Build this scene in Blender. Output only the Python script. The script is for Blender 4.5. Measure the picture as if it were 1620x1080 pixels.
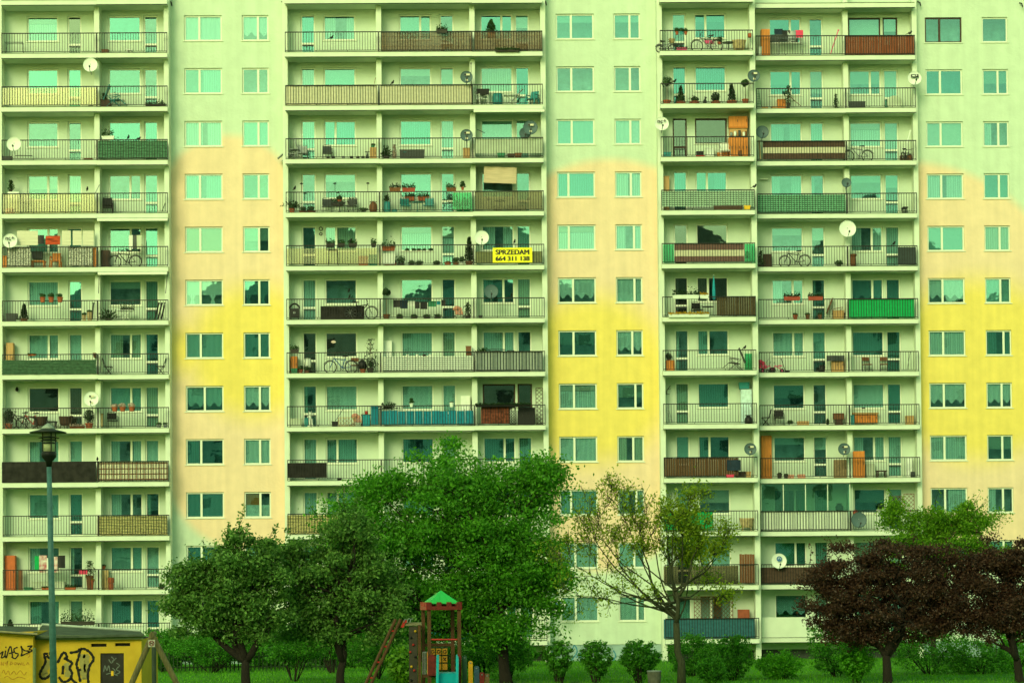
import bpy, math, random
import numpy as np
from mathutils import Vector, Matrix, Euler

for o in list(bpy.data.objects):
    bpy.data.objects.remove(o, do_unlink=True)
scene = bpy.context.scene
COL = scene.collection
rng = random.Random(7)
R = math.radians

# ------------------------------------------------------------------ camera
# facade frame: X along the facade, Y into it (0 = main wall plane), Z up from the ground
D, HC, F_PX, PY0 = 130.0, 3.72, 3926.6, 830.7
TH, RHO, TILT = R(0.874), 0.0079, R(1.5)
_F = Vector((math.sin(TH), math.cos(TH), 0)); _R = Vector((math.cos(TH), -math.sin(TH), 0)); _U = Vector((0, 0, 1))
FW = _F * math.cos(TILT) + _U * math.sin(TILT)
_U1 = _U * math.cos(TILT) - _F * math.sin(TILT)
RT = _R * math.cos(RHO) - _U1 * math.sin(RHO)
UP = _U1 * math.cos(RHO) + _R * math.sin(RHO)
CAM = Vector((-D * math.sin(TH), -D * math.cos(TH), HC))
cd = bpy.data.cameras.new('camera'); cam = bpy.data.objects.new('camera', cd); COL.objects.link(cam)
cam.matrix_world = Matrix(((RT.x, UP.x, -FW.x, CAM.x), (RT.y, UP.y, -FW.y, CAM.y), (RT.z, UP.z, -FW.z, CAM.z), (0, 0, 0, 1)))
cd.sensor_width = 36.0; cd.lens = 36.0 * F_PX / 1620.0
cd.shift_y = (PY0 - 540.0) / 1620.0
cd.clip_start = 0.5; cd.clip_end = 3000
scene.camera = cam

def at(px, py, Y):
    """the point of the plane Y that the photograph shows at pixel (px, py)"""
    d = FW + RT * ((px - 810.0) / F_PX) + UP * ((PY0 - py) / F_PX)
    return CAM + d * ((Y - CAM.y) / d.y)

# ------------------------------------------------------------------ light: hazy overcast day
SUN_EL, SUN_AZ = R(26), R(200)
w = bpy.data.worlds.new('World'); scene.world = w; w.use_nodes = True
nt = w.node_tree; nt.nodes.clear()
sky = nt.nodes.new('ShaderNodeTexSky'); sky.sky_type = 'NISHITA'; sky.sun_disc = False
sky.sun_elevation = SUN_EL; sky.sun_rotation = SUN_AZ
sky.air_density = 1.0; sky.dust_density = 1.0; sky.ozone_density = 1.0
tint = nt.nodes.new('ShaderNodeMix'); tint.data_type = 'RGBA'; tint.blend_type = 'MULTIPLY'
tint.inputs[0].default_value = 1.0; tint.inputs[7].default_value = (0.79, 1.0, 0.42, 1)
bg = nt.nodes.new('ShaderNodeBackground'); bg.inputs[1].default_value = 0.15
wo = nt.nodes.new('ShaderNodeOutputWorld')
nt.links.new(sky.outputs[0], tint.inputs[6]); nt.links.new(tint.outputs[2], bg.inputs[0]); nt.links.new(bg.outputs[0], wo.inputs[0])
sd = bpy.data.lights.new('sun', 'SUN'); so = bpy.data.objects.new('sun', sd); COL.objects.link(so)
sd.energy = 0.8; sd.angle = R(22); sd.color = (1.0, 0.97, 0.60)
sdir = Vector((math.sin(SUN_AZ) * math.cos(SUN_EL), math.cos(SUN_AZ) * math.cos(SUN_EL), math.sin(SUN_EL)))
so.rotation_euler = sdir.to_track_quat('Z', 'Y').to_euler()
so.location = (0, -60, 80)
scene.view_settings.view_transform = 'Standard'; scene.view_settings.look = 'None'
scene.view_settings.gamma = 1.0; scene.view_settings.use_curve_mapping = False
scene.view_settings.exposure = 0.95
scene.cycles.max_bounces = 6; scene.cycles.transparent_max_bounces = 12
scene.cycles.caustics_reflective = False; scene.cycles.caustics_refractive = False

# ------------------------------------------------------------------ mesh helpers
class MB:
    def __init__(s): s.v = []; s.f = []
    def box(s, x0, x1, y0, y1, z0, z1):
        b = len(s.v)
        s.v += [(x0, y0, z0), (x1, y0, z0), (x1, y1, z0), (x0, y1, z0), (x0, y0, z1), (x1, y0, z1), (x1, y1, z1), (x0, y1, z1)]
        s.f += [(b, b+3, b+2, b+1), (b+4, b+5, b+6, b+7), (b, b+1, b+5, b+4), (b+1, b+2, b+6, b+5), (b+2, b+3, b+7, b+6), (b+3, b, b+4, b+7)]
        return s
    def obox(s, c, size, rot=(0, 0, 0)):
        e = Euler(rot).to_matrix(); b = len(s.v); c = Vector(c)
        hx, hy, hz = size[0]/2, size[1]/2, size[2]/2
        for x, y, z in ((-hx,-hy,-hz),(hx,-hy,-hz),(hx,hy,-hz),(-hx,hy,-hz),(-hx,-hy,hz),(hx,-hy,hz),(hx,hy,hz),(-hx,hy,hz)):
            s.v.append(tuple(c + e @ Vector((x, y, z))))
        s.f += [(b, b+3, b+2, b+1), (b+4, b+5, b+6, b+7), (b, b+1, b+5, b+4), (b+1, b+2, b+6, b+5), (b+2, b+3, b+7, b+6), (b+3, b, b+4, b+7)]
        return s
    def tube(s, pts, r, n=6, closed=False):
        pts = [Vector(p) for p in pts]; m = len(pts)
        rr = r if isinstance(r, (list, tuple)) else [r] * m
        b = len(s.v); prev = None
        for i, p in enumerate(pts):
            if closed: d = pts[(i+1) % m] - pts[i-1]
            else: d = pts[min(i+1, m-1)] - pts[max(i-1, 0)]
            if d.length < 1e-9: d = Vector((0, 0, 1))
            d.normalize()
            if prev is None:
                a = Vector((0, 1, 0)) if abs(d.y) < 0.8 else Vector((1, 0, 0))
            else: a = prev
            u = a - d * a.dot(d)
            if u.length < 1e-6:
                a = Vector((1, 0, 0)); u = a - d * a.dot(d)
            u.normalize(); prev = u; q = d.cross(u)
            for k in range(n):
                t = 2*math.pi*k/n
                s.v.append(tuple(p + (u*math.cos(t) + q*math.sin(t)) * rr[i]))
        for i in range(m if closed else m-1):
            i2 = (i+1) % m
            for k in range(n):
                k2 = (k+1) % n
                s.f.append((b+i*n+k, b+i*n+k2, b+i2*n+k2, b+i2*n+k))
        if not closed:
            s.f.append(tuple(b+k for k in range(n-1, -1, -1))); s.f.append(tuple(b+(m-1)*n+k for k in range(n)))
        return s
    def ring(s, c, rad, r, n=20, m=4, axis='y', a0=0, a1=2*math.pi, sx=1.0):
        pts = []; full = abs(a1 - a0 - 2*math.pi) < 1e-6
        k = n if full else n + 1
        for i in range(k):
            t = a0 + (a1 - a0) * i / n; u, v = math.cos(t) * rad * sx, math.sin(t) * rad
            pts.append((c[0]+u, c[1], c[2]+v) if axis == 'y' else ((c[0]+u, c[1]+v, c[2]) if axis == 'z' else (c[0], c[1]+u, c[2]+v)))
        return s.tube(pts, r, m, closed=full)
    def lathe(s, prof, n=14, c=(0, 0, 0), mat=None, cap=True):
        b = len(s.v); c = Vector(c)
        for r, z in prof:
            for k in range(n):
                t = 2*math.pi*k/n; p = Vector((r*math.cos(t), r*math.sin(t), z))
                if mat is not None: p = mat @ p
                s.v.append(tuple(c + p))
        for i in range(len(prof)-1):
            for k in range(n):
                k2 = (k+1) % n
                s.f.append((b+i*n+k, b+i*n+k2, b+(i+1)*n+k2, b+(i+1)*n+k))
        if cap:
            s.f.append(tuple(b+k for k in range(n-1, -1, -1))); s.f.append(tuple(b+(len(prof)-1)*n+k for k in range(n)))
        return s
    def prism(s, poly, y0, y1):
        """polygon in (x, z), extruded in y"""
        b = len(s.v); n = len(poly)
        s.v += [(x, y0, z) for x, z in poly] + [(x, y1, z) for x, z in poly]
        s.f.append(tuple(range(b, b+n))); s.f.append(tuple(range(b+2*n-1, b+n-1, -1)))
        for i in range(n):
            j = (i+1) % n; s.f.append((b+i, b+n+i, b+n+j, b+j))
        return s
    def hexa(s, p):
        """eight corners: four below, four above"""
        b = len(s.v); s.v += [tuple(q) for q in p]
        s.f += [(b, b+3, b+2, b+1), (b+4, b+5, b+6, b+7), (b, b+1, b+5, b+4), (b+1, b+2, b+6, b+5), (b+2, b+3, b+7, b+6), (b+3, b, b+4, b+7)]
        return s
    def face(s, pts):
        b = len(s.v); s.v += [tuple(p) for p in pts]; s.f.append(tuple(range(b, b+len(pts)))); return s
    def sheet(s, x0, x1, z0, z1, y, nx=12, nz=4, amp=0.01, ph=0.0, freq=9.0, thick=0.006, scallop=0):
        """a hanging cloth with folds, two-sided with a little thickness"""
        for dy, flip in ((0, 0), (thick, 1)):
            b = len(s.v)
            for j in range(nz+1):
                for i in range(nx+1):
                    u = i/nx; v = j/nz; x = x0+(x1-x0)*u
                    zb = z0 + (scallop*(0.5-0.5*math.cos(u*2*math.pi*max(1, round((x1-x0)/0.5)))) if scallop else 0)
                    s.v.append((x, y+dy+amp*math.sin(freq*x+ph)+amp*.4*math.sin(freq*2.3*x+5*v), zb+(z1-zb)*v))
            for j in range(nz):
                for i in range(nx):
                    q = (b+j*(nx+1)+i, b+j*(nx+1)+i+1, b+(j+1)*(nx+1)+i+1, b+(j+1)*(nx+1)+i)
                    s.f.append(q[::-1] if flip else q)
        return s
    def ball(s, c, r, n=10, m=6, sc=(1, 1, 1)):
        prof = [(math.sin(math.pi*i/m), -math.cos(math.pi*i/m)) for i in range(m+1)]
        return s.lathe([(max(a, .02)*r, z*r) for a, z in prof], n, c, Matrix.Diagonal(Vector(sc)))
    def mesh(s, name, mat, smooth=False):
        me = bpy.data.meshes.new(name); me.from_pydata(s.v, [], s.f)
        if mat is not None: me.materials.append(mat)
        if smooth: me.polygons.foreach_set('use_smooth', [True]*len(me.polygons))
        me.update(); return me

def tag(o, label=None, cat=None, group=None, kind=None):
    if label: o['label'] = label
    if cat: o['category'] = cat
    if group: o['group'] = group
    if kind: o['kind'] = kind
    return o
def link(name, me, parent=None, loc=(0, 0, 0), rot=(0, 0, 0)):
    o = bpy.data.objects.new(name, me); COL.objects.link(o)
    o.location = loc; o.rotation_euler = rot
    if parent is not None: o.parent = parent
    return o
def part(name, mb, mat, parent, smooth=False, kind=None, label=None):
    o = link(name, mb.mesh(name, mat, smooth), parent)
    if kind: o['kind'] = kind
    if label: o['label'] = label
    return o
class Spec:
    """meshes of one kind of thing; inst() makes a thing of it, sharing the meshes"""
    def __init__(s): s.p = []
    def add(s, name, mb, mat, up=None, smooth=False):
        s.p.append((name, mb.mesh(name, mat, smooth), up)); return len(s.p)-1
def inst(spec, name, label, cat, loc, rotz=0.0, group=None, scale=1.0, flip=False, rot=None):
    if len(spec.p) == 1:
        r = link(name, spec.p[0][1])
    else:
        r = link(name, None); r.empty_display_size = 0.2
        obs = []
        for n, me, up in spec.p:
            obs.append(link(n, me, r if up is None else obs[up]))
    r.location = loc; r.rotation_euler = rot if rot else (0, 0, rotz)
    r.scale = (-scale if flip else scale, scale, scale)
    return tag(r, label, cat, group)

# ------------------------------------------------------------------ materials
MATS = {}
def mat(name, rgb, rough=0.7, metal=0.0, var=0.18, scale=6.0, bump=0.0, bscale=40.0, spec=0.3, coat=0.0, stretch=None, rgb2=None):
    if name in MATS: return MATS[name]
    m = bpy.data.materials.new(name); m.use_nodes = True; t = m.node_tree; p = t.nodes['Principled BSDF']
    p.inputs['Roughness'].default_value = rough; p.inputs['Metallic'].default_value = metal
    p.inputs['Specular IOR Level'].default_value = spec; p.inputs['Coat Weight'].default_value = coat
    tc = t.nodes.new('ShaderNodeTexCoord'); mp = t.nodes.new('ShaderNodeMapping')
    if stretch: mp.inputs['Scale'].default_value = stretch
    t.links.new(tc.outputs['Object'], mp.inputs[0])
    nz = t.nodes.new('ShaderNodeTexNoise'); nz.inputs['Scale'].default_value = scale; nz.inputs['Detail'].default_value = 5
    t.links.new(mp.outputs[0], nz.inputs['Vector'])
    mr = t.nodes.new('ShaderNodeMapRange'); mr.inputs[1].default_value = 0.3; mr.inputs[2].default_value = 0.7
    t.links.new(nz.outputs[0], mr.inputs[0])
    mx = t.nodes.new('ShaderNodeMix'); mx.data_type = 'RGBA'
    lo = tuple(c*(1-var) for c in rgb); hi = rgb2 if rgb2 else tuple(min(1, c*(1+var)) for c in rgb)
    mx.inputs[6].default_value = (*lo, 1); mx.inputs[7].default_value = (*hi, 1)
    t.links.new(mr.outputs[0], mx.inputs[0]); t.links.new(mx.outputs[2], p.inputs['Base Color'])
    if bump:
        n2 = t.nodes.new('ShaderNodeTexNoise'); n2.inputs['Scale'].default_value = bscale; n2.inputs['Detail'].default_value = 6
        t.links.new(mp.outputs[0], n2.inputs['Vector'])
        b = t.nodes.new('ShaderNodeBump'); b.inputs['Strength'].default_value = bump; b.inputs['Distance'].default_value = 0.03
        t.links.new(n2.outputs[0], b.inputs['Height']); t.links.new(b.outputs[0], p.inputs['Normal'])
    MATS[name] = m; return m

def leafmat(name, c0, c1, trans=0.35):
    m = bpy.data.materials.new(name); m.use_nodes = True; t = m.node_tree; p = t.nodes['Principled BSDF']
    g = t.nodes.new('ShaderNodeNewGeometry'); r = t.nodes.new('ShaderNodeValToRGB')
    r.color_ramp.elements[0].color = (*c0, 1); r.color_ramp.elements[1].color = (*c1, 1)
    t.links.new(g.outputs['Random Per Island'], r.inputs[0]); t.links.new(r.outputs[0], p.inputs['Base Color'])
    p.inputs['Roughness'].default_value = 0.5; p.inputs['Specular IOR Level'].default_value = 0.35
    tr = t.nodes.new('ShaderNodeBsdfTranslucent'); t.links.new(r.outputs[0], tr.inputs[0])
    mx = t.nodes.new('ShaderNodeMixShader'); mx.inputs[0].default_value = trans
    out = t.nodes['Material Output']
    t.links.new(p.outputs[0], mx.inputs[1]); t.links.new(tr.outputs[0], mx.inputs[2]); t.links.new(mx.outputs[0], out.inputs[0])
    MATS[name] = m; return m

def glassmat(name, transc, gloss, fac, rough=0.015):
    m = bpy.data.materials.new(name); m.use_nodes = True; t = m.node_tree; t.nodes.clear()
    out = t.nodes.new('ShaderNodeOutputMaterial'); tr = t.nodes.new('ShaderNodeBsdfTransparent'); gl = t.nodes.new('ShaderNodeBsdfGlossy')
    tr.inputs[0].default_value = (*transc, 1); gl.inputs[0].default_value = (*gloss, 1); gl.inputs['Roughness'].default_value = rough
    tc = t.nodes.new('ShaderNodeTexCoord'); nz = t.nodes.new('ShaderNodeTexNoise'); nz.inputs['Scale'].default_value = 1.3
    b = t.nodes.new('ShaderNodeBump'); b.inputs['Strength'].default_value = 0.03; b.inputs['Distance'].default_value = 0.05
    t.links.new(tc.outputs['Object'], nz.inputs['Vector']); t.links.new(nz.outputs[0], b.inputs['Height']); t.links.new(b.outputs[0], gl.inputs['Normal'])
    mx = t.nodes.new('ShaderNodeMixShader'); mx.inputs[0].default_value = fac
    t.links.new(tr.outputs[0], mx.inputs[1]); t.links.new(gl.outputs[0], mx.inputs[2]); t.links.new(mx.outputs[0], out.inputs[0])
    MATS[name] = m; return m

def clothmat(name, rgb, kind):
    """curtain cloth: 'lace' has a holed pattern, 'sheer' folds, 'net' a dense weave"""
    m = bpy.data.materials.new(name); m.use_nodes = True; t = m.node_tree; p = t.nodes['Principled BSDF']
    p.inputs['Base Color'].default_value = (*rgb, 1); p.inputs['Roughness'].default_value = 0.9; p.inputs['Specular IOR Level'].default_value = 0.1
    tc = t.nodes.new('ShaderNodeTexCoord')
    if kind == 'lace':
        vo = t.nodes.new('ShaderNodeTexVoronoi'); vo.inputs['Scale'].default_value = 15; vo.feature = 'DISTANCE_TO_EDGE'
        src = vo.outputs[0]; t.links.new(tc.outputs['Object'], vo.inputs['Vector']); a, b_ = 0.05, 0.3
    else:
        wv = t.nodes.new('ShaderNodeTexWave'); wv.inputs['Scale'].default_value = 2.6; wv.inputs['Distortion'].default_value = 1.5; wv.bands_direction = 'X'
        t.links.new(tc.outputs['Object'], wv.inputs['Vector']); src = wv.outputs['Fac']; a, b_ = 0.0, 1.0
    mr = t.nodes.new('ShaderNodeMapRange'); mr.inputs[1].default_value = a; mr.inputs[2].default_value = b_
    mr.inputs[3].default_value = 1.0 if kind == 'lace' else 0.62; mr.inputs[4].default_value = 0.68 if kind == 'lace' else 1.0
    t.links.new(src, mr.inputs[0]); t.links.new(mr.outputs[0], p.inputs['Alpha'])
    MATS[name] = m; return m

PLASTER = mat('white_plaster', (0.55, 0.645, 0.52), 0.9, var=0.06, scale=0.9, bump=0.35, bscale=9)
SLABM = mat('slab_paint', (0.68, 0.74, 0.61), 0.85, var=0.07, scale=1.2, bump=0.2, bscale=14)
SOFFIT = mat('soffit_plaster', (0.56, 0.62, 0.50), 0.9, var=0.08, scale=1.0, bump=0.3, bscale=10)
IRON = mat('black_railing_paint', (0.011, 0.011, 0.010), 0.55, var=0.3)
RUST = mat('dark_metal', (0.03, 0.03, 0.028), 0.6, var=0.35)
PVC = mat('white_window_frame', (0.74, 0.78, 0.66), 0.4, var=0.03)
BROWNF = mat('brown_window_frame', (0.05, 0.025, 0.015), 0.5)
SILL = mat('metal_sill', (0.72, 0.75, 0.62), 0.5, var=0.05)
ROOM = mat('room_interior', (0.34, 0.40, 0.39), 0.9, var=.6, scale=2.0)
GLASS = glassmat('window_glass', (0.60, 0.80, 0.77), (0.32, 0.64, 0.68), 0.22)
GLASS2 = glassmat('clear_window_glass', (0.70, 0.86, 0.83), (0.36, 0.64, 0.68), 0.18)
GLASS3 = glassmat('coated_window_glass', (0.48, 0.70, 0.68), (0.26, 0.62, 0.66), 0.27)
GLASSD = glassmat('dark_window_glass', (0.50, 0.55, 0.52), (0.36, 0.46, 0.44), 0.25)
GLASST = glassmat('balcony_glass', (0.66, 0.84, 0.78), (0.5, 0.8, 0.75), 0.22)
SHEER = clothmat('sheer_curtain', (0.92, 0.95, 0.92), 'sheer')
SHEER2 = clothmat('cream_sheer_curtain', (0.82, 0.74, 0.58), 'sheer')
LACE = clothmat('lace_curtain', (0.93, 0.95, 0.93), 'lace')
BLIND = mat('beige_blind', (0.62, 0.55, 0.44), 0.9, var=0.05)
WBLIND = mat('white_blind', (0.75, 0.80, 0.75), 0.9, var=0.05)
OBLIND = mat('orange_blind', (0.70, 0.22, 0.06), 0.9, var=0.08)
TAN = mat('tan_blind', (0.50, 0.36, 0.20), 0.9, var=0.08)
TERRA = mat('terracotta', (0.38, 0.095, 0.04), 0.8, var=0.2)
BRICKRED = mat('red_planter', (0.34, 0.06, 0.04), 0.7)
DKPOT = mat('dark_pot', (0.04, 0.035, 0.03), 0.6)
WHITE = mat('white_plastic', (0.76, 0.80, 0.72), 0.4, var=0.05)
CREAM = mat('cream_cloth', (0.66, 0.61, 0.45), 0.9, var=0.12, scale=3)
BLACKM = mat('black_plastic', (0.012, 0.012, 0.012), 0.5)
DKGREY = mat('dark_grey_plastic', (0.045, 0.055, 0.055), 0.5)
GREY = mat('grey_metal', (0.25, 0.28, 0.28), 0.45, metal=0.3)
ORANGEW = mat('orange_wood', (0.62, 0.20, 0.03), 0.5, var=0.2, scale=5, stretch=(6, 6, 0.5))
TANW = mat('tan_wood', (0.52, 0.30, 0.12), 0.6, var=0.2, scale=5, stretch=(6, 6, 0.5))
BROWNW = mat('brown_wood', (0.17, 0.065, 0.025), 0.6, var=0.35, scale=5, stretch=(6, 6, 0.5))
DKWOOD = mat('dark_wood', (0.06, 0.032, 0.02), 0.65, var=0.3, scale=5, stretch=(6, 6, 0.5))
TEAL = mat('teal_cloth', (0.015, 0.28, 0.36), 0.8, var=0.15)
TEALP = mat('teal_plastic', (0.03, 0.25, 0.26), 0.45)
GREENP = mat('green_plastic', (0.03, 0.22, 0.11), 0.45)
PINK = mat('pink_plastic', (0.75, 0.10, 0.25), 0.5)
REDP = mat('red_plastic', (0.55, 0.03, 0.02), 0.5)
BLUEP = mat('blue_paint', (0.03, 0.12, 0.30), 0.4)
STRAW = mat('straw', (0.50, 0.38, 0.20), 0.9, var=0.3)
YELLOWP = mat('yellow_plastic', (0.80, 0.45, 0.02), 0.5)
ROPE = mat('cord', (0.2, 0.18, 0.12), 0.9)
LEAF = leafmat('plant_leaves', (0.018, 0.05, 0.012), (0.05, 0.12, 0.03))
LEAFD = leafmat('conifer_leaves', (0.012, 0.035, 0.012), (0.035, 0.075, 0.025))
LEAFY = leafmat('yellow_flowers', (0.45, 0.25, 0.01), (0.75, 0.45, 0.02))
LEAFR = leafmat('red_flowers', (0.35, 0.03, 0.03), (0.6, 0.10, 0.12))
LEAFW = leafmat('pale_flowers', (0.5, 0.35, 0.3), (0.7, 0.6, 0.5))

# ------------------------------------------------------------------ ground
H = 2.785
def ZF(r): return 31.77 - H*(r-1)          # balcony floor of row r (1 = topmost)
def ZR(r): return 32.846 - H*(r-1)         # rail top
def ZC(r): return 34.31 - H*(r-1)          # underside of the slab above
def ZT(r): return 34.045 - H*(r-1)         # window head
def ZS(r): return 32.70 - H*(r-1)          # window sill
YB, YP = -1.40, -0.9                       # balcony front, pier front (base of the facade)
RS = 1.40                                  # the right-hand part of the facade stands back by this much
def X(px, Y, py=400): return at(px, py, Y).x

def painted(name, pc, yc, peach=(0.86, 0.63, 0.44), yellow=(0.87, 0.66, 0.165)):
    """plaster painted in overlapping soft discs: lime white ground, peach discs, yellow discs"""
    m = bpy.data.materials.new(name); m.use_nodes = True; t = m.node_tree; p = t.nodes['Principled BSDF']
    p.inputs['Roughness'].default_value = 0.92; p.inputs['Specular IOR Level'].default_value = 0.15
    g = t.nodes.new('ShaderNodeNewGeometry')
    def disc(c, soft):
        q = at(c[0], c[1], c[3] if len(c) > 3 else 0); r = c[2]/30.2
        s = t.nodes.new('ShaderNodeVectorMath'); s.operation = 'SUBTRACT'; s.inputs[1].default_value = q
        t.links.new(g.outputs['Position'], s.inputs[0])
        mu = t.nodes.new('ShaderNodeVectorMath'); mu.operation = 'MULTIPLY'; mu.inputs[1].default_value = (1, 0, 1)
        t.links.new(s.outputs[0], mu.inputs[0])
        ln = t.nodes.new('ShaderNodeVectorMath'); ln.operation = 'LENGTH'; t.links.new(mu.outputs[0], ln.inputs[0])
        mr = t.nodes.new('ShaderNodeMapRange'); mr.interpolation_type = 'SMOOTHSTEP'
        mr.inputs[1].default_value = r-soft; mr.inputs[2].default_value = r+soft*.4; mr.inputs[3].default_value = 1; mr.inputs[4].default_value = 0
        t.links.new(ln.outputs['Value'], mr.inputs[0]); return mr.outputs[0]
    def union(cs, soft):
        o = None
        for c in cs:
            d = disc(c, soft)
            if o is None: o = d
            else:
                a = t.nodes.new('ShaderNodeMath'); a.operation = 'MAXIMUM'; t.links.new(o, a.inputs[0]); t.links.new(d, a.inputs[1]); o = a.outputs[0]
        return o
    def mix(fac, a, b):
        x = t.nodes.new('ShaderNodeMix'); x.data_type = 'RGBA'
        t.links.new(fac, x.inputs[0])
        for i, c in ((6, a), (7, b)):
            if isinstance(c, tuple): x.inputs[i].default_value = (*c, 1)
            else: t.links.new(c, x.inputs[i])
        return x.outputs[2]
    c = mix(union(pc, 0.5), (0.60, 0.70, 0.56), peach)
    c = mix(union(yc, 1.5), c, yellow)
    nz = t.nodes.new('ShaderNodeTexNoise'); nz.inputs['Scale'].default_value = 1.6; nz.inputs['Detail'].default_value = 7
    t.links.new(g.outputs['Position'], nz.inputs['Vector'])
    mr = t.nodes.new('ShaderNodeMapRange'); mr.inputs[1].default_value = .3; mr.inputs[2].default_value = .7; mr.inputs[3].default_value = .93; mr.inputs[4].default_value = 1.03
    t.links.new(nz.outputs[0], mr.inputs[0])
    mp = t.nodes.new('ShaderNodeMapping'); mp.inputs['Scale'].default_value = (2.6, 1, .10); t.links.new(g.outputs['Position'], mp.inputs[0])
    n3 = t.nodes.new('ShaderNodeTexNoise'); n3.inputs['Scale'].default_value = 1.0; n3.inputs['Detail'].default_value = 4; t.links.new(mp.outputs[0], n3.inputs['Vector'])
    m3 = t.nodes.new('ShaderNodeMapRange'); m3.inputs[1].default_value = .35; m3.inputs[2].default_value = .65; m3.inputs[3].default_value = .94; m3.inputs[4].default_value = 1.02; t.links.new(n3.outputs[0], m3.inputs[0])
    mm = t.nodes.new('ShaderNodeMath'); mm.operation = 'MULTIPLY'; t.links.new(mr.outputs[0], mm.inputs[0]); t.links.new(m3.outputs[0], mm.inputs[1]); mr = mm
    mu = t.nodes.new('ShaderNodeVectorMath'); mu.operation = 'SCALE'; t.links.new(c, mu.inputs[0]); t.links.new(mr.outputs[0], mu.inputs['Scale'])
    t.links.new(mu.outputs[0], p.inputs['Base Color'])
    n2 = t.nodes.new('ShaderNodeTexNoise'); n2.inputs['Scale'].default_value = 7; n2.inputs['Detail'].default_value = 6
    t.links.new(g.outputs['Position'], n2.inputs['Vector'])
    b = t.nodes.new('ShaderNodeBump'); b.inputs['Strength'].default_value = 0.5; b.inputs['Distance'].default_value = 0.03
    t.links.new(n2.outputs[0], b.inputs['Height']); t.links.new(b.outputs[0], p.inputs['Normal'])
    return m

GRASSM = mat('lawn', (0.05, 0.20, 0.006), 0.95, var=0.35, scale=0.8, bump=0.6, bscale=20)
me = MB(); me.box(-400, 400, -420, 300, -0.5, 0.0)
tag(link('ground', me.mesh('ground', GRASSM)), kind='structure')

# ------------------------------------------------------------------ the apartment building
BLD = link('apartment_building', None); BLD.location = (0, 0, 0)
tag(BLD, 'tall pale apartment block with stacked balconies and yellow painted stair walls', 'building')

def wall_sheet(x0, x1, z0, z1, Y, ops, depth=0.17):
    """a wall face with window openings and their reveals"""
    mb = MB()
    xs = sorted({round(v, 4) for v in [x0, x1] + [a for o in ops for a in o[:2]]})
    zs = sorted({round(v, 4) for v in [z0, z1] + [a for o in ops for a in o[2:]]})
    ro = {(round(o[0], 4), round(o[1], 4), round(o[2], 4), round(o[3], 4)) for o in ops}
    for j in range(len(zs)-1):
        run = None
        for i in range(len(xs)-1):
            cx, cz = (xs[i]+xs[i+1])/2, (zs[j]+zs[j+1])/2
            hole = any(o[0] < cx < o[1] and o[2] < cz < o[3] for o in ro)
            if not hole:
                run = (run[0], xs[i+1]) if run else (xs[i], xs[i+1])
            if (hole or i == len(xs)-2) and run:
                mb.face([(run[0], Y, zs[j]), (run[1], Y, zs[j]), (run[1], Y, zs[j+1]), (run[0], Y, zs[j+1])]); run = None
    for a, b, c, d in ro:
        e = Y+depth
        mb.face([(a, Y, c), (a, Y, d), (a, e, d), (a, e, c)]); mb.face([(b, Y, c), (b, e, c), (b, e, d), (b, Y, d)])
        mb.face([(a, Y, d), (b, Y, d), (b, e, d), (a, e, d)]); mb.face([(a, Y, c), (a, e, c), (b, e, c), (b, Y, c)])
    return mb

_mc = {}
def shared(key, fn):
    if key not in _mc: _mc[key] = fn()
    return _mc[key]

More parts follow.
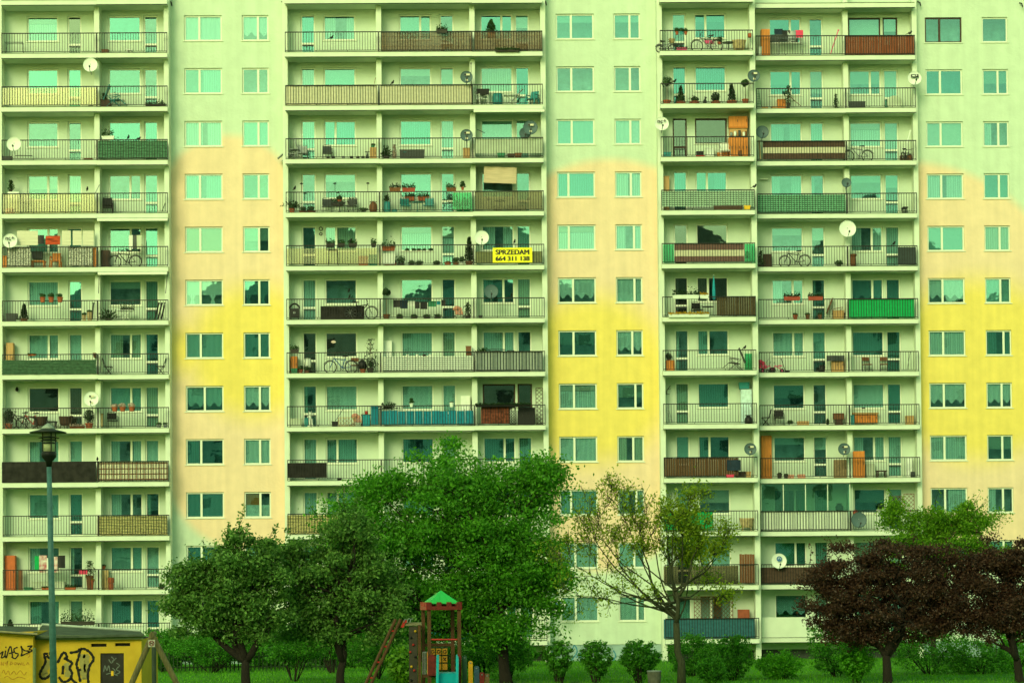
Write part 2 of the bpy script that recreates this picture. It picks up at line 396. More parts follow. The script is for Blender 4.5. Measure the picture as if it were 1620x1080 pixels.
def opening(name, x0, x1, z0, z1, Y, lights, code, fm=None, glass=None, door=False, sill=True, tiltopen=None):
    """window or balcony door filling an opening: frame mesh with panes, sill, curtain and room as sub-parts"""
    w, h = round(x1-x0, 2), round(z1-z0, 2); fm = fm or PVC; glass = glass or GLASS
    if glass is GLASS: glass = rng.choice((GLASS, GLASS2, GLASS2, GLASS3))
    fw = 0.075; mw = 0.11 if len(lights) > 1 else 0
    edges = []; cur = 0.0; tot = sum(lights)
    for l in lights:
        edges.append((cur/tot*w, (cur+l)/tot*w)); cur += l
    cells = []
    for i, (a, b) in enumerate(edges):
        xa = fw if i == 0 else a+mw/2; xb = w-fw if i == len(edges)-1 else b-mw/2
        if door:
            cells += [(xa, xb, 0.10, 0.68), (xa, xb, 0.78, h-fw)]
        else: cells.append((xa, xb, fw, h-fw))
    def fmesh():
        m = MB(); d0, d1 = 0.09, 0.15
        m.box(0, w, d0, d1, 0, 0.10 if door else fw); m.box(0, w, d0, d1, h-fw, h)
        zb = 0.10 if door else fw
        m.box(0, fw, d0, d1, zb, h-fw); m.box(w-fw, w, d0, d1, zb, h-fw)
        for i in range(len(edges)-1):
            c = edges[i][1]; m.box(c-mw/2, c+mw/2, d0-0.012, d1, zb, h-fw)
        if door:
            m.box(fw, w-fw, d0-0.004, d1, 0.68, 0.78)
        return m.mesh('window_frame', fm)
    o = link(name, shared(('f', w, h, tuple(lights), door, fm.name), fmesh), BLD, (x0, Y, z0))
    for c in cells:
        pm = shared(('p', round(c[1]-c[0], 2), round(c[3]-c[2], 2), glass.name), lambda: MB().box(0, round(c[1]-c[0], 2), 0, 0.012, 0, round(c[3]-c[2], 2)).mesh('pane', glass))
        a = rng.uniform(-.5, .5)
        link('pane', pm, o, (c[0], 0.115, c[2]), (R(rng.uniform(-.7, .7)), 0, R(a)))
    if door:
        bar = shared(('bar', w), lambda: MB().box(fw, w-fw, 0.084, 0.104, 0.60, 0.64).mesh('door_bar', DKGREY)); link('door_bar', bar, o)
    if sill and not door:
        link('sill', shared(('s', w), lambda: MB().box(-0.06, w+0.06, -0.05, 0.12, -0.045, 0.0).mesh('sill', SILL)), o)
    def rmesh():
        m = MB(); a, b, y0, y1 = 0.005, w-0.005, 0.16, 0.95
        m.face([(a, y1, 0), (a, y1, h), (b, y1, h), (b, y1, 0)]); m.face([(a, y0, 0), (a, y1, 0), (b, y1, 0), (b, y0, 0)])
        m.face([(a, y0, h), (b, y0, h), (b, y1, h), (a, y1, h)]); m.face([(a, y0, 0), (a, y0, h), (a, y1, h), (a, y1, 0)]); m.face([(b, y0, 0), (b, y1, 0), (b, y1, h), (b, y0, h)])
        return m.mesh('room', ROOM)
    link('room', shared(('r', w, h), rmesh), o)
    ph = rng.randrange(3)
    def curt(nm, x0, x1, z0, z1, m, amp=0.025, scal=0):
        key = ('c', nm, round(x0, 2), round(x1, 2), round(z0, 2), round(z1, 2), m.name, ph, scal)
        nx = max(6, int((x1-x0)*16))
        link(nm, shared(key, lambda: MB().sheet(x0, x1, z0, z1, 0.20, nx, 2, amp, ph*2.1, 24.0, 0.004, scal).mesh(nm, m, True)), o)
    i0, i1 = 0.03, w-0.03
    sheer = SHEER2 if rng.random() < .22 else SHEER
    if code == 'V' and rng.random() < .45 and w > .9:      # drawn apart, a dark gap between the panels
        ga, gb = w*rng.uniform(.30, .5), w*rng.uniform(.55, .72)
        curt('curtain', i0, ga, 0.03, h-.02, sheer); curt('curtain', gb, i1, 0.03, h-.02, sheer)
    elif code == 'V': curt('curtain', i0, i1, 0.03, h-.02, sheer)
    elif code == 'L': curt('curtain', i0, i1, 0.05, h-.02, LACE)
    elif code == 'S': curt('curtain', i0, i1, h*.36, h-.02, LACE, .02, -0.22)
    elif code == 'B': curt('blind', i0, i1, h*.68, h-.02, WBLIND, 0.0)
    elif code == 'H': curt('blind', i0, i1, h*.45, h-.02, BLIND, 0.0)
    elif code == 'F': curt('blind', i0, i1, 0.06, h-.02, WBLIND, 0.0)
    elif code == 'N': curt('blind', i0, i1, 0.06, h-.02, TAN, 0.0)
    elif code == 'O': curt('blind', i0, w*.62, h*.5, h-.02, OBLIND, 0.0); curt('curtain', i0, i1, 0.05, h*.5, LACE)
    elif code == 'T':
        curt('blind', i0, i1, h*.42, h-.02, WBLIND, 0.0)
        for u in (.18, .72):
            link('curtain', shared(('tie', round(h, 1)), lambda: MB().prism([(-.2, h*.45), (.2, h*.45), (.05, h*.25), (.17, .03), (-.17, .03), (-.05, h*.25)], .185, .19).mesh('curtain', SHEER)), o, (w*u, 0, 0))
    elif code == 'P':   # one panel drawn to a side
        curt('curtain', i0, w*.34, 0.03, h-.02, SHEER)
    elif code == 'Q':
        curt('curtain', w*.5, i1, 0.03, h-.02, SHEER); 
    elif code == 'A':   # blind above, net below
        curt('blind', i0, i1, h*.72, h-.02, BLIND, 0.0); curt('curtain', i0, i1, .05, h*.7, SHEER)
    return o

# painted stair walls: windows in two columns
PEACH2 = [(361, 321, 112), (360, 450, 160), (360, 600, 170), (400, 735, 142)]; YEL2 = [(402, 556, 118), (300, 553, 52)]
PEACH3 = [(965, 450, 204), (960, 600, 220), (950, 760, 148)]; YEL3 = [(935, 600, 146)]
PEACH4 = [(1440, 510, 262, RS-.2), (1530, 700, 200, RS-.2)]; YEL4 = [(1545, 585, 160, RS-.2)]
YR = 1.2
SECS = [  # name, px0, px1, plane, windows (px0, px1, lights, codes)
    ('w2', 267, 450, 0.0, PEACH2, YEL2, [
        (292.3, 352, (0.42, 0.58), 'LQVVNTLSPLLV'), (384, 426, (0.6, 0.4), 'SDLDHTLSLOVV')]),
    ('w3', 860, 1044, 0.0, PEACH3, YEL3, [
        (881.3, 941.5, (0.37, 0.63), 'BDLVASHALVLL'), (973, 1015, (0.63, 0.37), 'BDLVVLSHVVLL')]),
    ('w4', 1449, 1632, YR, PEACH4, YEL4, [
        (1466.3, 1524.5, (0.40, 0.60), 'DDFVFSVSVQLV'), (1556.5, 1597, (0.62, 0.38), 'DHPDVLVSHPLV')])]
ZTOP = 35.9
PLINTH = mat('grey_plinth', (0.30, 0.42, 0.40), 0.9, var=0.12, scale=1.5, bump=0.3)
for nm, a, b, Y, pc, yc, wins in SECS:
    x0, x1 = X(a, Y), X(b, Y); ops = []
    todo = []
    for wa, wb, lights, codes in wins:
        xa, xb = X(wa, Y, 295), X(wb, Y, 295)
        for r in range(1, 13):
            op = (xa, xb, ZS(r), ZT(r)); ops.append(op); todo.append((op, lights, codes[r-1], r, wa))
    part('wall', wall_sheet(x0, x1, 0.86, ZTOP, Y, ops), painted('painted_plaster_' + nm, pc, yc), BLD)
    part('plinth', MB().box(x0, x1, Y+0.05, Y+0.4, -0.2, 0.86), PLINTH, BLD)
    for op, lights, code, r, wa in todo:
        fm = BROWNF if (nm == 'w4' and r == 1 and wa < 1500) else PVC
        ls = (1,) if (nm == 'w4' and r == 1 and wa > 1500) else lights
        jit = rng.uniform(-.04, .04)
        if len(ls) > 1: ls = (round(ls[0]+jit, 1), round(1-round(ls[0]+jit, 1), 1))
        o = opening('window', op[0], op[1], op[2], op[3], Y, ls, code, fm)
        if fm is BROWNF: o['label'] = 'brown framed window'

# balcony stacks.  bay: rail px, clear opening px, front plane, window/door px on the back wall, window lights, curtains
BAYS = {
 'A': dict(s=(2.9, 154), f=YB, w=0.0, win=(43.5, 93.3), door=(107.7, 130), ls='111221211111', side=0, cw='ALDHAVLDVLPV', cd='DLDVVVLVFLPH'),
 'B': dict(s=(154, 266), f=YB, w=0.0, win=(172.3, 224), door=(228.5, 251), ls='111221222222', side=0, cw='DDPDDBVLVPLV', cd='DDVDLVPVLPLV'),
 'M1': dict(s=(452.5, 601), f=YB, w=0.0, win=(513.5, 564.5), door=(477.5, 500.5), ls='112121112222', side=1, cw='VFVBVDDLVLVV', cd='VVVDDVDPVVVV'),
 'M2': dict(s=(601, 749), f=YB, w=0.0, win=(633.5, 684.5), door=(697.8, 720.5), ls='211111111122', side=0, cw='SBVLADVLVLVV', cd='DHVDADVLVVVV'),
 'M3': dict(s=(749, 861), f=YB, w=0.0, win=(762, 813.5), door=(817, 840), ls='211112212222', side=0, cw='DVLDVPVDVVVV', cd='BDVDVVDDVVVV'),
 'R1': dict(s=(1047, 1195), f=YB, w=0.0, win=(1101.5, 1152), door=(1066, 1088.5), ls='211212212122', side=1, cw='BVDVDPPVPHLV', cd='BVDVDPPVLVVV'),
 'R2': dict(s=(1199, 1341), f=YB+RS, w=YR, win=(1220, 1271), door=(1283, 1305.5), ls='221112211221', side=0, cw='DHVVBPLHBVLS', cd='DHVPBPSDBVVV'),
 'R3': dict(s=(1341, 1451.7), f=YB+RS, w=YR, win=(1346, 1397), door=(1400.5, 1424), ls='121122112122', side=0, cw='FHABVSVLVHVV', cd='BFFBVSVLVBVV')}
COLN = {'A': 'first', 'B': 'second', 'M1': 'third', 'M2': 'fourth', 'M3': 'fifth', 'R1': 'sixth', 'R2': 'seventh', 'R3': 'eighth'}
ROWN = ['top', 'second', 'third', 'fourth', 'fifth', 'sixth', 'seventh', 'eighth', 'ninth', 'tenth', 'eleventh', 'twelfth']

STACKS = [('A', 'B'), ('M1', 'M2', 'M3'), ('R1',), ('R2', 'R3')]
STX = [(-3.5, 267, 0.0), (450, 860, 0.0), (1044, 1194, 0.0), (1194, 1449, YR)]
for bays, (a, b, Y) in zip(STACKS, STX):
    ops = []; todo = []
    for k in bays:
        B = BAYS[k]
        for r in range(1, 13):
            wx = (X(B['win'][0], Y), X(B['win'][1], Y)); dx = (X(B['door'][0], Y), X(B['door'][1], Y))
            ow = (wx[0], wx[1], ZS(r), ZT(r)); od = (dx[0], dx[1], ZF(r)+0.04, ZT(r)); ops += [ow, od]
            two = B['ls'][r-1] == '2'
            ls = (1,) if not two else ((0.36, 0.64) if B['side'] else (0.66, 0.34))
            fm = BROWNF if (k, r) in (('R3', 1), ('M3', 8), ('R1', 3)) else PVC
            gl = GLASSD if (k, r) in (('M3', 8), ('R1', 3), ('R1', 5), ('M1', 7), ('A', 8), ('R1', 6)) else GLASS
            todo.append((ow, ls, B['cw'][r-1], False, fm, gl)); todo.append((od, (1,), B['cd'][r-1], True, fm, GLASSD if (k, r) == ('A', 1) else gl))
    x0, x1 = X(a, Y), X(b, Y)
    part('wall', wall_sheet(x0, x1, 0.5, ZTOP, Y, ops), PLASTER, BLD)
    part('plinth', MB().box(x0+.002, x1-.002, Y+0.05, Y+0.4, -0.2, 0.5), mat('dark_basement', (0.05, 0.06, 0.05), 0.9), BLD)
    for op, ls, code, door, fm, gl in todo:
        opening('balcony_door' if door else 'window', *op, Y, ls, code, fm, gl, door, sill=not door)
# the wall behind the step between the two parts, and what closes the block
part('wall', MB().box(X(-3.5, 0)-9, X(-3.5, 0)-.002, 0.0, 0.4, 0, ZTOP), PLASTER, BLD)
part('wall', MB().box(X(1632, YR)+.002, X(1632, YR)+9, YR, YR+.4, 0, ZTOP), PLASTER, BLD)
part('roof', MB().box(X(-3.5, 0)-9, X(1632, YR)+9, 2.4, 12, 0, ZTOP-.02), mat('rear_mass', (0.4, 0.42, 0.38), 0.9), BLD)
part('roof', MB().box(X(-3.5, 0)-9, X(1194, 0), -0.12, 2.4, ZTOP, ZTOP+.12), DKGREY, BLD)
part('roof', MB().box(X(1194, 0)+.002, X(1632, YR)+9, YR-.12, 2.4, ZTOP, ZTOP+.12), DKGREY, BLD)

# piers and partitions between the bays
for a, b, yf, yw in ((-4, 3.5, YP, 0), (150, 158.2, YP, 0), (260.5, 268, YP, 0), (448.5, 456.5, YP, 0), (597, 605.3, YP, 0), (745, 753.5, YP, 0), (857.5, 865.5, YP, 0),
                     (1042.3, 1050.5, YP, 0), (1189.5, 1198, YP, YR), (1337.3, 1345.3, YP+RS, YR), (1447, 1454.5, YP+RS, YR)):
    part('pier', MB().box(X(a, yf), X(b, yf), yf, yw-.002, 0.0, ZTOP-.03), SLABM, BLD)

# balconies: slab > railing, edge flashing with a painted shadow line under the edge
def railing_mesh(w, h):
    m = MB()
    m.box(0, w, -.03, .03, h-.045, h); m.box(0, w, -.014, .014, .08, .11)
    for x in (0.0, w-.035): m.box(x, x+.035, -.018, .018, -.10, h-.045)
    n = max(2, round(w/.138))
    for i in range(1, n):
        x = w*i/n; m.box(x-.0115, x+.0115, -.009, .009, .11, h-.045)
    for i in range(1, 3):
        x = w*i/3; m.box(x-.012, x+.012, -.01, .01, -.08, .08)
    return m.mesh('railing', IRON)
SLABS = {}
for k, B in BAYS.items():
    f, wy = B['f'], B['w']; x0, x1 = X(B['s'][0], f), X(B['s'][1], f); w = x1-x0-.004
    sm = MB(); sm.box(0, w, 0.0, wy-f-.003, -.245, 0.0); sm.box(0, w, .12, .16, -.262, -.245)
    sme = sm.mesh('balcony_slab', SLABM)
    fl = MB().box(0.0, w, -.035, .25, .001, .016); fl.box(-.01, w+.01, -.03, .012, -.275, -.2455)  # upper strip is flashing, lower dark strip paints the shadow line under the slab
    fme = fl.mesh('flashing_and_shadow_line', RUST); rme = railing_mesh(w, ZR(1)-ZF(1))
    for r in range(0, 13):
        dx = rng.uniform(-.006, .006); dz = rng.uniform(-.012, .012)
        s = link('balcony' if r else 'top_slab', sme, BLD, (x0+.002, f, ZF(r)+dz))
        link('flashing_and_shadow_line', fme, s)
        if r and not (k == 'R2' and r == 12): link('railing', rme, s, (0, .03+dx, -dz))
    B['x0'], B['x1'] = x0, x1
# solid parapet of the seventh column's lowest balcony
part('parapet', MB().box(BAYS['R2']['x0'], BAYS['R2']['x1']-.01, BAYS['R2']['f']-.03, BAYS['R2']['f']+.06, ZF(12)+.02, ZR(12)), SLABM, BLD)
# corner drain brackets under the roof edge
for px, py in ((270, 3), (446, 3), (861, 2), (1038, 2), (1452, 3), (1613, 5)):
    q = at(px, py, -.02 if px < 1400 else YR-.02)
    part('drain_bracket', MB().tube([q, q+Vector((.06, -.25, -.1)), q+Vector((.1, -.3, -.3))], .035, 6), BLACKM, BLD)
# closed glass front of the seventh column's tenth balcony
g0, g1 = BAYS['R2']['x0']+.05, BAYS['R2']['x1']-.02; fy = BAYS['R2']['f']+.08
fr = MB()
nP = 4
for i in range(nP+1):
    x = g0+(g1-g0)*i/nP; fr.box(x-.02, x+.02, fy, fy+.05, ZR(10)+.005, ZC(10)-.01)
fr.box(g0+.02, g1-.02, fy+.002, fy+.048, ZC(10)-.06, ZC(10)-.012)
gz = part('glazing', fr, PVC, BLD)
for i in range(nP):
    a, b = g0+(g1-g0)*i/nP+.02, g0+(g1-g0)*(i+1)/nP-.02
    part('pane', MB().box(a, b, fy+.02, fy+.03, ZR(10)+.01, ZC(10)-.06), GLASST, gz)

# ------------------------------------------------------------------ the block across the lawn, which the windows mirror
OPP = tag(link('apartment_building', None), 'gabled apartment block across the lawn, mirrored in the middle windows', 'building')
OPP.location = (0, -150, 0)
OW = mat('grey_render', (0.72, 0.74, 0.68), 0.9, var=0.1); OR = mat('grey_tiles', (0.34, 0.34, 0.32), 0.8); OG = mat('dark_panes', (0.03, 0.05, 0.06), 0.2)
part('wall', MB().box(-75, 75, -12, 0, 0, 37), OW, OPP)
for i in range(7):
    x = -66+22*i
    m = MB(); m.prism([(x-10.8, 37.002), (x+10.8, 37.002), (x, 43+(i % 3)*1.6)], -12, .3); part('roof', m, OR, OPP)
pm = MB().box(-.9, .9, 0, .05, 0, 1.4).mesh('window', OG)
for j in range(12):
    for i in range(26):
        link('window', pm, OPP, (-72+5.76*i, .002, 2.2+2.9*j))

# ------------------------------------------------------------------ things on the balconies
BAL = {}
def where(r, b): return f'{ROWN[r-1]} balcony down, {COLN[b]} column'
def lab(desc, r, b):
    return f'{desc}, {where(r, b)}'
def XB(r, px, Y): return at(px, 55+84*(r-1), Y).x
def PF(r, b, px, dy=0.62):
    Y = BAYS[b]['f']+dy; return (XB(r, px, Y), Y, ZF(r)+.002)
def PRAIL(r, b, px, dz=0.0, dy=0.03):
    Y = BAYS[b]['f']+dy; return (XB(r, px, Y), Y, ZR(r)+dz)
_sp = {}
def spec(key, fn):
    if key not in _sp: _sp[key] = fn()
    return _sp[key]

# --- foliage
def leaf_mesh(name, pts, size, mat_, seed, asp=0.55, up=0.3, tris=False):
    """one small pointed face for each leaf, turned every which way"""
    g = np.random.default_rng(seed); n = len(pts)
    d = g.normal(size=(n, 3)); d[:, 2] += up*g.random(n); d /= np.linalg.norm(d, axis=1)[:, None]
    a = g.normal(size=(n, 3)); u = a - d*(a*d).sum(1)[:, None]; u /= np.linalg.norm(u, axis=1)[:, None]
    v = np.cross(d, u); s = (size*g.uniform(.6, 1.35, n))[:, None]
    P = np.asarray(pts)
    V = np.stack([P-u*s*.5, P+v*s*asp*.5, P+u*s*.5, P-v*s*asp*.5], 1).reshape(-1, 3)
    me = bpy.data.meshes.new(name); me.vertices.add(4*n); me.vertices.foreach_set('co', V.astype(np.float32).ravel())
    me.loops.add(4*n); me.loops.foreach_set('vertex_index', np.arange(4*n, dtype=np.int32))
    me.polygons.add(n); me.polygons.foreach_set('loop_start', np.arange(0, 4*n, 4, dtype=np.int32))
    me.materials.append(mat_); me.update(calc_edges=True); me.validate(); return me
def blob_pts(n, c, r, seed, shell=0.45, rough=0.18, lower=None):
    g = np.random.default_rng(seed); d = g.normal(size=(n, 3)); d /= np.linalg.norm(d, axis=1)[:, None]
    rad = 1-shell*g.random(n)**1.6
    k = g.normal(size=(5, 3))*2.2; ph = g.uniform(0, 6.28, 5)
    rad *= 1+rough*np.sin(d@k.T+ph).mean(1)*1.6
    return np.array(c)+d*rad[:, None]*np.array(r)
SEED = [100]
def sd_():
    SEED[0] += 1; return SEED[0]

def plant_spec(kind, w, h, pot, potw, poth, leafm):
    S = Spec(); m = MB(); a = potw/2
    m.lathe([(a*.72, 0), (a*.95, poth*.82), (a*1.06, poth*.83), (a*1.06, poth), (a*.85, poth*.98)], 12); S.add('pot', m, pot)
    z = poth; n = 300; s = sd_()
    if kind == 'ball': p = blob_pts(700, (0, 0, z+h*.48), (w/2, w/2, h*.52), s, .7, .1); ls = .075
    elif kind == 'cone':
        g = np.random.default_rng(s); t = g.random(700)**.9; an = g.uniform(0, 6.28, 700); rr = (1-t)**.7*w/2*g.uniform(.2, 1.08, 700)+.02
        p = np.stack([rr*np.cos(an), rr*np.sin(an), z+.02+t*h], 1); ls = .085
    elif kind == 'topiary':
        S.add('stem', MB().tube([(0, 0, z-.02), (.01, 0, z+h*.62)], .014, 6), BROWNW)
        p = blob_pts(500, (0, 0, z+h-w*.45), (w/2, w/2, w*.45), s, .8, .25); ls = .08
    elif kind == 'palm':
        P = []
        for i in range(44):
            an = rng.uniform(0, 6.28); el = rng.uniform(.25, 1.35); L = h*rng.uniform(.6, 1.0)
            for j in range(9):
                t = j/8*L; P.append((math.cos(an)*math.cos(el)*t*w/h, math.sin(an)*math.cos(el)*t*.6, z+math.sin(el)*t-.25*(j/8)**2*h*.5))
        p = np.array(P); ls = .09
    elif kind == 'tall':
        S.add('stem', MB().tube([(0, 0, z-.02), (.03, 0, z+h*.5), (-.02, 0, z+h*.9)], .012, 5), BROWNW)
        g = np.random.default_rng(s); t = g.random(240); p = np.stack([g.normal(0, w*.28, 240)*(1.1-t*.7), g.normal(0, w*.22, 240), z+h*t], 1); ls = .075
    else: p = blob_pts(n, (0, 0, z+h*.4), (w/2, w/2*.8, h*.55), s, .8, .35); ls = .07
    S.p.append(('foliage', leaf_mesh('foliage', p, ls*1.35, leafm, s), None)); return S
def plant(r, b, px, kind, w, h, desc, pot=None, potw=None, poth=.28, leafm=None, dy=.55, z=0.0, rail=False, group='potted plants on the balconies'):
    pot = pot or TERRA; leafm = leafm or LEAF; potw = potw or max(.2, min(.42, w*.7))
    S = plant_spec(kind, w, h, pot, potw, poth, leafm)
    loc = PRAIL(r, b, px, z, -.12) if rail else Vector(PF(r, b, px, dy))+Vector((0, 0, z))
    return inst(S, 'potted_plant', lab(desc, r, b), 'potted plant', loc, rng.uniform(-.5, .5), group)
def trough(r, b, px0, px1, desc, pot=None, leafm=None, rail=True, h=.2, z=-.12, dy=-.12, lh=.2):
    Y = BAYS[b]['f']+dy; x0, x1 = XB(r, px0, Y), XB(r, px1, Y); w = x1-x0; S = Spec()
    S.add('trough', MB().hexa([(-w/2+.03, -.08, 0), (w/2-.03, -.08, 0), (w/2-.03, .08, 0), (-w/2+.03, .08, 0), (-w/2, -.11, h), (w/2, -.11, h), (w/2, .11, h), (-w/2, .11, h)]), pot or BRICKRED)
    s = sd_(); g = np.random.default_rng(s); n = int(260*max(.4, w))
    p = np.stack([g.uniform(-w/2, w/2, n), g.normal(0, .08, n), h+np.abs(g.normal(0, lh*.5, n))], 1)
    S.p.append(('flowers', leaf_mesh('flowers', p, .10, leafm or LEAF, s), None))
    z0 = ZR(r)+z if rail else ZF(r)+z
    return inst(S, 'flower_box', lab(desc, r, b), 'flower box', ((x0+x1)/2, Y, z0), 0, 'flower boxes on the balconies')

# --- satellite dishes
def dish_spec(rad, tint, logo):
    S = Spec(); rot = Euler((R(90-14), 0, 0)).to_matrix()
    prof = [(rad*t, .16*rad*t*t) for t in (0.02, .25, .5, .75, .95, 1.0)] + [(rad*1.02, .16*rad+.012), (rad*.98, .16*rad+.02)]
    m = MB(); mm = Euler((R(90+14-20), 0, 0)).to_matrix()
    m.lathe([(a, z-.16*rad) for a, z in prof], 28, (0, 0, 0), mm, cap=False)
    # back shell
    m.lathe([(a, z-.16*rad-.018) for a, z in reversed(prof[:6])], 28, (0, 0, 0), mm, cap=False)
    S.add('reflector', m, tint, None, True)
    S.add('feed_arm', MB().tube([(0, -.02, -rad*.98), (0, -.22, -rad*.85), (.02, -rad*.95, -rad*.5)], .018, 6), GREY if tint is WHITE else RUST)
    S.add('receiver', MB().lathe([(.035, 0), (.05, .03), (.04, .13)], 10, (.02, -rad*.95, -rad*.5), Euler((R(70), 0, 0)).to_matrix()), DKGREY)
    S.add('mount', MB().tube([(0, .05, .05), (0, .26, -.02), (0, .26, -rad*1.25)], .022, 8), GREY)
    return S
def text_mesh(txt, size, name, mat_, offset=0.0, ext=.003, spacing=1.0, bold=0):
    c = bpy.data.curves.new(name, 'FONT'); c.body = txt; c.size = size; c.align_x = 'CENTER'; c.align_y = 'CENTER'; c.extrude = ext; c.offset = offset; c.space_character = spacing
    o = bpy.data.objects.new(name, c); COL.objects.link(o); bpy.context.view_layer.update()
    me = bpy.data.meshes.new_from_object(o.evaluated_get(bpy.context.evaluated_depsgraph_get()))
    bpy.data.objects.remove(o, do_unlink=True); bpy.data.curves.remove(c)
    if bold:
        V = [tuple(v.co) for v in me.vertices]; Fc = [tuple(p.vertices) for p in me.polygons]; n = len(V); V2 = []; F2 = []
        for k, (dx, dz) in enumerate(((-bold, .0), (0, .0011), (bold, .0022))):
            V2 += [(x+dx, y, z+dz) for x, y, z in V]; F2 += [tuple(i+k*n for i in f) for f in Fc]
        me = bpy.data.meshes.new(name); me.from_pydata(V2, [], F2)
    me.name = name; me.materials.clear(); me.materials.append(mat_); return me
def dish(px, py, rpx, b, r, desc, tint='g', logo=None, dy=-.22, rz=0.0):
    rad = rpx/30.2; Y = BAYS[b]['f']+dy; q = at(px, py, Y); m = {'w': WHITE, 'g': DKDISH}[tint]
    S = spec(('dish', round(rad, 2), tint), lambda: dish_spec(rad, m, logo))
    o = inst(S, 'satellite_dish', lab(desc, r, b), 'satellite dish', q, rz, 'satellite dishes on the balconies')
    tilt = (R(90-6), 0, 0)
    if logo in ('nc+', 'nc+box'):
        if logo == 'nc+box':
            link('logo_panel', spec('ncbox', lambda: MB().box(-.20, .20, -.002, .002, -.085, .085).mesh('logo_panel', BLACKM)), o, (0, -.058, rad*.32), (R(-6), 0, 0))
        link('lettering', spec(('nc', logo), lambda: text_mesh('nc+', .17 if logo == 'nc+box' else .29, 'lettering', WHITE if logo == 'nc+box' else BLACKM, 0, .003, 1.1, .011)), o, (0, -.074 if logo == 'nc+box' else -.066, rad*.36), tilt)
    elif logo == 'sticker':
        link('sticker', spec('stick', lambda: MB().box(-.14, .14, -.002, .002, -.05, .05).mesh('sticker', CREAM)), o, (.03, -.062, rad*.36), (R(-6), 0, 0))
        link('sticker', spec('stick2', lambda: MB().box(-.05, .05, -.002, .002, -.045, .045).mesh('sticker', BLACKM)), o, (-.06, -.0665, rad*.36), (R(-6), 0, 0))
        link('sticker', spec('stick3', lambda: MB().box(-.06, .06, -.002, .002, -.05, .05).mesh('sticker', CREAM)), o, (.02, -.02, -rad*.5), (R(-6), 0, 0))
    elif logo == 'bluedot':
        link('emblem', spec('bdot', lambda: MB().lathe([(.14, 0), (.14, .004)], 20, (0, 0, 0), Euler((R(90), 0, 0)).to_matrix()).mesh('emblem', BLUEP)), o, (0, -.066, rad*.3), (R(-6), 0, 0))
        link('emblem', spec('bdot2', lambda: MB().ring((0, 0, 0), .06, .012, 14, 4, a0=-.6, a1=3.7).mesh('emblem', WHITE)), o, (0, -.072, rad*.3), (R(-6), 0, 0))
    return o
DKDISH = mat('grey_dish_paint', (0.07, 0.12, 0.125), 0.55, var=0.1)

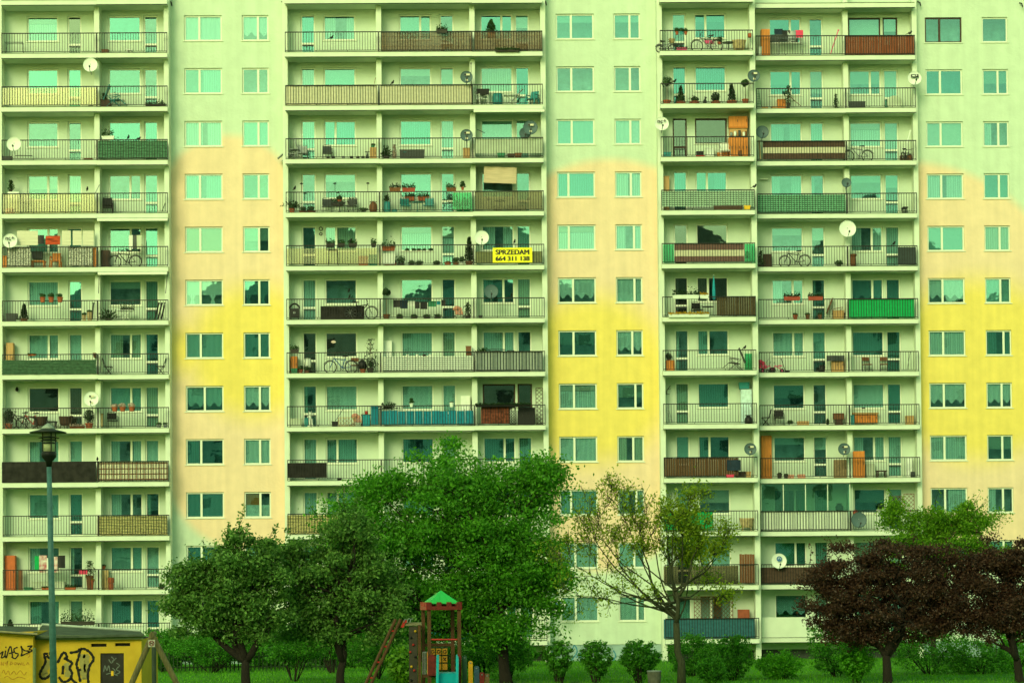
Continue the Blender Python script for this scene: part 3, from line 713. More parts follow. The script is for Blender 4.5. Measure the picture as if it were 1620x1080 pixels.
# --- furniture
def chair_spec(style, m):
    S = Spec(); st = .013
    if style == 'armchair':      # metal tube chair with hooped arms
        S.add('seat', MB().box(-.24, .24, -.22, .24, .41, .45), m)
        S.add('backrest', MB().sheet(-.23, .23, .52, .84, .24, 6, 3, .0, thick=.02), m)
        for x in (-.25, .25):
            S.add('leg', MB().tube([(x, -.25, 0), (x, -.22, .62), (x*.98, -.05, .68), (x*.95, .22, .66)], st, 6), m)
            S.add('leg', MB().tube([(x, .27, 0), (x*.96, .25, .5), (x*.9, .29, .86)], st, 6), m)
        S.add('hoop', MB().tube([(-.225, .29, .86), (-.12, .30, .90), (.12, .30, .90), (.225, .29, .86)], st, 6), m)
    elif style == 'plastic':
        S.add('seat', MB().box(-.24, .24, -.24, .22, .40, .44), m)
        S.add('backrest', MB().hexa([(-.24, .2, .44), (.24, .2, .44), (.24, .24, .44), (-.24, .24, .44), (-.22, .32, .88), (.22, .32, .88), (.22, .35, .88), (-.22, .35, .88)]), m)
        for x in (-.25, .25):
            S.add('armrest', MB().box(x-.03, x+.03, -.22, .3, .62, .655), m)
            S.add('leg', MB().hexa([(x-.05, -.29, 0), (x+.02, -.29, 0), (x+.02, -.25, 0), (x-.05, -.25, 0), (x-.03, -.24, .62), (x+.03, -.24, .62), (x+.03, -.19, .62), (x-.03, -.19, .62)]), m)
            S.add('leg', MB().hexa([(x-.03, .3, 0), (x+.03, .3, 0), (x+.03, .34, 0), (x-.03, .34, 0), (x-.03, .2, .42), (x+.03, .2, .42), (x+.03, .24, .42), (x-.03, .24, .42)]), m)
    elif style == 'folding':     # seen from its side: crossed legs
        S.add('seat', MB().box(-.22, .2, -.2, .2, .43, .46), m)
        S.add('backrest', MB().hexa([(-.25, -.2, .62), (-.225, -.2, .62), (-.225, .2, .62), (-.25, .2, .62), (-.31, -.2, .88), (-.285, -.2, .88), (-.285, .2, .88), (-.31, .2, .88)]), m)
        for y in (-.2, .2):
            S.add('leg', MB().tube([(.18, y, 0), (-.18, y, .46), (-.30, y, .88)], .015, 6), m)
            S.add('leg', MB().tube([(-.2, y*.9, 0), (.2, y*.9, .44)], .015, 6), m)
    elif style == 'wood':
        S.add('seat', MB().box(-.21, .21, -.2, .2, .43, .47), m)
        S.add('backrest', MB().box(-.2, .2, .19, .22, .66, .86), m)
        for x in (-.19, .19):
            S.add('leg', MB().box(x-.015, x+.015, -.19, -.16, 0, .43), DKGREY); S.add('leg', MB().box(x-.015, x+.015, .185, .215, 0, .66), DKGREY)
        S.add('stretcher', MB().box(-.175, .175, -.18, -.165, .18, .2), DKGREY)
    elif style == 'wicker':
        S.add('seat', MB().lathe([(.26, .2), (.32, .3), (.33, .42), (.30, .42)], 14), m)
        S.add('backrest', MB().ring((0, .02, .66), .34, .05, 18, 6, 'z', -.25, 3.4), m)
        S.add('shell', MB().lathe([(.33, .42), (.36, .6), (.35, .66)], 14, cap=False), m)
        for x in (-.22, .22):
            for y in (-.2, .2): S.add('leg', MB().tube([(x, y, 0), (x*.9, y*.9, .25)], .02, 6), m)
    elif style == 'lounger':     # a reclining garden chair, folded flat slats, side on
        S.add('seat', MB().obox((.05, 0, .42), (.55, .5, .03), (0, R(-8), 0)), m)
        S.add('backrest', MB().obox((-.36, 0, .82), (.85, .5, .03), (0, R(-68), 0)).obox((-.36, 0, .84), (.6, .3, .05), (0, R(-68), 0)), m)
        S.add('footrest', MB().obox((.5, 0, .3), (.4, .46, .03), (0, R(40), 0)), m)
        for y in (-.24, .24):
            S.add('armrest', MB().obox((.05, y, .66), (.5, .05, .03), (0, R(-10), 0)), m)
            S.add('leg', MB().tube([(.42, y, 0), (-.3, y, .62)], .015, 6), m); S.add('leg', MB().tube([(-.4, y, 0), (.3, y, .66)], .015, 6), m)
    return S
def chair(r, b, px, style, m, desc, rz=0.0, dy=.75, flip=False, z=0.0):
    return inst(spec(('chair', style, m.name), lambda: chair_spec(style, m)), 'balcony_chair', lab(desc, r, b), 'chair', Vector(PF(r, b, px, dy))+Vector((0, 0, z)), rz, 'chairs on the balconies', flip=flip)
def table(r, b, px, style, m, desc, w=.7, h=.72, dy=.7):
    def f():
        S = Spec()
        if style == 'round':
            S.add('tabletop', MB().lathe([(w/2, h-.03), (w/2+.01, h-.015), (w/2, h)], 20), m)
            S.add('post', MB().tube([(0, 0, .12), (0, 0, h-.03)], .022, 8), m)
            for k in range(3):
                a = 2.1*k+.4; S.add('foot', MB().tube([(0, 0, .16), (math.cos(a)*w*.4, math.sin(a)*w*.4, 0.01)], .015, 6), m)
        elif style == 'folding':
            S.add('tabletop', MB().box(-w/2, w/2, -.3, .3, h-.03, h), m)
            for y in (-.24, .24):
                S.add('leg', MB().tube([(-w*.36, y, 0), (w*.3, y, h-.03)], .018, 6), m); S.add('leg', MB().tube([(w*.36, y*.9, 0), (-w*.3, y*.9, h-.03)], .018, 6), m)
        else:
            S.add('tabletop', MB().box(-w/2, w/2, -.28, .28, h-.05, h), m)
            for x in (-w/2+.06, w/2-.06):
                for y in (-.22, .22): S.add('leg', MB().box(x-.025, x+.025, y-.025, y+.025, 0, h-.05), m)
        return S
    return inst(spec(('table', style, m.name, w, h), f), 'balcony_table', lab(desc, r, b), 'table', PF(r, b, px, dy), rng.uniform(-.2, .2) if style == 'round' else 0, 'tables on the balconies')

def cabinet(r, b, px0, px1, h, m, desc, dy=.85, d=.4, z=0.0, doors=2, cat='cabinet', nm='cabinet'):
    Y = BAYS[b]['f']+dy; x0, x1 = XB(r, px0, Y), XB(r, px1, Y); w = x1-x0; S = Spec()
    S.add('body', MB().box(-w/2, w/2, 0, d, .0, h), m)
    n = doors
    for i in range(n):
        a = -w/2+.015+(w-.03)*i/n; c = -w/2+.015+(w-.03)*(i+1)/n-.008
        dd = S.add('door', MB().box(a, c, -.018, -.001, .06, h-.03), m)
        S.add('handle', MB().box(c-.05, c-.03, -.04, -.0185, h*.5, h*.5+.12), RUST, dd)
    if not n: S.add('lid', MB().box(-w/2-.015, w/2+.015, -.02, d+.01, h+.001, h+.035), m)
    return inst(S, nm, lab(desc, r, b), cat, ((x0+x1)/2, Y, ZF(r)+.002+z), 0, 'cabinets on the balconies')
def box(r, b, px0, px1, h, m, desc, cat='box', nm='box', z=0.0, dy=.6, d=.4, slats=0):
    Y = BAYS[b]['f']+dy; x0, x1 = XB(r, px0, Y), XB(r, px1, Y); w = x1-x0; S = Spec()
    if slats:
        for i in range(slats):
            a, c = h*i/slats+.012, h*(i+1)/slats-.004
            S.add('slat', MB().box(-w/2, w/2, 0, .018, a, c), m); S.add('slat', MB().box(-w/2, w/2, d-.018, d, a, c), m)
        S.add('corner_posts', MB().box(-w/2-.002, -w/2+.04, .0185, .05, 0, h).box(w/2-.04, w/2+.002, .0185, .05, 0, h), m)
        S.add('base', MB().box(-w/2, w/2, .02, d-.02, 0.0, .012), m)
        S.add('contents', MB().box(-w/2+.045, w/2-.045, .055, d-.03, .013, h*.8), DKGREY)
    else:
        S.add('body', MB().hexa([(-w/2+.02, 0.02, 0), (w/2-.02, 0.02, 0), (w/2-.02, d, 0), (-w/2+.02, d, 0), (-w/2, 0, h), (w/2, 0, h), (w/2, d, h), (-w/2, d, h)]), m)
        S.add('lid', MB().box(-w/2-.012, w/2+.012, -.012, d+.012, h+.001, h+.03), m)
    return inst(S, nm, lab(desc, r, b), cat, ((x0+x1)/2, Y, ZF(r)+.002+z), 0, 'boxes on the balconies')
def barrel(r, b, px, rad, h, m, desc, cat='barrel', nm='barrel', dy=.6, z=0.0, prof=None):
    S = Spec(); S.add('body', MB().lathe(prof or [(rad*.85, 0), (rad, h*.3), (rad, h*.7), (rad*.9, h)], 14), m, None, True)
    S.add('rim', MB().ring((0, 0, h), rad*.9, .015, 16, 5, 'z'), m)
    return inst(S, nm, lab(desc, r, b), cat, Vector(PF(r, b, px, dy))+Vector((0, 0, z)), 0, 'tubs on the balconies')
def bike_spec(m, sc=1.0, basket=False):
    S = Spec(); rw = .33*sc; wb = .53*sc
    for x in (-wb, wb):
        wi = S.add('wheel', MB().ring((x, 0, rw), rw-.02, .028, 24, 5), BLACKM)
        sp = MB()
        for k in range(10):
            a = k*.628; sp.tube([(x, 0, rw), (x+math.cos(a)*(rw-.03), 0, rw+math.sin(a)*(rw-.03))], .004, 3)
        S.add('spokes', sp, GREY, wi); S.add('hub', MB().tube([(x, -.05, rw), (x, .05, rw)], .025, 8), GREY, wi)
    hd = (wb-.16*sc, 0, .82*sc); bb = (-.08*sc, 0, .28*sc); st = (-.22*sc, 0, .78*sc)
    f = MB(); f.tube([hd, bb], .026, 6); f.tube([bb, st], .025, 6); f.tube([(hd[0]-.01, 0, hd[2]-.06), (st[0]+.03, 0, st[2]-.1)], .024, 6)
    for y in (-.045, .045): f.tube([bb, (-wb, y, rw)], .015, 5); f.tube([(st[0], y, st[2]-.06), (-wb, y, rw)], .014, 5); f.tube([(hd[0], y, hd[2]-.1), (wb, y, rw)], .018, 5)
    S.add('frame', f, m)
    hb = MB().tube([(hd[0], 0, hd[2]-.1), (hd[0]-.05, 0, hd[2]+.14*sc)], .015, 6).tube([(hd[0]-.10, -.28, hd[2]+.16*sc), (hd[0]-.03, -.12, hd[2]+.14*sc), (hd[0]-.03, .12, hd[2]+.14*sc), (hd[0]-.10, .28, hd[2]+.16*sc)], .013, 6)
    S.add('handlebar', hb, BLACKM)
    S.add('saddle', MB().hexa([(st[0]-.14, -.08, st[2]+.08), (st[0]+.14, -.025, st[2]+.08), (st[0]+.14, .025, st[2]+.08), (st[0]-.14, .08, st[2]+.08), (st[0]-.15, -.09, st[2]+.14), (st[0]+.13, -.025, st[2]+.12), (st[0]+.13, .025, st[2]+.12), (st[0]-.15, .09, st[2]+.14)]).tube([st, (st[0], 0, st[2]+.09)], .014, 6), BLACKM)
    S.add('crank', MB().ring(bb, .09*sc, .012, 14, 4).tube([(bb[0], -.07, bb[2]), (bb[0]+.1, -.08, bb[2]-.13)], .012, 5), DKGREY)
    S.add('mudguard', MB().ring((-wb, 0, rw), rw+.03, .014, 12, 4, a0=.5, a1=2.8).ring((wb, 0, rw), rw+.03, .014, 10, 4, a0=.4, a1=1.9), BLACKM)
    if basket: S.add('basket', MB().lathe([(.12, 0), (.17, .22)], 10, (hd[0]+.16*sc, 0, hd[2]-.02)), STRAW)
    return S
def bike(r, b, px, m, desc, sc=1.0, flip=False, basket=False, dy=.45, rz=0.0):
    return inst(spec(('bike', m.name, sc, basket), lambda: bike_spec(m, sc, basket)), 'bicycle', lab(desc, r, b), 'bicycle', PF(r, b, px, dy), rz, 'bicycles on the balconies', flip=flip)

def bird_spec():
    S = Spec(); m = MB()
    m.ball((0, 0, .13), .075, 10, 6, (1.0, 1.55, 1.0)); m.ball((0, -.11, .235), .05, 9, 5, (1, 1.05, 1))
    m.tube([(0, -.08, .15), (0, -.105, .23)], [.055, .045], 8); m.hexa([(-.035, .08, .11), (.035, .08, .11), (.035, .1, .13), (-.035, .1, .13), (-.025, .27, .03), (.025, .27, .03), (.025, .27, .045), (-.025, .27, .045)])
    m.tube([(0, -.15, .235), (0, -.215, .225)], [.016, .003], 6)
    for x in (-.03, .03): m.tube([(x, .0, .08), (x, .0, 0.0), (x, -.04, 0.0)], .007, 4)
    S.add('body', m, BLACKM, None, True); return S
def bird(r, b, px, desc, rz=.8, z=0.0):
    o = inst(spec('bird', bird_spec), 'bird', lab(desc, r, b), 'bird', PRAIL(r, b, px, z), rz, 'dark birds on the railings', scale=.8)
    return o

NETB = mat('dark_green_net', (.03, .09, .05), .9, var=.3)
# --- screens hung inside the railings
def screen(r, b, px0, px1, style, m, desc, z0=.12, z1=1.04, m2=None, dy=.075):
    Y = BAYS[b]['f']+dy; x0, x1 = XB(r, px0, Y), XB(r, px1, Y); zb, zt = ZF(r)+z0, ZF(r)+z1; w = x1-x0; h = zt-zb
    g = random.Random(int(px0*7+r*131)); mb = MB(); nm = {'reed': 'reed_screen', 'mat': 'woven_screen', 'lattice': 'lattice_screen', 'plank': 'plank_screen', 'sheet': 'cloth_screen', 'pane': 'plastic_screen', 'panels': 'cloth_screen', 'bands': 'striped_screen', 'check': 'checked_screen', 'stripe': 'striped_screen', 'print': 'printed_curtain'}[style]
    root = None
    if style == 'reed':
        n = int(w/.045)
        for i in range(n):
            x = w*i/n; mb.box(x, x+.036, g.uniform(-.006, .006), .02, g.uniform(0, .03), h-g.uniform(0, .025))
        mb.box(0, w, .021, .028, h*.25, h*.25+.02); mb.box(0, w, .021, .028, h*.75, h*.75+.02)
    elif style == 'mat':
        n = int(h/.075)
        for j in range(n):
            z = h*j/n; k = max(4, int(w/.3)); pts = [(w*i/k, .0+.012*(((i+j) % 2)*2-1), z+.03+g.uniform(-.008, .008)) for i in range(k+1)]
            for i in range(k): mb.hexa([(pts[i][0], pts[i][1]-.006, pts[i][2]-.024), (pts[i+1][0], pts[i+1][1]-.006, pts[i+1][2]-.024), (pts[i+1][0], pts[i+1][1], pts[i+1][2]-.024), (pts[i][0], pts[i][1], pts[i][2]-.024),
                                        (pts[i][0], pts[i][1]-.006, pts[i][2]+.024), (pts[i+1][0], pts[i+1][1]-.006, pts[i+1][2]+.024), (pts[i+1][0], pts[i+1][1], pts[i+1][2]+.024), (pts[i][0], pts[i][1], pts[i][2]+.024)])
    elif style == 'lattice':
        n = max(4, int(h/.10))
        for j in range(n): mb.box(0, w, 0, .008, h*j/n+.01, h*j/n+.075)
        k = int(w/.16)
        for i in range(k+1): mb.box(w*i/k-.012, w*i/k+.012, -.012, -.002, 0, h)
    elif style == 'plank':
        n = int(w/.115)
        for i in range(n):
            x = w*i/n; mb.box(x, x+w/n-.008, g.uniform(-.004, .004), .024, g.uniform(0, .02), h-g.uniform(0, .02))
    elif style in ('sheet', 'print'): mb.sheet(0, w, 0, h, 0, max(8, int(w/.08)), 4, .014, g.random()*6, 11)
    elif style == 'pane': mb.box(0, w, 0, .006, 0, h)
    elif style == 'panels':
        n = max(1, round(w/.42))
        for i in range(n):
            a, c = w*i/n+.012, w*(i+1)/n-.012; mb.sheet(a, c, g.uniform(0, .02), h-g.uniform(0, .05), g.uniform(0, .01), 6, 3, .012, g.random()*6, 13)
    elif style == 'stripe':
        n = int(w/.16)
        for i in range(n): mb.box(w*i/n, w*i/n+.105, 0, .008, 0, h)
    if style in ('lattice', 'mat') and m is not BLACKM:
        root = link(nm, None); root.location = (x0, Y, zb)
        part('strips', mb, m, root); part('net_backing', MB().box(0.01, w-.01, .018, .022, 0.01, h-.02), m2 or NETB, root)
    elif style in ('bands', 'check', 'stripe'):
        root = link(nm, None); root.location = (x0, Y, zb)
        if style == 'bands':
            for k, (a, c) in enumerate(((0, .33), (.335, .66), (.665, 1))): part('cloth_band', MB().sheet(0, w, h*a, h*c, 0, int(w/.08), 1, .008, 1, 12), m2 if k == 1 else m, root)
        elif style == 'check':
            part('cloth', MB().sheet(0, w, 0, h, .012, 20, 1, .002), m, root)
            q = MB(); n = int(w/.2)
            for i in range(n+1): q.box(w*i/n-.018, w*i/n+.018, -.002, .004, 0, h)
            for z in (.06, .34, .62, .90): q.box(0, w, -.006, -.0025, h*z, h*z+.05)
            part('dark_bands', q, m2, root)
        else:
            part('pale_stripes', mb, m, root); part('backing', MB().box(0, w, .012, .018, 0, h), m2, root)
    else:
        root = link(nm, mb.mesh(nm, m, style in ('sheet', 'print', 'panels')), None, (x0, Y, zb))
    return tag(root, lab(desc, r, b), 'balcony screen', 'privacy screens on the balcony railings')

def cloth(r, b, px0, px1, py0, py1, m, desc, dy=.25, amp=.02, nm='towel', cat='laundry'):
    Y = BAYS[b]['f']+dy; a = at(px0, py1, Y); c = at(px1, py0, Y)
    mb = MB().sheet(0, c.x-a.x, 0, c.z-a.z, 0, 8, 3, amp, px0, 9)
    o = link(nm, mb.mesh(nm, m, True), None, a); return tag(o, lab(desc, r, b), cat, 'washing hung out on the balconies')
def pole(r, b, p0, p1, m, desc, rad=.014, dy=.3, nm='pole', cat='pole'):
    Y = BAYS[b]['f']+dy; q0, q1 = at(*p0, Y), at(*p1, Y+.15)
    S = Spec(); d = q1-q0; S.add('shaft', MB().tube([(0, 0, 0), d], rad, 6), m); S.add('tip', MB().tube([d, d*1.04], rad*1.7, 6), m)
    return inst(S, nm, lab(desc, r, b), cat, q0)
def awning(r, b, px0, px1, desc):
    Y = BAYS[b]['f']-.02; x0, x1 = XB(r, px0, Y), XB(r, px1, Y); S = Spec(); w = x1-x0
    S.add('cassette', MB().prism([(0, 0)]*0 or [(0, -.13), (w, -.13), (w, 0), (0, 0)], -.09, .05), SLABM)
    S.add('front_bar', MB().box(.02, w-.02, -.115, -.0905, -.15, -.08), SILL); S.add('end_cap', MB().box(-.02, -.001, -.1, .06, -.14, 0), DKGREY); S.add('end_cap', MB().box(w+.001, w+.02, -.1, .06, -.14, 0), DKGREY)
    return inst(S, 'awning', lab(desc, r, b), 'awning', (x0, Y, ZC(r)-.02))

# extra kinds seen once or twice
def rack(r, b, px, desc, w=.95, h=.85, m=None, dy=.8):
    S = Spec(); m = m or DKGREY
    for x in (-w/2, w/2):
        S.add('leg', MB().tube([(x, -.25, 0), (x*.9, .25, h)], .012, 5), m); S.add('leg', MB().tube([(x, .25, 0), (x*.9, -.25, h)], .012, 5), m)
    q = MB()
    for y in (-.25, -.12, 0, .12, .25): q.tube([(-w/2, y, h), (w/2, y, h)], .007, 4)
    S.add('bars', q, m)
    return inst(S, 'drying_rack', lab(desc, r, b), 'drying rack', PF(r, b, px, dy), 0, 'drying racks on the balconies')
def trellis(r, b, px0, px1, z0, z1, m, desc, dy=.3, step=.15):
    Y = BAYS[b]['f']+dy; x0, x1 = XB(r, px0, Y), XB(r, px1, Y); w = x1-x0; h = z1-z0; S = Spec()
    f = MB().box(0, .03, 0, .03, 0, h).box(w-.03, w, 0, .03, 0, h).box(.03, w-.03, 0, .03, h-.03, h).box(.03, w-.03, 0, .03, 0, .03); S.add('frame', f, m)
    q = MB(); k = -h
    while k < w:
        a = (max(0, k), max(0, -k)); t = min(w-a[0], h-a[1])
        if t > .05: q.tube([(a[0], .012, a[1]), (a[0]+t, .012, a[1]+t)], .011, 4); q.tube([(w-a[0], .02, a[1]), (w-a[0]-t, .02, a[1]+t)], .011, 4)
        k += step*1.41
    S.add('lattice', q, m)
    return inst(S, 'trellis', lab(desc, r, b), 'trellis', (x0, Y, ZF(r)+z0))
def ladder(r, b, p0, p1, m, desc, w=.12, dy=.5):
    Y = BAYS[b]['f']+dy; q0, q1 = at(*p0, Y), at(*p1, Y); d = q1-q0; S = Spec(); o = Vector((w/2, 0, 0))
    for s in (-1, 1): S.add('rail', MB().tube([o*s, d+o*s*.7], .016, 5), m)
    for i in range(1, 6): S.add('rung', MB().tube([d*(i/6)-o, d*(i/6)+o], .011, 5), m)
    return inst(S, 'ladder', lab(desc, r, b), 'ladder', q0)
def dog(r, b, px, m, desc, sc=1.0, dy=.45):
    S = Spec(); q = MB()
    q.tube([(0, .05, .05), (0, .08, .22), (0, -.02, .42), (0, -.05, .55)], [.14, .15, .11, .085], 10); q.ball((0, -.09, .62), .095, 10, 6, (.9, 1.1, .95)); q.tube([(0, -.14, .61), (0, -.27, .58)], [.055, .04], 8)
    for x in (-.07, .07): q.tube([(x, -.09, .40), (x, -.12, .2), (x, -.14, .03), (x, -.2, .02)], [.045, .035, .03, .03], 7); q.tube([(x*1.6, .08, .16), (x*1.8, -.08, .06), (x*1.8, -.16, .03)], [.08, .05, .03], 7); q.tube([(x*.9, -.07, .68), (x*1.2, -.08, .76)], [.035, .008], 5)
    q.tube([(0, .18, .06), (0, .34, .04), (.06, .4, .08)], [.03, .022, .012], 6)
    S.add('body', q, m, None, True)
    return inst(S, 'dog_statue', lab(desc, r, b), 'statue', PF(r, b, px, dy), rng.uniform(.3, .9), None, sc)
def trike(r, b, px, m, desc, dy=.4, flip=False):
    S = Spec()
    for x, rr in ((.22, .13), (-.2, .1)):
        wi = S.add('wheel', MB().ring((x, 0, rr), rr-.03, .035, 14, 6), BLACKM); S.add('disc', MB().lathe([(rr-.05, -.02), (rr-.05, .02)], 12, (x, 0, rr), Euler((R(90), 0, 0)).to_matrix()), m, wi)
    S.add('frame', MB().tube([(.22, 0, .16), (.12, 0, .34), (-.2, 0, .14)], .028, 7), m); S.add('saddle', MB().box(-.2, -.02, -.08, .08, .30, .35), m)
    S.add('handlebar', MB().tube([(.16, -.16, .48), (.12, -.03, .46), (.12, .03, .46), (.16, .16, .48)], .014, 6).tube([(.12, 0, .3), (.12, 0, .46)], .014, 6), DKGREY)
    return inst(S, 'toy_tricycle', lab(desc, r, b), 'toy tricycle', PF(r, b, px, dy), 0, None, 1.15, flip)
def stroller(r, b, px, m, desc, dy=.5):
    S = Spec()
    for x in (-.25, .25): S.add('wheel', MB().ring((x, -.15, .1), .075, .025, 12, 5), BLACKM)
    S.add('seat', MB().hexa([(-.2, -.15, .25), (.2, -.15, .25), (.2, .15, .25), (-.2, .15, .25), (-.28, -.15, .5), (.1, -.15, .62), (.1, .15, .62), (-.28, .15, .5)]), m)
    S.add('hood', MB().lathe([(.22, 0), (.2, .1), (.12, .19), (.02, .22)], 12, (-.14, 0, .5)), m, None, True)
    S.add('frame', MB().tube([(.25, -.15, .1), (-.15, -.15, .5)], .014, 5).tube([(-.25, -.15, .1), (.15, -.15, .5), (.38, -.15, .82)], .014, 5), GREY)
    return inst(S, 'toy_pushchair', lab(desc, r, b), 'pushchair', PF(r, b, px, dy))
def grill(r, b, px, desc, dy=.6, m=None):
    S = Spec(); m = m or BLACKM
    S.add('body', MB().box(-.24, .24, -.18, .18, .18, .62), m); S.add('lid', MB().ring((0, 0, .63), .25, .05, 12, 6, a0=0, a1=math.pi), m); S.add('dial', MB().lathe([(.07, 0), (.06, .03)], 12, (0, -.18, .4), Euler((R(90), 0, 0)).to_matrix()), GREY)
    for x in (-.2, .2): S.add('leg', MB().box(x-.02, x+.02, -.15, .15, 0, .18), m)
    return inst(S, 'barbecue', lab(desc, r, b), 'barbecue', PF(r, b, px, dy))
def wall_thing(px, py, b, r, mb, m, nm, desc, cat, smooth=False):
    q = at(px, py, BAYS[b]['w']-.03); o = link(nm, mb.mesh(nm, m, smooth), None, q); return tag(o, lab(desc, r, b), cat)
def stick_ornament(r, b, px, desc, h=.45):
    S = Spec(); S.add('rod', MB().tube([(0, 0, 0), (0, 0, h)], .014, 5), BLACKM); S.add('cap', MB().lathe([(.07, 0), (.10, .03), (.03, .07)], 10, (0, 0, h)), BLACKM)
    return inst(S, 'garden_torch', lab(desc, r, b), 'garden light', PRAIL(r, b, px, -.05), 0, 'garden lights on a railing')

BR = mat('brown_reed', (0.13, 0.075, 0.045), 0.9, var=.4, scale=9, rgb2=(.27, .18, .10)); CR = mat('cream_screen', (0.62, 0.58, 0.42), .85, var=.1); YR_ = mat('yellow_reed', (0.55, 0.47, 0.20), .9, var=.3)
GM = mat('green_mat', (0.10, 0.26, 0.15), .8, var=.25); DG = mat('dark_green_mat', (0.05, 0.11, 0.06), .8, var=.3); GW = mat('pale_green_strips', (0.42, 0.60, 0.45), .8, var=.1)
BW = mat('red_brown_planks', (0.22, 0.055, 0.02), .7, var=.4, scale=4, stretch=(8, 8, .6)); BK = mat('black_cloth', (0.022, 0.02, 0.018), .95, var=.5, scale=3); VG = mat('vivid_green_cloth', (0.005, 0.36, 0.10), .85, var=.12)
TB = mat('teal_screen_cloth', (0.01, 0.22, 0.32), .85, var=.15); PRN = mat('leaf_print_cotton', (0.06, 0.07, 0.05), .9, var=.6, scale=16, rgb2=(.8, .78, .68)); BRC = mat('brown_cloth', (0.085, 0.05, 0.035), .9, var=.25)
GRY2 = mat('grey_cloth', (0.34, 0.38, 0.34), .9, var=.08); NAVY = mat('navy_cloth', (0.015, 0.03, 0.05), .9); PNK = mat('pink_cloth', (0.75, 0.06, 0.14), .9, var=.1); WCL = mat('white_cloth', (0.75, 0.76, 0.7), .9, var=.05); PALEP = mat('pale_pink_cloth', (.62, .28, .2), .9)
REDSTR = mat('red_striped_cloth', (.45, .06, .02), .9, var=.8, scale=5, stretch=(.3, 1, 5)); YTR = glassmat('yellowed_plastic_sheet', (.84, .80, .64), (.8, .8, .7), .12, .25); MLK = mat('milky_sheet', (.5, .56, .42), .5, var=.12, scale=2)
BTR = glassmat('brown_plastic_sheet', (.55, .5, .4), (.4, .38, .3), .15, .2); GTR = glassmat('green_plastic_sheet', (.25, .75, .55), (.4, .8, .6), .12, .2)

# ---- row 1 (top)
rack(1, 'A', 23, 'empty grey drying frame left of the window', .95, .72)
box(1, 'B', 160, 171, .28, BROWNW, 'brown carton beside the partition', dy=.5); table(1, 'B', 205, 'rect', WHITE, 'small white stool under the window', .3, .3)
bird(1, 'M1', 524, 'black cloth bird hung on the bars before a window', 1.2, -.42)
screen(1, 'M2', 602.5, 746, 'reed', BR, 'dark brown reed screen, long, worn', .03, 1.06); screen(1, 'M3', 751, 858, 'reed', BR, 'dark brown reed screen with a red edge strip', .03, 1.06)
plant(1, 'M3', 777, 'cone', .55, .62, 'small conifer rising over the reed screen', z=.85, dy=.5); trough(1, 'M2', 690, 708, 'green flower box at the end of the reed screen', DKPOT, z=-.15)
trough(1, 'M3', 783, 822, 'creeper box trailing leaves under the reed screen', DKPOT, rail=False, z=-.05, dy=-.06, h=.1, lh=.12)
for px, c, nm in ((1071, TERRA, 'orange'), (1078, TEALP, 'teal'), (1085, TERRA, 'salmon')): plant(1, 'R1', px, 'bush', .26, .2, f'{nm} hanging flower pot on the rail by the door', c, .17, .16, z=-.28, rail=True)
bike(1, 'R1', 1053, GREY, 'small folding bicycle with a straw basket', .62, False, True); bike(1, 'R1', 1118, GREY, 'white ladies bicycle standing under the window', .98, True)
trough(1, 'R1', 1070, 1087, 'pink planter on the floor before the door', PINK, rail=False, z=.0, dy=.3, lh=.05); trough(1, 'R1', 1114, 1130, 'pink window box under the glass', PINK, z=-.42, dy=1.4, h=.16)
plant(1, 'R1', 1138, 'bush', .42, .3, 'leafy pot on the window sill', z=.62, dy=1.38, potw=.25, poth=.12); table(1, 'R1', 1152, 'round', GREEN_ if False else DKGREY, 'round dark bistro table beside the bicycle', .6, .56)
chair(1, 'R1', 1169, 'wicker', STRAW, 'low wicker chair beside the round table'); barrel(1, 'R1', 1186, .1, .2, TERRA, 'half pot of terracotta hung on the corner post', 'flower pot', 'wall_pot', .1, .68)
cabinet(1, 'R2', 1204.5, 1218, 1.48, ORANGEW, 'tall orange cupboard near the partition', doors=1, dy=.3, d=.5); box(1, 'R2', 1199.5, 1205, .5, WHITE, 'pale carton beside the orange cupboard', dy=.2)
rack(1, 'R2', 1250, 'drying rack full of dark washing', 1.3, .95, GREY, .4)
for a, c, t, u, m, d in ((1219, 1247, 55, 66, DKGREY, 'grey mottled blanket over the rack'), (1225, 1238, 46, 55, NAVY, 'dark blue trousers at the back of the rack'), (1237, 1250, 48, 56, BLACKM, 'black shirt on the rack'), (1246, 1259, 49, 66, GREY, 'slate blue towel on the rack'), (1258, 1270.5, 48, 60, PNK, 'bright pink towel on the rack')): cloth(1, 'R2', a, c, t, u, m, d, .3+.02*(a % 3))
pole(1, 'R2', (1314, 85), (1326, 49), PINK, 'pink broken pole leaning by the partition', .03, .4)
screen(1, 'R3', 1337, 1446, 'plank', BW, 'red brown board screen covering the whole railing', .02, 1.07); bird(1, 'R3', 1439, 'dark crow perched on the rail above the boards', 1.4)
# ---- row 2
screen(2, 'A', 4, 152, 'pane', YTR, 'clear yellowish sheet tied to the rail', .1, 1.0); box(2, 'A', 140, 147, .14, DKGREY, 'pair of dark shoes by the partition', 'shoes', 'shoe_pair')
dish(143, 103, 11.3, 'A', 2, 'white satellite dish on the partition between two bays', 'w'); box(2, 'B', 159, 175, .42, DKWOOD, 'dark planter box with grasses in it', dy=.4); plant(2, 'B', 165, 'tall', .3, .5, 'thin grass in the dark planter', z=.2, potw=.2, poth=.1)
chair(2, 'B', 180, 'lounger', TEALP, 'blue green folded deck chair', dy=.5); table(2, 'B', 188, 'folding', WHITE, 'folded white picnic table behind the deck chair', .6, .5, .9); trough(2, 'B', 230, 262, 'low trough of greenery beside the door', DKPOT, rail=False, z=0, dy=.3, h=.12)
screen(2, 'M1', 451, 597, 'sheet', CR, 'cream patterned cloth screen along the rail', .02, 1.04); pole(2, 'M1', (592, 133), (594, 124), BROWNW, 'short brown stick at the rail end')
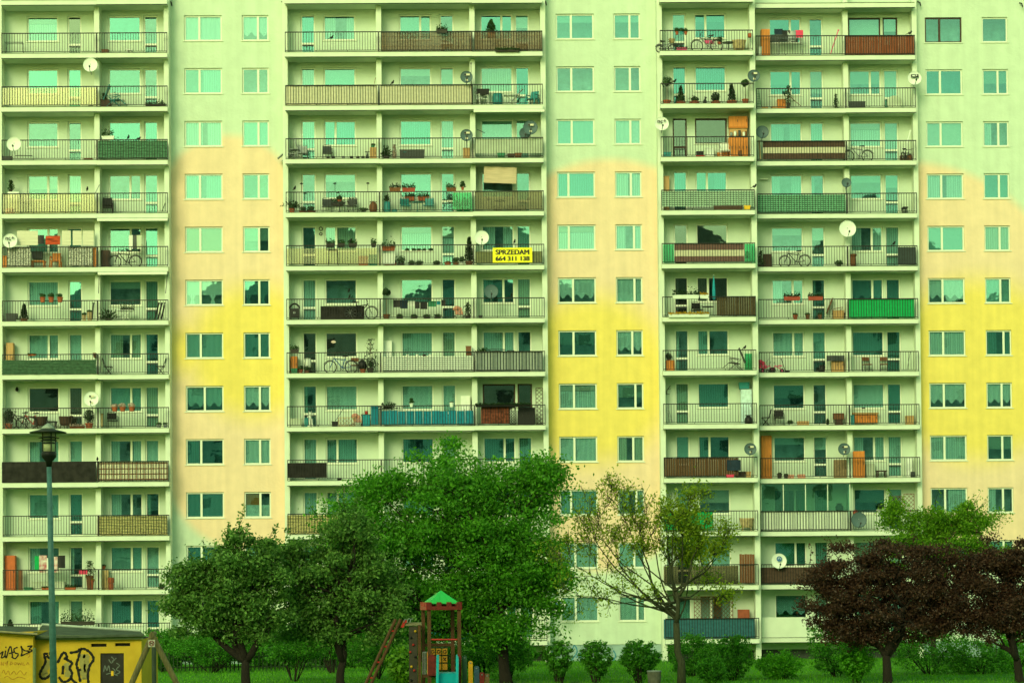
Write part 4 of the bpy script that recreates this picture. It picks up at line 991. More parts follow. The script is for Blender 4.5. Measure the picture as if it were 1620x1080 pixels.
screen(2, 'M2', 601, 746, 'stripe', CR, 'cream slatted screen of upright strips', .02, 1.03, CREAM); bird(2, 'M2', 621, 'black crow perched over the cream slats', .6); dish(738, 122, 9.6, 'M2', 2, 'dark grey satellite dish with a sticker by the partition', 'g', 'sticker'); pole(2, 'M2', (746.5, 165), (745, 102), BLACKM, 'black upright pole beside the dark dish', .02, -.1)
chair(2, 'M3', 762, 'plastic', WHITE, 'white plastic garden chair behind the bars', .5); box(2, 'M3', 754, 774, .25, BLACKM, 'black box stacked on the white chair', z=.7, dy=.75); barrel(2, 'M3', 787, .28, .55, TEALP, 'teal folded parasol base like a tub', 'tub', 'tub', .6, .1)
table(2, 'M3', 810, 'folding', WHITE, 'white folding camping table with crossed legs', .85, .62); chair(2, 'M3', 842, 'plastic', TEALP, 'teal plastic chair in the corner', -.5); pole(2, 'M3', (810, 160), (826, 142), GREY, 'grey folded parasol leaning on the table', .035, .4, 'folded_parasol', 'parasol')
plant(2, 'R1', 1055, 'topiary', .62, 1.25, 'ball tree on a bare stem', potw=.4); plant(2, 'R1', 1077, 'cone', .36, .8, 'slim conifer in a terracotta bowl before the door', potw=.5, poth=.2); plant(2, 'R1', 1098.5, 'bush', .5, .32, 'yellow green shrub in a terracotta bowl', potw=.52, poth=.2, leafm=LEAF)
dog(2, 'R1', 1115, BLACKM, 'small black dog figure between the planters', .6); plant(2, 'R1', 1132, 'ball', .5, .5, 'clipped box ball in a terracotta trough', potw=.5, poth=.2, leafm=LEAFD); plant(2, 'R1', 1157.5, 'cone', .4, .88, 'second slim conifer, under the window end', potw=.55, poth=.22, leafm=LEAFD); plant(2, 'R1', 1179, 'topiary', .42, 1.05, 'little tree on a stem near the last post', potw=.36, poth=.32)
dish(1192.5, 120, 9.8, 'R1', 2, 'dark grey satellite dish with stickers on the end pier', 'g', 'sticker'); bird(2, 'R1', 1067, 'small black bird beside the ball tree', .9)
ladder(2, 'R2', (1201, 168), (1198.5, 145), GREENP, 'green toy ladder by the partition', .2); box(2, 'R2', 1205, 1215, .22, TANW, 'flat tan crate on the floor', slats=2); box(2, 'R2', 1221, 1230, .2, TANW, 'small tan carton beside the orange chest'); cabinet(2, 'R2', 1230, 1243, .62, ORANGEW, 'short orange chest in front of the window', doors=0)
plant(2, 'R2', 1247, 'tall', .5, .9, 'bushy plant in a dark tall pot', DKPOT, .2, .4); pole(2, 'R2', (1267, 168), (1252, 155), BROWNW, 'leaning brown stick by the dark pot', .016); plant(2, 'R2', 1322, 'tall', .2, .75, 'spindly potted vine on the bare floor', DKPOT, .2, .1)
box(2, 'R3', 1341.5, 1369, .42, DKGREY, 'dark grey storage chest', 'chest', 'storage_chest', dy=.5); dish(1447, 124, 11, 'R3', 2, 'white satellite dish with a black letter panel at the corner', 'w', 'nc+box'); barrel(2, 'R3', 1415, .38, .02, MLK, 'large pale disc leaning behind the bars', 'disc', 'leaning_disc', .9, .0, [(.4, 0), (.42, .01), (.42, .03), (.4, .04)]).rotation_euler = (R(80), 0, 0)
bpy.context.view_layer.objects  # (keeps the list of objects current)
tag(bpy.data.objects['leaning_disc']); bpy.data.objects['leaning_disc'].location.z += .42
# ---- row 3
dish(22, 228, 11.2, 'A', 3, 'white satellite dish low before the railing', 'w'); box(3, 'A', 132, 146, .22, BROWNW, 'brown slatted crate by the partition', slats=3); pole(3, 'A', (24, 246.5), (50, 246.5), DKGREY, 'dark rod lying along the floor', .02)
box(3, 'A', 4, 18, .3, DKGREY, 'heap of grey boxes behind the white dish'); screen(3, 'B', 155, 265, 'mat', GM, 'green woven mat screen with wide gaps', .05, 1.03); trough(3, 'B', 161, 181, 'white box of leafy plants on the rail', WHITE, z=.02, h=.18, dy=.2, lh=.35)
bird(3, 'B', 203, 'dark bird figure on the rail above the mat', .4); bird(3, 'B', 219, 'low dark bird figure further along the rail', 1.9, -.08)
chair(3, 'M1', 459, 'lounger', GREY, 'grey folding chair against the pier', dy=.9, flip=True); table(3, 'M1', 466, 'round', GREY, 'round grey table in the corner', .55, .6); chair(3, 'M1', 478.5, 'armchair', GREY, 'metal chair in front of the door'); chair(3, 'M1', 518, 'armchair', DKGREY, 'dark cushioned chair under the window', .15)
for px, d, m in ((519, 'little dark toy by the chair', BLACKM), (527, 'black slippers on the floor edge', BLACKM), (543, 'grey toy on the floor edge', GREY), (556, 'small dark toy horse on the floor', BLACKM), (566, 'row of dark flower pots on the floor', DKPOT), (574, 'dark mound beside the tan cupboard', DKGREY)): barrel(3, 'M1', px, .09, .15, m, d, 'toy', 'toy', .25)
cabinet(3, 'M1', 585, 595.5, .74, TANW, 'tan cupboard with a green pot on top', doors=1); plant(3, 'M1', 590, 'bush', .25, .12, 'green pot standing on the tan cupboard', GREENP, .2, .1, z=.75, dy=1.0); cone_ = barrel(3, 'M1', 581, .12, .4, DKGREY, 'dark cone shaped cover', 'parasol_cover', 'parasol cover', .3, 0, [(.14, 0), (.06, .2), (.01, .4)])
plant(3, 'M2', 611, 'palm', .5, .8, 'fan of long pale leaves in a dark tub', DKPOT, .35, .2); plant(3, 'M2', 624, 'tall', .25, .7, 'white twigs beside the dark tub', DKPOT, .2, .1, leafm=LEAFW); box(3, 'M2', 632, 671, .5, DKGREY, 'long black cushion chest with a teal strap', 'chest', 'storage_chest', dy=.4); pole(3, 'M2', (638, 241), (655, 240), TEALP, 'teal strap lying across the black chest', .018, .37)
dish(738, 214, 9.7, 'M2', 3, 'dark grey satellite dish above a brown suitcase', 'g', 'sticker'); S_ = cabinet(3, 'M2', 732.5, 743, .55, TANW, 'upright orange brown suitcase by the partition', doors=0, cat='suitcase', nm='suitcase', dy=.3); pole(3, 'M2', (738, 234), (738, 222), GREY, 'grey mast under the dark dish', .02, .25)
screen(3, 'M3', 751, 858, 'pane', MLK, 'milky sheet screen along the whole rail', .25, 1.02, dy=.09); dish(839, 202, 11.3, 'M3', 3, 'large dark grey dish with a sticker under the awning', 'g', 'sticker'); dish(830.5, 211, 9, 'M3', 3, 'second grey dish half hidden behind the larger one', 'g', None, .15)
awning(3, 'M3', 749.5, 862, 'rolled white awning under the slab'); box(3, 'M3', 787, 799, .24, GREENP, 'green bucket planter at the floor edge', dy=.05); box(3, 'M3', 803, 814, .2, DKWOOD, 'dark carton at the floor edge', dy=.05); box(3, 'M3', 814, 825, .24, BROWNW, 'brown carton beside the dark one', dy=.06); pole(3, 'M3', (755, 205), (766, 210), DKGREY, 'bent lamp arm on the partition', .02, .3, 'lamp_arm', 'lamp')
dish(1047, 196, 11, 'R1', 3, 'white satellite dish with dark lettering on the pier', 'w', 'nc+'); box(3, 'R1', 1049, 1061.5, .34, TEALP, 'teal cool box in the corner', 'cool box', 'cool_box'); box(3, 'R1', 1101, 1114, .14, REDP, 'red toy truck under the window', 'toy truck', 'toy_truck'); box(3, 'R1', 1102, 1113, .2, BLACKM, 'black load on the red toy truck', z=.17)
cabinet(3, 'R1', 1117, 1129, .6, WHITE, 'white striped cabinet below the sill', doors=0, dy=.9); box(3, 'R1', 1135, 1152, .36, ORANGEW, 'orange bench beside the wardrobe', 'bench', 'bench', dy=.95); chair(3, 'R1', 1147, 'armchair', WHITE, 'white wire chair before the orange bench')
cabinet(3, 'R1', 1153, 1183, 1.15, ORANGEW, 'orange panelled wardrobe base', doors=5, dy=.85); cabinet(3, 'R1', 1153.5, 1183, .62, ORANGEW, 'upper part of the orange wardrobe', z=1.66, doors=2, dy=.86)
cabinet(3, 'R1', 1154, 1182, .46, TANW, 'cluttered open shelf between two orange cupboards', z=1.19, doors=0, dy=.95, d=.25); barrel(3, 'R1', 1171, .1, .36, BROWNW, 'brown jar before the wardrobe', 'jar', 'jar', .4)
for i, (px, m) in enumerate(((1157, GREY), (1163, WHITE), (1170, DKGREY), (1177, WHITE), (1180, BROWNW))): barrel(3, 'R1', px, .07, .2+.05*(i % 3), m, f'{("grey", "white", "dark", "tall white", "brown")[i]} jar on the wardrobe shelf', 'jar', 'jar', .8, 1.21)
dish(1206, 209, 10.2, 'R2', 3, 'grey satellite dish without marks by the step', 'g'); screen(3, 'R2', 1207, 1337, 'bands', BRC, 'brown and cream banded screen', .12, 1.05, CR); pole(3, 'R2', (1203, 252), (1201, 224), STRAW, 'bundle of pale sticks in the corner', .05, .1)
bike(3, 'R3', 1357, GREY, 'grey bicycle half behind the partition', .95, True); bike(3, 'R3', 1434, DKGREY, 'dark bicycle standing on end in the corner', .7, False, False, .5, .9); pole(3, 'R3', (1428, 250), (1440, 208), WHITE, 'pair of white skis leaning in the corner', .035, .3, 'skis', 'skis'); box(3, 'R3', 1425, 1442, .35, BROWNW, 'brown carton behind the skis', dy=.6)
# ---- row 4
screen(4, 'A', 5, 150, 'pane', YTR, 'clear yellowed sheet over a cluttered balcony', .05, 1.05); cabinet(4, 'A', 12, 30, 1.25, WHITE, 'white cabinet with things piled on top', doors=2, dy=.6); plant(4, 'A', 17, 'tall', .3, .5, 'dark foliage on the white cabinet', DKPOT, .2, .1, z=1.27, dy=.7)
bird(4, 'A', 138, 'slim black bird shape near the partition', .3, .1); pole(4, 'A', (150, 307), (157, 293), GREY, 'grey stick leaning out at the partition', .02, .1); chair(4, 'A', 37, 'armchair', GREY, 'grey chair back beside the white cabinet', z=.3); barrel(4, 'A', 16, .25, .35, PALEP, 'salmon tub behind the yellowed sheet')
chair(4, 'B', 170, 'armchair', BLACKM, 'stacked black chair by the partition', .2); chair(4, 'B', 171, 'armchair', BLACKM, 'upper black chair of the pair by the partition', .25, z=.12); pole(4, 'B', (256, 335), (261, 322), DKGREY, 'folded dark stand beside the door', .02)
for px, d in ((477, 'first'), (530, 'middle'), (582, 'last')): stick_ornament(4, 'M1', px, f'{d} black garden torch along the rail')
bird(4, 'M1', 466, 'leaf shaped black bird figure on the rail', .5, .08); plant(4, 'M1', 462, 'palm', .75, .55, 'bushy plant in a square terracotta pot', poth=.28, potw=.3); plant(4, 'M1', 479.5, 'bush', .45, .3, 'low flowers in a brown bowl', BROWNW, .45, .15); plant(4, 'M1', 492.5, 'bush', .45, .32, 'low spiky plant in a brown bowl', BROWNW, .45, .15)
table(4, 'M1', 537, 'round', DKGREY, 'round dark table set for two', .62, .62); plant(4, 'M1', 537, 'bush', .4, .22, 'flower pot on the round table', TERRA, .25, .14, z=.63, dy=.7); chair(4, 'M1', 518, 'armchair', DKGREY, 'dark chair on one side of the round table', .2); chair(4, 'M1', 555, 'armchair', DKGREY, 'dark chair between table and woven tub', -.4)
barrel(4, 'M1', 590.5, .2, .6, BROWNW, 'tall rounded wicker tub by the partition', 'basket', 'basket', .5, 0, [(.16, 0), (.21, .2), (.21, .42), (.12, .58), (.02, .62)]); plant(4, 'M1', 575, 'bush', .6, .25, 'trailing plant beside the wicker tub', DKPOT, .2, .1); trough(4, 'M1', 522, 544, 'dark plants along the sill behind the table', DKPOT, z=-.55, dy=1.35, lh=.2); trough(4, 'M1', 550, 561, 'dark plants at the sill end', DKPOT, z=-.5, dy=1.35)
barrel(4, 'M2', 612.5, .18, .6, TEALP, 'teal barrel by the partition'); plant(4, 'M2', 612, 'tall', .3, .3, 'leaves growing from the teal barrel', DKPOT, .12, .06, z=.6, dy=.6); barrel(4, 'M2', 624, .14, .2, TEALP, 'low teal tub beside the barrel', 'tub', 'tub'); chair(4, 'M2', 641, 'armchair', TEALP, 'teal metal chair on one side of the table', .2); table(4, 'M2', 660, 'round', TEALP, 'round teal table with three feet', .6, .62); chair(4, 'M2', 677.5, 'armchair', TEALP, 'teal metal chair on the far side of the table', -.2)
trough(4, 'M2', 616, 634, 'empty brown rail box with two dark heads', BROWNW, LEAFD, z=-.04); trough(4, 'M2', 636, 657, 'dark red rail box of small flowers', BRICKRED, z=-.06); trough(4, 'M2', 640, 656, 'orange window box behind the rail', TERRA, z=-.3, dy=1.3); trough(4, 'M2', 661, 679, 'orange window box at the sill end', TERRA, z=-.3, dy=1.3)
trough(4, 'M2', 706, 722, 'brown rail box before the door', BROWNW, z=-.06); plant(4, 'M2', 732, 'tall', .3, .3, 'terracotta pot standing up on the rail', TERRA, .16, .16, z=.02, rail=True); plant(4, 'M2', 727, 'palm', 1.0, .9, 'big leafy climber in the green corner', GREENP, .4, .3); screen(4, 'M2', 716, 746, 'pane', GTR, 'clear green sheet across the planted corner', .1, 1.0); plant(4, 'M2', 738, 'bush', .7, .7, 'dense green bush behind the green sheet', GREENP, .4, .25)
aw = cloth(4, 'M3', 765, 816.5, 263, 289, mat('tan_slat_cloth', (.58, .44, .30), .9, var=.15, scale=4, stretch=(.3, 1, 8)), 'tan cloth blind hung aslant before the window', .35, .03, 'hanging_blind', 'blind'); aw.rotation_euler = (0, R(2.2), 0); screen(4, 'M3', 751, 858, 'pane', BTR, 'brownish clear sheet along the rail', .08, 1.04); table(4, 'M3', 791, 'round', BLACKM, 'round black table behind the sheet', .6, .66); barrel(4, 'M3', 773, .09, .12, GREY, 'grey lantern hung on the inner wall', 'lantern', 'lantern', 1.0, .72); barrel(4, 'M3', 836, .09, .12, GREY, 'grey lantern hung beside the door', 'lantern', 'lantern', 1.0, .72)
box(4, 'M3', 780, 795, .36, MLK, 'pale box under the black table'); box(4, 'M3', 802, 832, .38, MLK, 'pale long box beside the black table')
cabinet(4, 'R1', 1050, 1059, 1.9, TANW, 'rattan shelf rising above the screen', doors=0, dy=.9, d=.3); screen(4, 'R1', 1047.5, 1193, 'lattice', GW, 'pale green strip lattice screen', .2, 1.03); bird(4, 'R1', 1193.5, 'black crow on the pier end of the rail', 1.0, .05); box(4, 'R1', 1129, 1175, .2, DKWOOD, 'long dark planter under the lattice', dy=-.02, d=.2); box(4, 'R1', 1177, 1187, .2, YELLOWP, 'yellow brown planter beside the long dark one', dy=-.02, d=.2)
screen(4, 'R2', 1198.5, 1337, 'lattice', mat('mid_green_strips', (.16, .42, .26), .8, var=.2), 'mid green strip lattice screen', .06, 1.03); dish(1339, 289, 7.6, 'R2', 4, 'small plain grey dish on a mast', 'g'); pole(4, 'R2', (1339, 338), (1339, 297), DKGREY, 'dark mast of the small dish', .022, -.05); table(4, 'R3', 1431, 'rect', BLACKM, 'small black stool near the end post', .28, .4)
wall_thing(1207, 285, 'R2', 4, MB().box(-.2, .25, -.2, 0, 0, .05), SILL, 'wall_shelf', 'small white shelf on the side wall', 'shelf')
# ---- row 5
screen(5, 'A', 11, 48, 'print', PRN, 'dark leaf printed curtain near the lettered dish', .05, 1.03); screen(5, 'A', 109, 147, 'print', PRN, 'dark leaf printed curtain beside the partition', .05, 1.03)
for a, c in ((27, 40), (40, 60), (98, 112), (115, 129), (131, 148)): cloth(5, 'A', a, c, 365, 388, mat('pale_slat_blind', (.66, .62, .48), .85, var=.2, scale=3, stretch=(.2, 1, 14)), f'pale slatted blind, {["first", "second", "third", "fourth", "last"][[27, 40, 98, 115, 131].index(a)]} of five above the rail', .1, .004, 'hanging_blind', 'blind')
cloth(5, 'A', 60, 70, 372, 386, BLACKM, 'black cloth hung over the rail', .1); cloth(5, 'A', 72, 95, 373, 387, REDSTR, 'red and black striped blanket over the rail', .08); table(5, 'A', 61, 'rect', ORANGEW, 'orange slatted bench between the printed curtains', .72, .42); chair(5, 'A', 88, 'plastic', ORANGEW, 'orange plastic chair beside the bench'); box(5, 'A', 50, 66, .35, DKGREY, 'dark box under the window', z=.6, dy=1.0)
cabinet(5, 'A', 4.5, 10.5, .6, ORANGEW, 'narrow orange board behind the lettered dish', doors=0, dy=.2, d=.05); cabinet(5, 'A', 147, 152, 1.0, ORANGEW, 'narrow orange board against the partition', doors=0, dy=.2, d=.05); dish(16, 381, 11.2, 'A', 5, 'white satellite dish with dark lettering before printed curtains', 'w', 'nc+')
awning(5, 'B', 154, 266, 'rolled white awning over a bicycle'); cabinet(5, 'B', 160, 172.5, 1.0, DKWOOD, 'dark shelf by the partition', doors=1); bike(5, 'B', 198, BLACKM, 'black mountain bicycle under hanging clothes', 1.0, True)
for a, c, m, d in ((204, 210, WCL, 'white shirt on the line'), (210, 216, DKGREY, 'grey shirt on the line'), (216, 224, MLK, 'pale trousers on the line')): cloth(5, 'B', a, c, 372+(a % 3)*2, 394, m, d, .5)
box(5, 'B', 218, 223, .16, ORANGEW, 'small orange basket among the clothes', z=1.1); 
screen(5, 'M1', 454, 596, 'pane', YTR, 'clear plastic sheet along the rail', .1, .92); S_ = rack(5, 'M1', 527, 'black step frame standing before the rail', .5, .8, BLACKM, -.1)
for px, d, wd in ((523, 'grassy plant on the rail by the step frame', .5), (540, 'low leafy rail plant', .4), (558, 'low green rail plant under the bird', .5), (591, 'small rail plant at the partition', .3)): trough(5, 'M1', px-wd*14, px+wd*14, d, DKPOT, z=-.1, dy=.15)
box(5, 'M1', 567, 582, .55, PALEP, 'salmon carton behind the clear sheet'); box(5, 'M1', 584, 597, .62, TEALP, 'teal crate behind the clear sheet'); bird(5, 'M1', 554, 'black cloth bird above the rail plants', .9, .12)
for i, (px, py, rr) in enumerate(((507.5, 362, .09), (507.5, 370, .07))): wall_thing(px, py, 'M1', 5, MB().ring((0, 0, 0), rr, .022, 14, 5), BLACKM, 'wall_wreath', ('larger' if i == 0 else 'smaller')+' dark wreath beside the door', 'wreath')
trough(5, 'M2', 604, 625, 'reddish planter of dry plants on a stand', TERRA, LEAF, z=-.28, dy=.3, h=.22, lh=.3); box(5, 'M2', 605, 625, .55, WHITE, 'white stand below the reddish planter', z=.1, dy=.3, d=.2); plant(5, 'M2', 613, 'bush', .3, .15, 'terracotta bowl on the floor', potw=.4, poth=.22); plant(5, 'M2', 622, 'bush', .3, .15, 'second terracotta bowl on the floor', potw=.36, poth=.2); plant(5, 'M2', 634, 'bush', .65, .55, 'round grey green bush', DKPOT, .4, .12)
for px, c, d in ((644, TERRA, 'orange box'), (655, TEALP, 'blue pot'), (663, REDP, 'bright red pot'), (671, WHITE, 'white pot'), (681, DKPOT, 'dark pot')): plant(5, 'M2', px, 'bush', .25, .15, f'{d} on the window sill', c, .22, .17, z=.77, dy=1.5)
for px, d in ((651, 'sprawling plant, first on the floor'), (663, 'sprawling plant, second on the floor'), (690, 'low dish of plants')): plant(5, 'M2', px, 'bush', .45, .25, d, DKPOT, .3, .1)
plant(5, 'M2', 708.5, 'bush', .3, .06, 'orange bowl with low plants', TERRA, .36, .2); plant(5, 'M2', 721, 'bush', .4, .3, 'brown bowl with a bush', BROWNW, .34, .2); plant(5, 'M2', 730, 'bush', .35, .35, 'white pot with dry stems', WHITE, .26, .2); plant(5, 'M2', 742, 'cone', .52, 1.25, 'dark cypress beside the partition', BROWNW, .42, .24, leafm=LEAFD); plant(5, 'M2', 744, 'cone', .28, 1.1, 'thin second cypress top', DKPOT, .2, .2, leafm=LEAFD, z=.2)
dish(762, 376, 11.3, 'M3', 5, 'plain white satellite dish next to a yellow sale banner', 'w'); screen(5, 'M3', 752, 858, 'pane', mat('olive_sheet', (.16, .17, .07), .6), 'olive sheet behind the yellow banner', .08, .70); bird(5, 'M3', 814, 'black bell shaped figure above the banner', .2, .02)
# the yellow banner
Yb = YB-.06; q0, q1 = at(779.5, 415.5, Yb), at(842, 391.5, Yb); BANM = mat('yellow_banner', (0.88, 0.78, 0.02), .6, var=.06)
ban = link('sale_banner', None, None, q0); tag(ban, 'yellow banner reading SPRZEDAM tied to a railing', 'banner')
bw, bh = q1.x-q0.x, q1.z-q0.z
part('cloth', MB().sheet(0, bw, 0, bh, 0, 16, 4, .004, 1, 7), BANM, ban)
def fit(me, w_):
    xs = [v.co.x for v in me.vertices]; s = w_/(max(xs)-min(xs))
    for v in me.vertices: v.co.x *= s
    return me
link('lettering', fit(text_mesh('SPRZEDAM', .36, 'lettering', BLACKM, 0, .003, 1.0, .014), bw*.85), ban, (bw/2, -.022, bh*.68), (R(90), 0, 0))
link('lettering', fit(text_mesh('664 311 138', .32, 'lettering', BLACKM, 0, .003, 1.0, .013), bw*.86), ban, (bw/2, -.022, bh*.25), (R(90), 0, 0))
screen(5, 'R1', 1067, 1177, 'bands', mat('mauve_brown_cloth', (.16, .085, .075), .9), 'mauve brown and cream banded screen', .08, 1.03, CR); screen(5, 'R1', 1178, 1194, 'pane', GTR, 'clear green sheet at the pier end', .06, 1.02); screen(5, 'R1', 1049, 1066, 'pane', GTR, 'clear green sheet at the door end', .06, 1.02); barrel(5, 'R1', 1182, .12, .35, GREENP, 'green tub behind the clear sheet', 'tub', 'tub', .4, .3)
cabinet(5, 'R2', 1208, 1221, .78, DKWOOD, 'dark chest of drawers by the window', doors=1); plant(5, 'R2', 1203, 'tall', .35, .75, 'dark plant in the step corner', DKPOT, .25, .15); bike(5, 'R2', 1257, DKGREY, 'dark bicycle turned towards the window', .98, True, False, .45, -.25); plant(5, 'R2', 1327, 'bush', .55, .35, 'wide grey plant near the partition', DKPOT, .22, .1)
dish(1341, 362, 13.3, 'R3', 5, 'largest white satellite dish, on the partition', 'w'); barrel(5, 'R3', 1349.5, .16, .55, BROWNW, 'stack of brown baskets', 'basket', 'basket', .4); barrel(5, 'R3', 1350, .18, .1, BROWNW, 'upper flat brown basket', 'basket', 'basket', .4, .57); screen(5, 'R3', 1420, 1449, 'pane', mat('slate_sheet', (.03, .045, .045), .6), 'slate coloured sheet at the end post', .06, 1.0); bird(5, 'R3', 1414, 'small black bird figure by the slate sheet', .5)
# ---- row 6
box(6, 'A', 9, 26, .45, DKGREY, 'dark bag with a handle in the corner', 'bag', 'bag'); plant(6, 'A', 38, 'cone', .42, .75, 'dark cypress in a brown pot', BROWNW, .4, .18, leafm=LEAFD); plant(6, 'A', 30, 'bush', .3, .1, 'white bowl beside the cypress', WHITE, .3, .1)
for px, d in ((67.5, 'first'), (81, 'middle'), (95, 'last')): plant(6, 'A', px, 'bush', .34, .22, f'{d} of three red pots hung on the rail', TERRA, .3, .26, z=-.12, rail=True)
plant(6, 'A', 133, 'bush', .25, .15, 'small tan pot beside the taller planter', STRAW, .22, .35); plant(6, 'A', 142, 'bush', .3, .12, 'tapered tan planter by the partition', STRAW, .3, .5); pole(6, 'A', (146, 505), (148, 480), DKGREY, 'folded dark umbrella by the partition', .04, .4, 'umbrella', 'umbrella')
awning(6, 'B', 155, 265, 'bare awning frame under the slab'); plant(6, 'B', 172.5, 'palm', .8, .75, 'bushy yucca in a low pot', DKPOT, .35, .1); table(6, 'B', 199, 'folding', WHITE, 'white folding table under the sill', .85, .6); trough(6, 'B', 190, 212, 'dark seedlings along the sill', DKPOT, z=-.4, dy=1.4, h=.08, lh=.25)
for px in (249, 254, 259): pole(6, 'B', (px-4, 505), (px+2, 480), BLACKM, f'{["first", "second", "third"][[249, 254, 259].index(px)]} dark folded chair frame leaning in the corner', .045, .4, 'folded_chair', 'folded chair')
for a, c in (((156, 464), (157, 432)), ((262, 464), (265, 432))): pole(6, 'B', a, c, DKGREY, ('near' if a[0] < 200 else 'far')+' folding arm of the awning frame', .02, .05, 'folding_bracket', 'bracket')
grill(6, 'M1', 466, 'black barbecue with round dial by the pier'); screen(6, 'M1', 507, 576, 'sheet', BK, 'black lattice box screen behind a bicycle', .02, .72, dy=.35); bike(6, 'M1', 571, BLACKM, 'black bicycle leaning on the black screen', 1.02, False, dy=.2)
for px, z in ((552, .3), (553, 0.0)): bird(6, 'M1', px, ('upper' if z else 'lower')+' black feather bird before the big window', .3, z)
plant(6, 'M2', 611.5, 'topiary', .42, 1.35, 'tall clipped column in a brown pot', BROWNW, .36, .3, leafm=LEAFD)
for a, c, t, u, m, d in ((622, 633, 474, 486, BLACKM, 'black jumper'), (633, 645, 474, 488, NAVY, 'navy trousers'), (646, 657, 476, 484, WCL, 'white vest'), (657, 664, 477, 488, BLACKM, 'black skirt'), (665, 676, 477, 489, BLACKM, 'second black skirt'), (677, 690, 476, 485, GREENP, 'green towel'), (691, 697, 476, 482, TEAL, 'teal cloth'), (698, 705, 474, 484, BLACKM, 'black stockings')): cloth(6, 'M2', a, c, t, u, m, d+' on the low line', .3)
for px in (632, 655, 675, 692): plant(6, 'M2', px, 'bush', .35, .18, f'{["first", "second", "third", "last"][[632, 655, 675, 692].index(px)]} low dark planter under the washing', DKPOT, .36, .14)
stroller(6, 'M2', 727, PALEP, 'pink pushchair behind the bars'); plant(6, 'M2', 740, 'tall', .35, .7, 'dark climbing plant at the partition', DKPOT, .3, .2)
dish(777, 461, 11, 'M3', 6, 'plain dark dish in front of the window', 'g', None); bird(6, 'M3', 809.5, 'round black bell on the rail', .2, .02); box(6, 'M3', 757, 763, .14, DKGREY, 'small dark box on the floor edge', dy=.05)
trough(6, 'R1', 1064, 1106, 'white rail box with dark blooms', WHITE, LEAFD, z=-.14, lh=.28); trough(6, 'R1', 1107, 1121, 'white rail box with yellow blooms', WHITE, LEAFY, z=-.14, lh=.12); trough(6, 'R1', 1057, 1122, 'long white trough with a row of yellow flowers', WHITE, LEAFY, rail=False, z=-.02, dy=-.05, h=.16, lh=.1)
PS = Spec(); PS.add('canopy', MB().lathe([(.02, 0), (.09, .12), (.085, .5), (.05, 1.0), (.015, 1.3)], 10), TEAL, None, True); PS.add('pole', MB().tube([(0, 0, -.9), (0, 0, 0)], .02, 6), GREY); PS.add('finial', MB().ball((0, 0, 1.33), .03), WHITE)
inst(PS, 'folded_parasol', lab('closed teal parasol standing by the rail', 6, 'R1'), 'parasol', Vector(PF(6, 'R1', 1129.5, .5))+Vector((0, 0, .92)))
table(6, 'R1', 1120, 'round', BLACKM, 'round black table beside the parasol', .6, .62); chair(6, 'R1', 1103, 'armchair', BLACKM, 'black chair in front of the door', .2); screen(6, 'R1', 1134, 1195, 'plank', mat('olive_brown_boards', (.075, .055, .025), .8, var=.3), 'olive brown board screen at the pier end', .05, 1.05)
GN = Spec(); GN.add('coat', MB().lathe([(.07, 0), (.08, .1), (.05, .16)], 10), TERRA, None, True); GN.add('head', MB().ball((0, 0, .20), .05), WHITE, None, True); GN.add('cap', MB().lathe([(.055, .235), (.02, .34)], 10), TERRA)
inst(GN, 'garden_gnome', lab('small orange and white garden gnome behind the white trough', 6, 'R1'), 'garden gnome', PF(6, 'R1', 1070, .15))
trough(6, 'R2', 1240, 1266, 'red rail box before the window', BRICKRED, LEAFD, z=-.1); trough(6, 'R2', 1278.5, 1302, 'red rail box before the door', BRICKRED, LEAFD, z=-.1)
for px, d in ((1258, 'first'), (1277.5, 'middle'), (1297, 'last')): plant(6, 'R2', px, 'bush', .26, .12, f'{d} of three tapered pots on the floor', TERRA if px < 1270 else BROWNW, .24, .28)
box(6, 'R2', 1318.5, 1335, .5, TANW, 'tan lidded chest by the partition', 'chest', 'storage_chest', slats=0); chair(6, 'R2', 1323, 'lounger', BROWNW, 'brown wooden chair behind the chest', dy=1.0); screen(6, 'R3', 1343, 1446, 'sheet', VG, 'vivid green cloth screen', .05, 1.06)
# ---- row 7
screen(7, 'A', 3, 152, 'mat', DG, 'dark green woven mat, low and frayed', .02, .78, dy=-.06); cabinet(7, 'A', 9.5, 21, 1.75, TANW, 'tall tan cupboard in the corner', doors=1); trough(7, 'A', 44, 57, 'orange tray standing on the mat', TERRA, z=-.1, h=.08, lh=.03); box(7, 'A', 147, 151, .2, BROWNW, 'small brown box on the rail end', z=.9, dy=.1)
chair(7, 'B', 171.5, 'folding', BLACKM, 'black folding chair with its back to the partition', dy=.6); chair(7, 'B', 254, 'folding', BLACKM, 'black folding chair facing it near the door', dy=.6, flip=True)
cabinet(7, 'M1', 459.5, 470.5, .95, ORANGEW, 'orange cupboard behind the first bars', doors=1); trough(7, 'M1', 459, 473, 'plants on top of the orange cupboard', DKPOT, z=-.05, lh=.2); plant(7, 'M1', 475, 'bush', .35, .22, 'flower pot beside the orange cupboard', TERRA, .26, .22); plant(7, 'M1', 485.5, 'bush', .35, .3, 'dark plant in a pot before the door', BROWNW, .26, .18); box(7, 'M1', 460, 470, .24, GREENP, 'green crate below the orange cupboard', dy=.2)
barrel(7, 'M1', 487, .18, .45, WHITE, 'white tub with a dark rim before the door', 'tub', 'tub', .6, .35); bike(7, 'M1', 539, BLUEP, 'blue mountain bicycle under the dark window', 1.02, True); chair(7, 'M1', 561, 'wood', BROWNW, 'brown wooden chair behind the bicycle wheel'); barrel(7, 'M1', 573, .22, .5, BLACKM, 'dark domed cover', 'barbecue', 'barbecue', .6, .25, [(.2, 0), (.23, .2), (.18, .38), (.05, .48)]); plant(7, 'M1', 574, 'bush', .3, .1, 'terracotta pot under the dark dome', TERRA, .32, .22)
